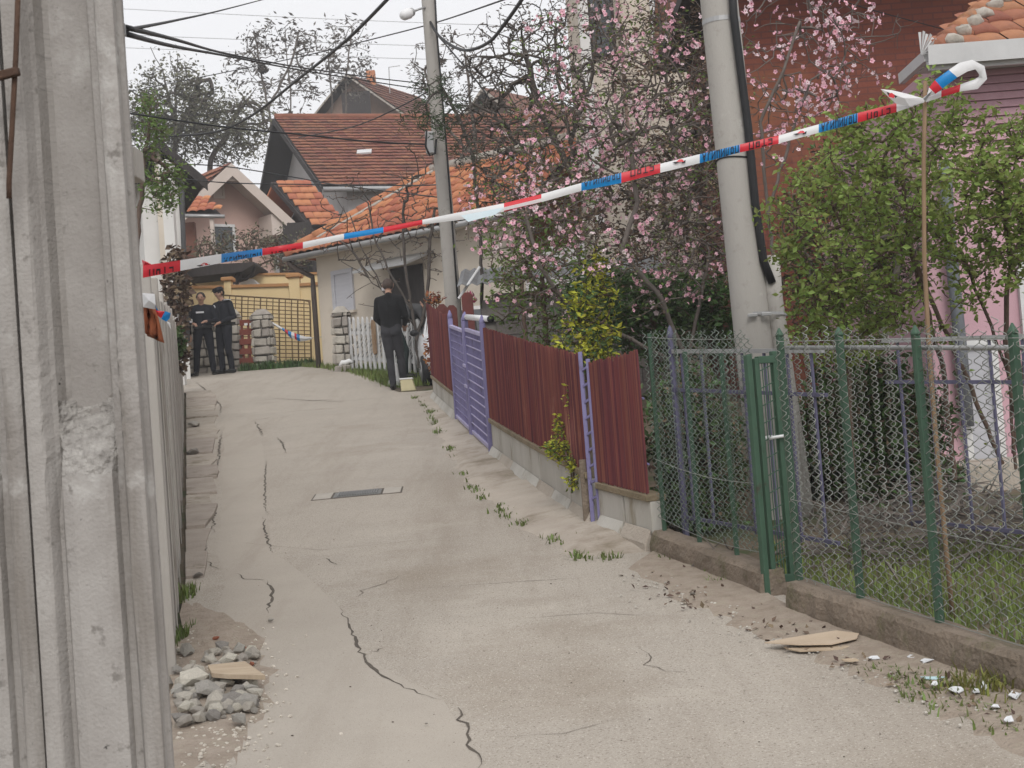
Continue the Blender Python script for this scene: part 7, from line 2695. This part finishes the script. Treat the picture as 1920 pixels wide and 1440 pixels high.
# ------------------------------------------------------------------ the parked white car behind the far screen
def car():
    CMt = dict(paint=mat('white_car_paint', (.70, .70, .71), (.66, .66, .67), scale=2, rough=.25, spec=.5), glass=HM['glass'], trim=mat('car_black_plastic', (.03, .03, .032), (.022, .022, .024), scale=5, rough=.6),
               lamp=mat('headlamp_glass', (.45, .47, .5), (.3, .32, .35), scale=20, rough=.1, spec=.7))
    p = at(781, 715, 25.0)
    rz = math.radians(-82)                       # car's nose is +x in its own frame
    root = thing('parked_car', 'small white hatchback, its nose showing past the farthest maroon screen', 'car', V((p.x + .70, 26.6, h(26.0) - .08)))
    root.rotation_euler = (0, math.radians(6), rz)
    def local(nm, mb, m, smooth=False, par=None, bevel=0):
        me = bpy.data.meshes.new(nm)
        me.from_pydata(mb.v, [], mb.f)
        me.materials.append(m)
        if smooth:
            me.polygons.foreach_set('use_smooth', [True] * len(mb.f))
        o = bpy.data.objects.new(nm, me)
        COL.objects.link(o)
        o.parent = par or root
        if bevel:
            b = o.modifiers.new('b', 'BEVEL'); b.width = bevel; b.segments = 3; b.limit_method = 'ANGLE'
        return o
    # lofted shell: sections along x (half width, sill z, belt z)
    secs = [(-1.80, .60, .40, .72), (-1.74, .74, .30, .86), (-1.2, .78, .24, .90), (0, .79, .22, .90), (.75, .78, .24, .88), (1.25, .76, .26, .80), (1.62, .70, .28, .72), (1.76, .60, .34, .62), (1.80, .5, .40, .54)]
    mb = MB()
    vs = []
    for x, w, s, b in secs:
        vs += [(x, -w * .92, s), (x, -w, (s + b) / 2), (x, -w * .93, b), (x, -w * .5, b + .03), (x, w * .5, b + .03), (x, w * .93, b), (x, w, (s + b) / 2), (x, w * .92, s)]
    k = 8
    n = len(secs)
    fs = [(i * k + c, i * k + (c + 1) % k, (i + 1) * k + (c + 1) % k, (i + 1) * k + c) for i in range(n - 1) for c in range(k)]
    fs += [tuple(range(k - 1, -1, -1)), tuple((n - 1) * k + c for c in range(k))]
    mb.add(vs, fs)
    local('body', mb, CMt['paint'], True)
    mb = MB()
    g = [(-1.66, .62, .88), (-1.30, .56, 1.26), (-.4, .56, 1.34), (.15, .55, 1.28), (.78, .62, .88)]
    vs = []
    for x, w, z in g:
        vs += [(x, -w, z), (x, w, z)]
    low = [(x, y * 1.14, .86) for x, y, z in vs]
    allv = vs + low
    m = len(vs)
    fs = [(2 * i, 2 * i + 2, 2 * i + 3, 2 * i + 1) for i in range(4)] + [(0, 2, 4, 6, 8, m + 8, m + 0), (1, m + 1, m + 9, 9, 7, 5, 3)]
    mb.add(allv, fs)
    local('cabin', mb, CMt['paint'], bevel=.04)
    mb = MB(); mb.add([(.17, -.50, 1.275), (.17, .50, 1.275), (.76, .56, .90), (.76, -.56, .90)], [(0, 1, 2, 3)]); o = local('windscreen', mb, CMt['glass']); o.location = (.012, 0, .012)
    for sg in (-1, 1):
        mb = MB(); mb.add([(-1.2, sg * .60, 1.20), (.1, sg * .60, 1.22), (.58, sg * .672, .93), (-1.4, sg * .672, .93)], [(0, 1, 2, 3)]); o = local('side_window', mb, CMt['glass']); o.location = (0, sg * .02, 0)
        mb = MB(); mb.ball((1.70, sg * .52, .60), .12, n=12, k=8, sq=(.55, 1.0, .7)); local('headlight', mb, CMt['lamp'], True)
        mb = MB(); mb.ball((.62, sg * .84, .95), .09, n=10, k=6, sq=(.6, .9, .65)); local('mirror', mb, CMt['trim'], True)
        for x in (-1.15, 1.15):
            mb = MB(); mb.lathe((x, sg * .62, .29), [(.20, 0), (.285, .02), (.29, .06), (.29, .13), (.28, .17), (.2, .18)], n=24, axis=(0, sg, 0)); w = local('wheel', mb, MT['dark'], True)
            mb = MB(); mb.lathe((x, sg * .80, .29), [(.19, 0), (.18, .01), (.06, -.01), (.05, .012)], n=18, axis=(0, sg, 0)); local('rim', mb, MT['steel'], True, w)
    mb = MB(); mb.box((1.76, 0, .40), (.14, 1.24, .17)); local('front_bumper', mb, CMt['trim'], bevel=.03)
    mb = MB(); mb.box((1.79, 0, .57), (.05, .62, .08)); local('grille', mb, CMt['trim'], bevel=.01)
    mb = MB(); mb.box((-1.76, 0, .42), (.14, 1.2, .18)); local('rear_bumper', mb, CMt['trim'], bevel=.03)
car()

# ------------------------------------------------------------------ things set down near the man
def near_man():
    p = at(765, 722, 24.2)
    z = h(24.2)
    o = thing('cream_tub', 'cream plastic tub standing on the apron at the man\'s feet', 'tub', V((p.x, 24.2, z)))
    mb = MB(); mb.hexa([(p.x - .11, 24.1, z), (p.x + .13, 24.1, z), (p.x + .13, 24.3, z), (p.x - .11, 24.3, z), (p.x - .115, 24.09, z + .19), (p.x + .08, 24.09, z + .20), (p.x + .08, 24.3, z + .2), (p.x - .115, 24.3, z + .19)])
    mb.build('tub', mat('cream_plastic', (.62, .56, .36), (.55, .49, .31), scale=5, rough=.5), o, bevel=.015)
    mb = MB(); mb.box((p.x - .02, 24.195, z + .205), (.22, .23, .025)); mb.build('rim', MT['white'], o, bevel=.008)
    p = at(738, 705, 25.2)
    mb = MB(); z = h(25.2)
    mb.hexa([(p.x - .12, 25.2, z), (p.x + .1, 25.2, z), (p.x + .1, 25.4, z), (p.x - .12, 25.4, z), (p.x + .0, 25.27, z + .40), (p.x + .07, 25.27, z + .40), (p.x + .07, 25.33, z + .40), (p.x + .0, 25.33, z + .40)])
    tag(mb.build('white_bag', MT['white'], origin=(p.x, 25.3, z), bevel=.02), 'white paper bag standing in the grass behind the man', 'bag')
    p = at(648, 683, 28.8)
    mb = MB(); mb.tube([at(637, 686, 28.7), at(642, 680, 28.7), at(649, 680, 28.7), at(655, 677, 28.7), at(661, 680, 28.7)], [.03, .05, .055, .05, .03], n=8)
    tag(mb.build('white_pot', MT['white'], origin=p, smooth=True), 'white plastic scrap lying in the grass by the stone pillar', 'scrap')
near_man()

# ------------------------------------------------------------------ rubble, litter and small debris
RB = dict(a=mat('pale_rubble', (.66, .61, .53), (.48, .44, .375), scale=9, rough=.95, bump=.8, bscale=30, rnd=.22), b=mat('grey_rubble', (.52, .49, .44), (.35, .325, .29), scale=9, rough=.95, bump=.8, bscale=30, rnd=.25),
          r=mat('brick_shard', (.33, .12, .07), (.24, .09, .055), scale=9, rough=.95, bump=.5), w=mat('old_plank', (.46, .37, .27), (.34, .26, .18), scale=5, stretch=(1, 8, 1), rough=.85))
def rock_mesh(seed, detail=1):
    r = random.Random(seed)
    bm = bmesh.new()
    bmesh.ops.create_icosphere(bm, subdivisions=detail, radius=1)
    dirs = [V((r.gauss(0, 1), r.gauss(0, 1), r.gauss(0, 1))).normalized() for _ in range(9)]
    cut = [r.uniform(.38, .75) for _ in dirs]
    for v in bm.verts:
        for d, c in zip(dirs, cut):
            e = v.co.dot(d)
            if e > c:
                v.co -= d * (e - c)
        v.co *= r.uniform(.96, 1.04)
    me = bpy.data.meshes.new('rock')
    bm.to_mesh(me)
    bm.free()
    return me
ROCKS = {k: [rock_mesh(i + 10 * ord(k)) for i in range(4)] for k in 'abr'}
for k, l in ROCKS.items():
    for me in l:
        me.materials.append(RB[k])
def rock(px, py, w, k, label, group=None, sq=(1, .8, .62), seed=0, name='rubble_stone', cat='stone'):
    r = random.Random(int(px * 7 + py) + seed)
    p = gr(px, py)
    s = w * p.y / FPX / 2 * (1.5 if name == 'rubble_stone' else 1.1)
    o = inst(name, r.choice(ROCKS[k]), None, (p.x, p.y, road_z(p.x, p.y) + s * sq[2] * .7 + .01), (r.uniform(-.3, .3), r.uniform(-.3, .3), r.uniform(0, 6.3)), (s * sq[0], s * sq[1], s * sq[2]))
    tag(o, label, cat, group)
    return o
rock(360, 1305, 64, 'a', 'largest pale rubble stone, against the concrete fence beside the plank')
rock(393, 1318, 50, 'b', 'rounded grey rubble stone in front of the plank end')
rock(405, 1342, 48, 'a', 'flat pale rubble stone in the middle of the heap front')
rock(437, 1340, 44, 'b', 'angular grey rubble stone at the right of the heap front', seed=3)
rock(462, 1343, 46, 'b', 'thin dark-sided slab of rubble right of the heap')
rock(474, 1322, 40, 'a', 'pale rubble stone under the end of the plank')
rock(434, 1258, 34, 'a', 'white knob of rubble standing behind the plank')
rock(449, 1371, 34, 'b', 'small grey rubble stone lying apart in front of the heap')
rock(473, 1259, 18, 'r', 'red brick shard at the right rear of the rubble heap', name='brick_shard', cat='brick shard')
rock(457, 1225, 14, 'r', 'small red brick shard highest behind the rubble heap', name='brick_shard', cat='brick shard')
rock(405, 1208, 18, 'r', 'orange brick crumb nearest the fence behind the heap', name='brick_shard', cat='brick shard')
r = random.Random(77)
for i in range(140):
    x, y = r.uniform(332, 478), r.uniform(1228, 1374)
    if x > 430 and y > 1350:
        continue
    rock(x, y, r.uniform(12, 34), r.choice('aaab'), 'small pale broken stone in the rubble heap beside the concrete fence', 'small stones of the rubble heap', seed=i)
mb = MB()
for i in range(900):                                  # grit too small to count
    x, y = r.gauss(400, 62), r.gauss(1300, 75)
    if x < 332 or y < 1180 or x > 640:
        continue
    p = gr(x, y)
    s = r.uniform(.003, .012)
    mb.ball((p.x, p.y, road_z(p.x, p.y) + s * .6), s, n=5, k=3, sq=(1, 1, .7), rng=r, jit=.3)
tag(mb.build('rubble_grit', RB['a']), 'fine pale grit scattered round the rubble heap', 'grit', kind='stuff')
mb = MB()
for i in range(420):
    t = r.random()
    x, y = 1180 + 740 * t + r.gauss(0, 26), 1085 + 265 * t + r.gauss(0, 22)
    p = gr(min(x, 1935), y)
    s = r.uniform(.003, .010)
    mb.ball((p.x, p.y, road_z(p.x, p.y) + s * .5 + .006), s, n=5, k=3, sq=(1, 1, .6), rng=r, jit=.3)
tag(mb.build('verge_grit', RB['b']), 'small gravel scattered along the earth strip under the mesh fence', 'grit', kind='stuff')
mb = MB()
for i in range(110):
    x, y = r.uniform(430, 1700), r.uniform(1000, 1435)
    p = gr(x, y)
    s = r.uniform(.0015, .004) * (1.8 if r.random() < .1 else 1)
    mb.ball((p.x, p.y, road_z(p.x, p.y) + s * .5), s, n=4, k=3, sq=(1, 1, .6))
tag(mb.build('lane_grit', MT['crack']), 'tiny dark grit specks on the lane', 'grit', kind='stuff')
g0 = LM['rustleaf']
sp = []
for i in range(260):
    t = r.random()
    x, y = 1200 + 720 * t + r.gauss(0, 25), 1090 + 265 * t + r.gauss(0, 16)
    p = gr(min(x, 1938), y)
    sp.append(V((p.x, p.y, road_z(p.x, p.y) + .012)))
leaf_mesh(sp, .035, 8, up=2.5, slim=.6).build('leaf_litter', LM['dead'])
tag([o for o in bpy.data.objects if o.name == 'leaf_litter'][0], 'brown leaf litter strewn along the foot of the kerb', 'leaf litter', kind='stuff')

def plate(name, label, cat, pts, t, m, lift=0.0, curl=0.0, seed=0):
    """a torn flat piece lying on the ground, outline given as seen"""
    r = random.Random(seed)
    P = [gr(*q) for q in pts]
    c = sum((p for p in P), V()) / len(P)
    mb = MB()
    vs = [V((p.x, p.y, road_z(p.x, p.y) + .012 + lift + abs((p - c).length) * curl * r.uniform(.3, 1.3))) for p in P]
    n = len(vs)
    top = [v + UP * t for v in vs]
    mb.add(vs + top + [V((c.x, c.y, road_z(c.x, c.y) + .012 + lift + t))], [tuple(range(n - 1, -1, -1))] + [(i, (i + 1) % n, n + (i + 1) % n, n + i) for i in range(n)] + [(2 * n, n + i, n + (i + 1) % n) for i in range(n)])
    return tag(mb.build(name, m, origin=c), label, cat)
plate('wood_plank', 'pale short plank lying across the rubble heap', 'plank', [(392, 1285), (462, 1278), (500, 1307), (430, 1305), (400, 1302)], .02, RB['w'], lift=.05)
cb = mat('cardboard', (.50, .40, .30), (.42, .33, .24), scale=6, rough=.85)
plate('cardboard_sheet', 'torn flat piece of pale cardboard on the lane below the kerb', 'cardboard', [(1435, 1223), (1500, 1212), (1570, 1202), (1612, 1206), (1608, 1216), (1560, 1226), (1500, 1228)], .005, cb, lift=.012, curl=.06, seed=1)
plate('cardboard_sheet', 'narrow lower layer of torn cardboard under the pale sheet', 'cardboard', [(1475, 1227), (1560, 1222), (1600, 1222), (1580, 1229), (1500, 1232)], .006, RB['w'], seed=2)
wp = mat('white_paper_scrap', (.70, .71, .72), (.60, .61, .63), scale=8, rough=.7)
for i, (cx, cy, w, hh, lab) in enumerate(((1690, 1215, 16, 14, 'white plastic cup scrap propped against the low kerb'), (1640, 1248, 22, 5, 'flat white paper scrap nearest the torn cardboard'), (1712, 1246, 20, 5, 'white paper sliver just below the kerb in the earth'), (1740, 1256, 26, 6, 'crumpled white paper piece among weeds under the kerb'),
                                          (1750, 1287, 46, 5, 'long pale blue paper strip on the earth strip'), (1754, 1302, 14, 6, 'small square white scrap below the pale blue strip'), (1795, 1314, 30, 7, 'twisted white wrapper left of the two upright scraps'), (1832, 1316, 14, 10, 'left of two small upright white scraps by the weed clump'),
                                          (1848, 1308, 14, 12, 'right of two small upright white scraps by the weed clump'), (1905, 1325, 26, 12, 'white crumpled paper at the right edge of the picture'), (1868, 1345, 16, 6, 'little white scrap below the crumpled paper at right'), (1893, 1372, 20, 8, 'lowest pale paper scrap near the right edge'), (1595, 1252, 34, 4, 'thin yellowish stick-like scrap right of the lane edge'))):
    k = random.Random(i)
    pts = [(cx - w / 2, cy + k.uniform(-2, 2)), (cx - w * .2, cy - hh / 2), (cx + w * .3, cy - hh / 2 * k.uniform(.4, 1.2)), (cx + w / 2, cy + k.uniform(-2, 2)), (cx + w * .1, cy + hh / 2), (cx - w * .3, cy + hh / 2)]
    pts = [(min(a, 1938), b) for a, b in pts]
    plate('paper_scrap', lab, 'paper', pts, .003, wp if i != 4 and i != 12 else (mat('pale_blue_paper', (.50, .66, .70), (.42, .58, .62), scale=8) if i == 4 else RB['w']), lift=.004, curl=.5 if hh > 5 else .25, seed=i)
for (x, y, w, lab) in ((1619, 1287, 9, 'black round pebble on the lane beyond the paper scraps'), (508, 1171, 15, 'dark flat pebble on the lane behind the rubble heap'), (372, 1088, 30, 'dark broken concrete chunk at the foot of the fence'), (366, 803, 36, 'grey stone lump on the gutter slabs farther up'), (362, 856, 34, 'pale slab fragment on the gutter slabs'), (800, 1366, 9, 'small dark curled scrap in the middle of the lane'), (1385, 1100, 16, 'grey pebble lying against the left kerb'), (1300, 1125, 18, 'dark leaf clump on the earth by the left kerb')):
    rock(x, y, w, 'b', lab, sq=(1, .7, .4), name='loose_stone')
mb = MB()
mb.tube([gr(1062, 1012, .02), gr(1085, 1010, .03), gr(1110, 1012, .03), gr(1125, 1000, .02)], .010, n=8)
tag(mb.build('pipe_stub', MT['dark'], origin=gr(1085, 1008), smooth=True), 'short dark pipe end at the foot of the lilac post', 'pipe')

# ------------------------------------------------------------------ damp spring air
def haze():
    mb = MB()
    mb.box((0, 62, 14), (230, 150, 40))
    m = bpy.data.materials.new('damp_air')
    m.use_nodes = True
    nt = m.node_tree
    nt.nodes.remove(nt.nodes['Principled BSDF'])
    v = nt.nodes.new('ShaderNodeVolumePrincipled')
    v.inputs['Density'].default_value = .0017
    v.inputs['Color'].default_value = (.92, .93, .95, 1)
    nt.links.new(v.outputs[0], nt.nodes['Material Output'].inputs['Volume'])
    o = mb.build('haze', m)
    tag(o, 'thin pale haze in the damp air over the lane', 'haze', kind='stuff')
haze()
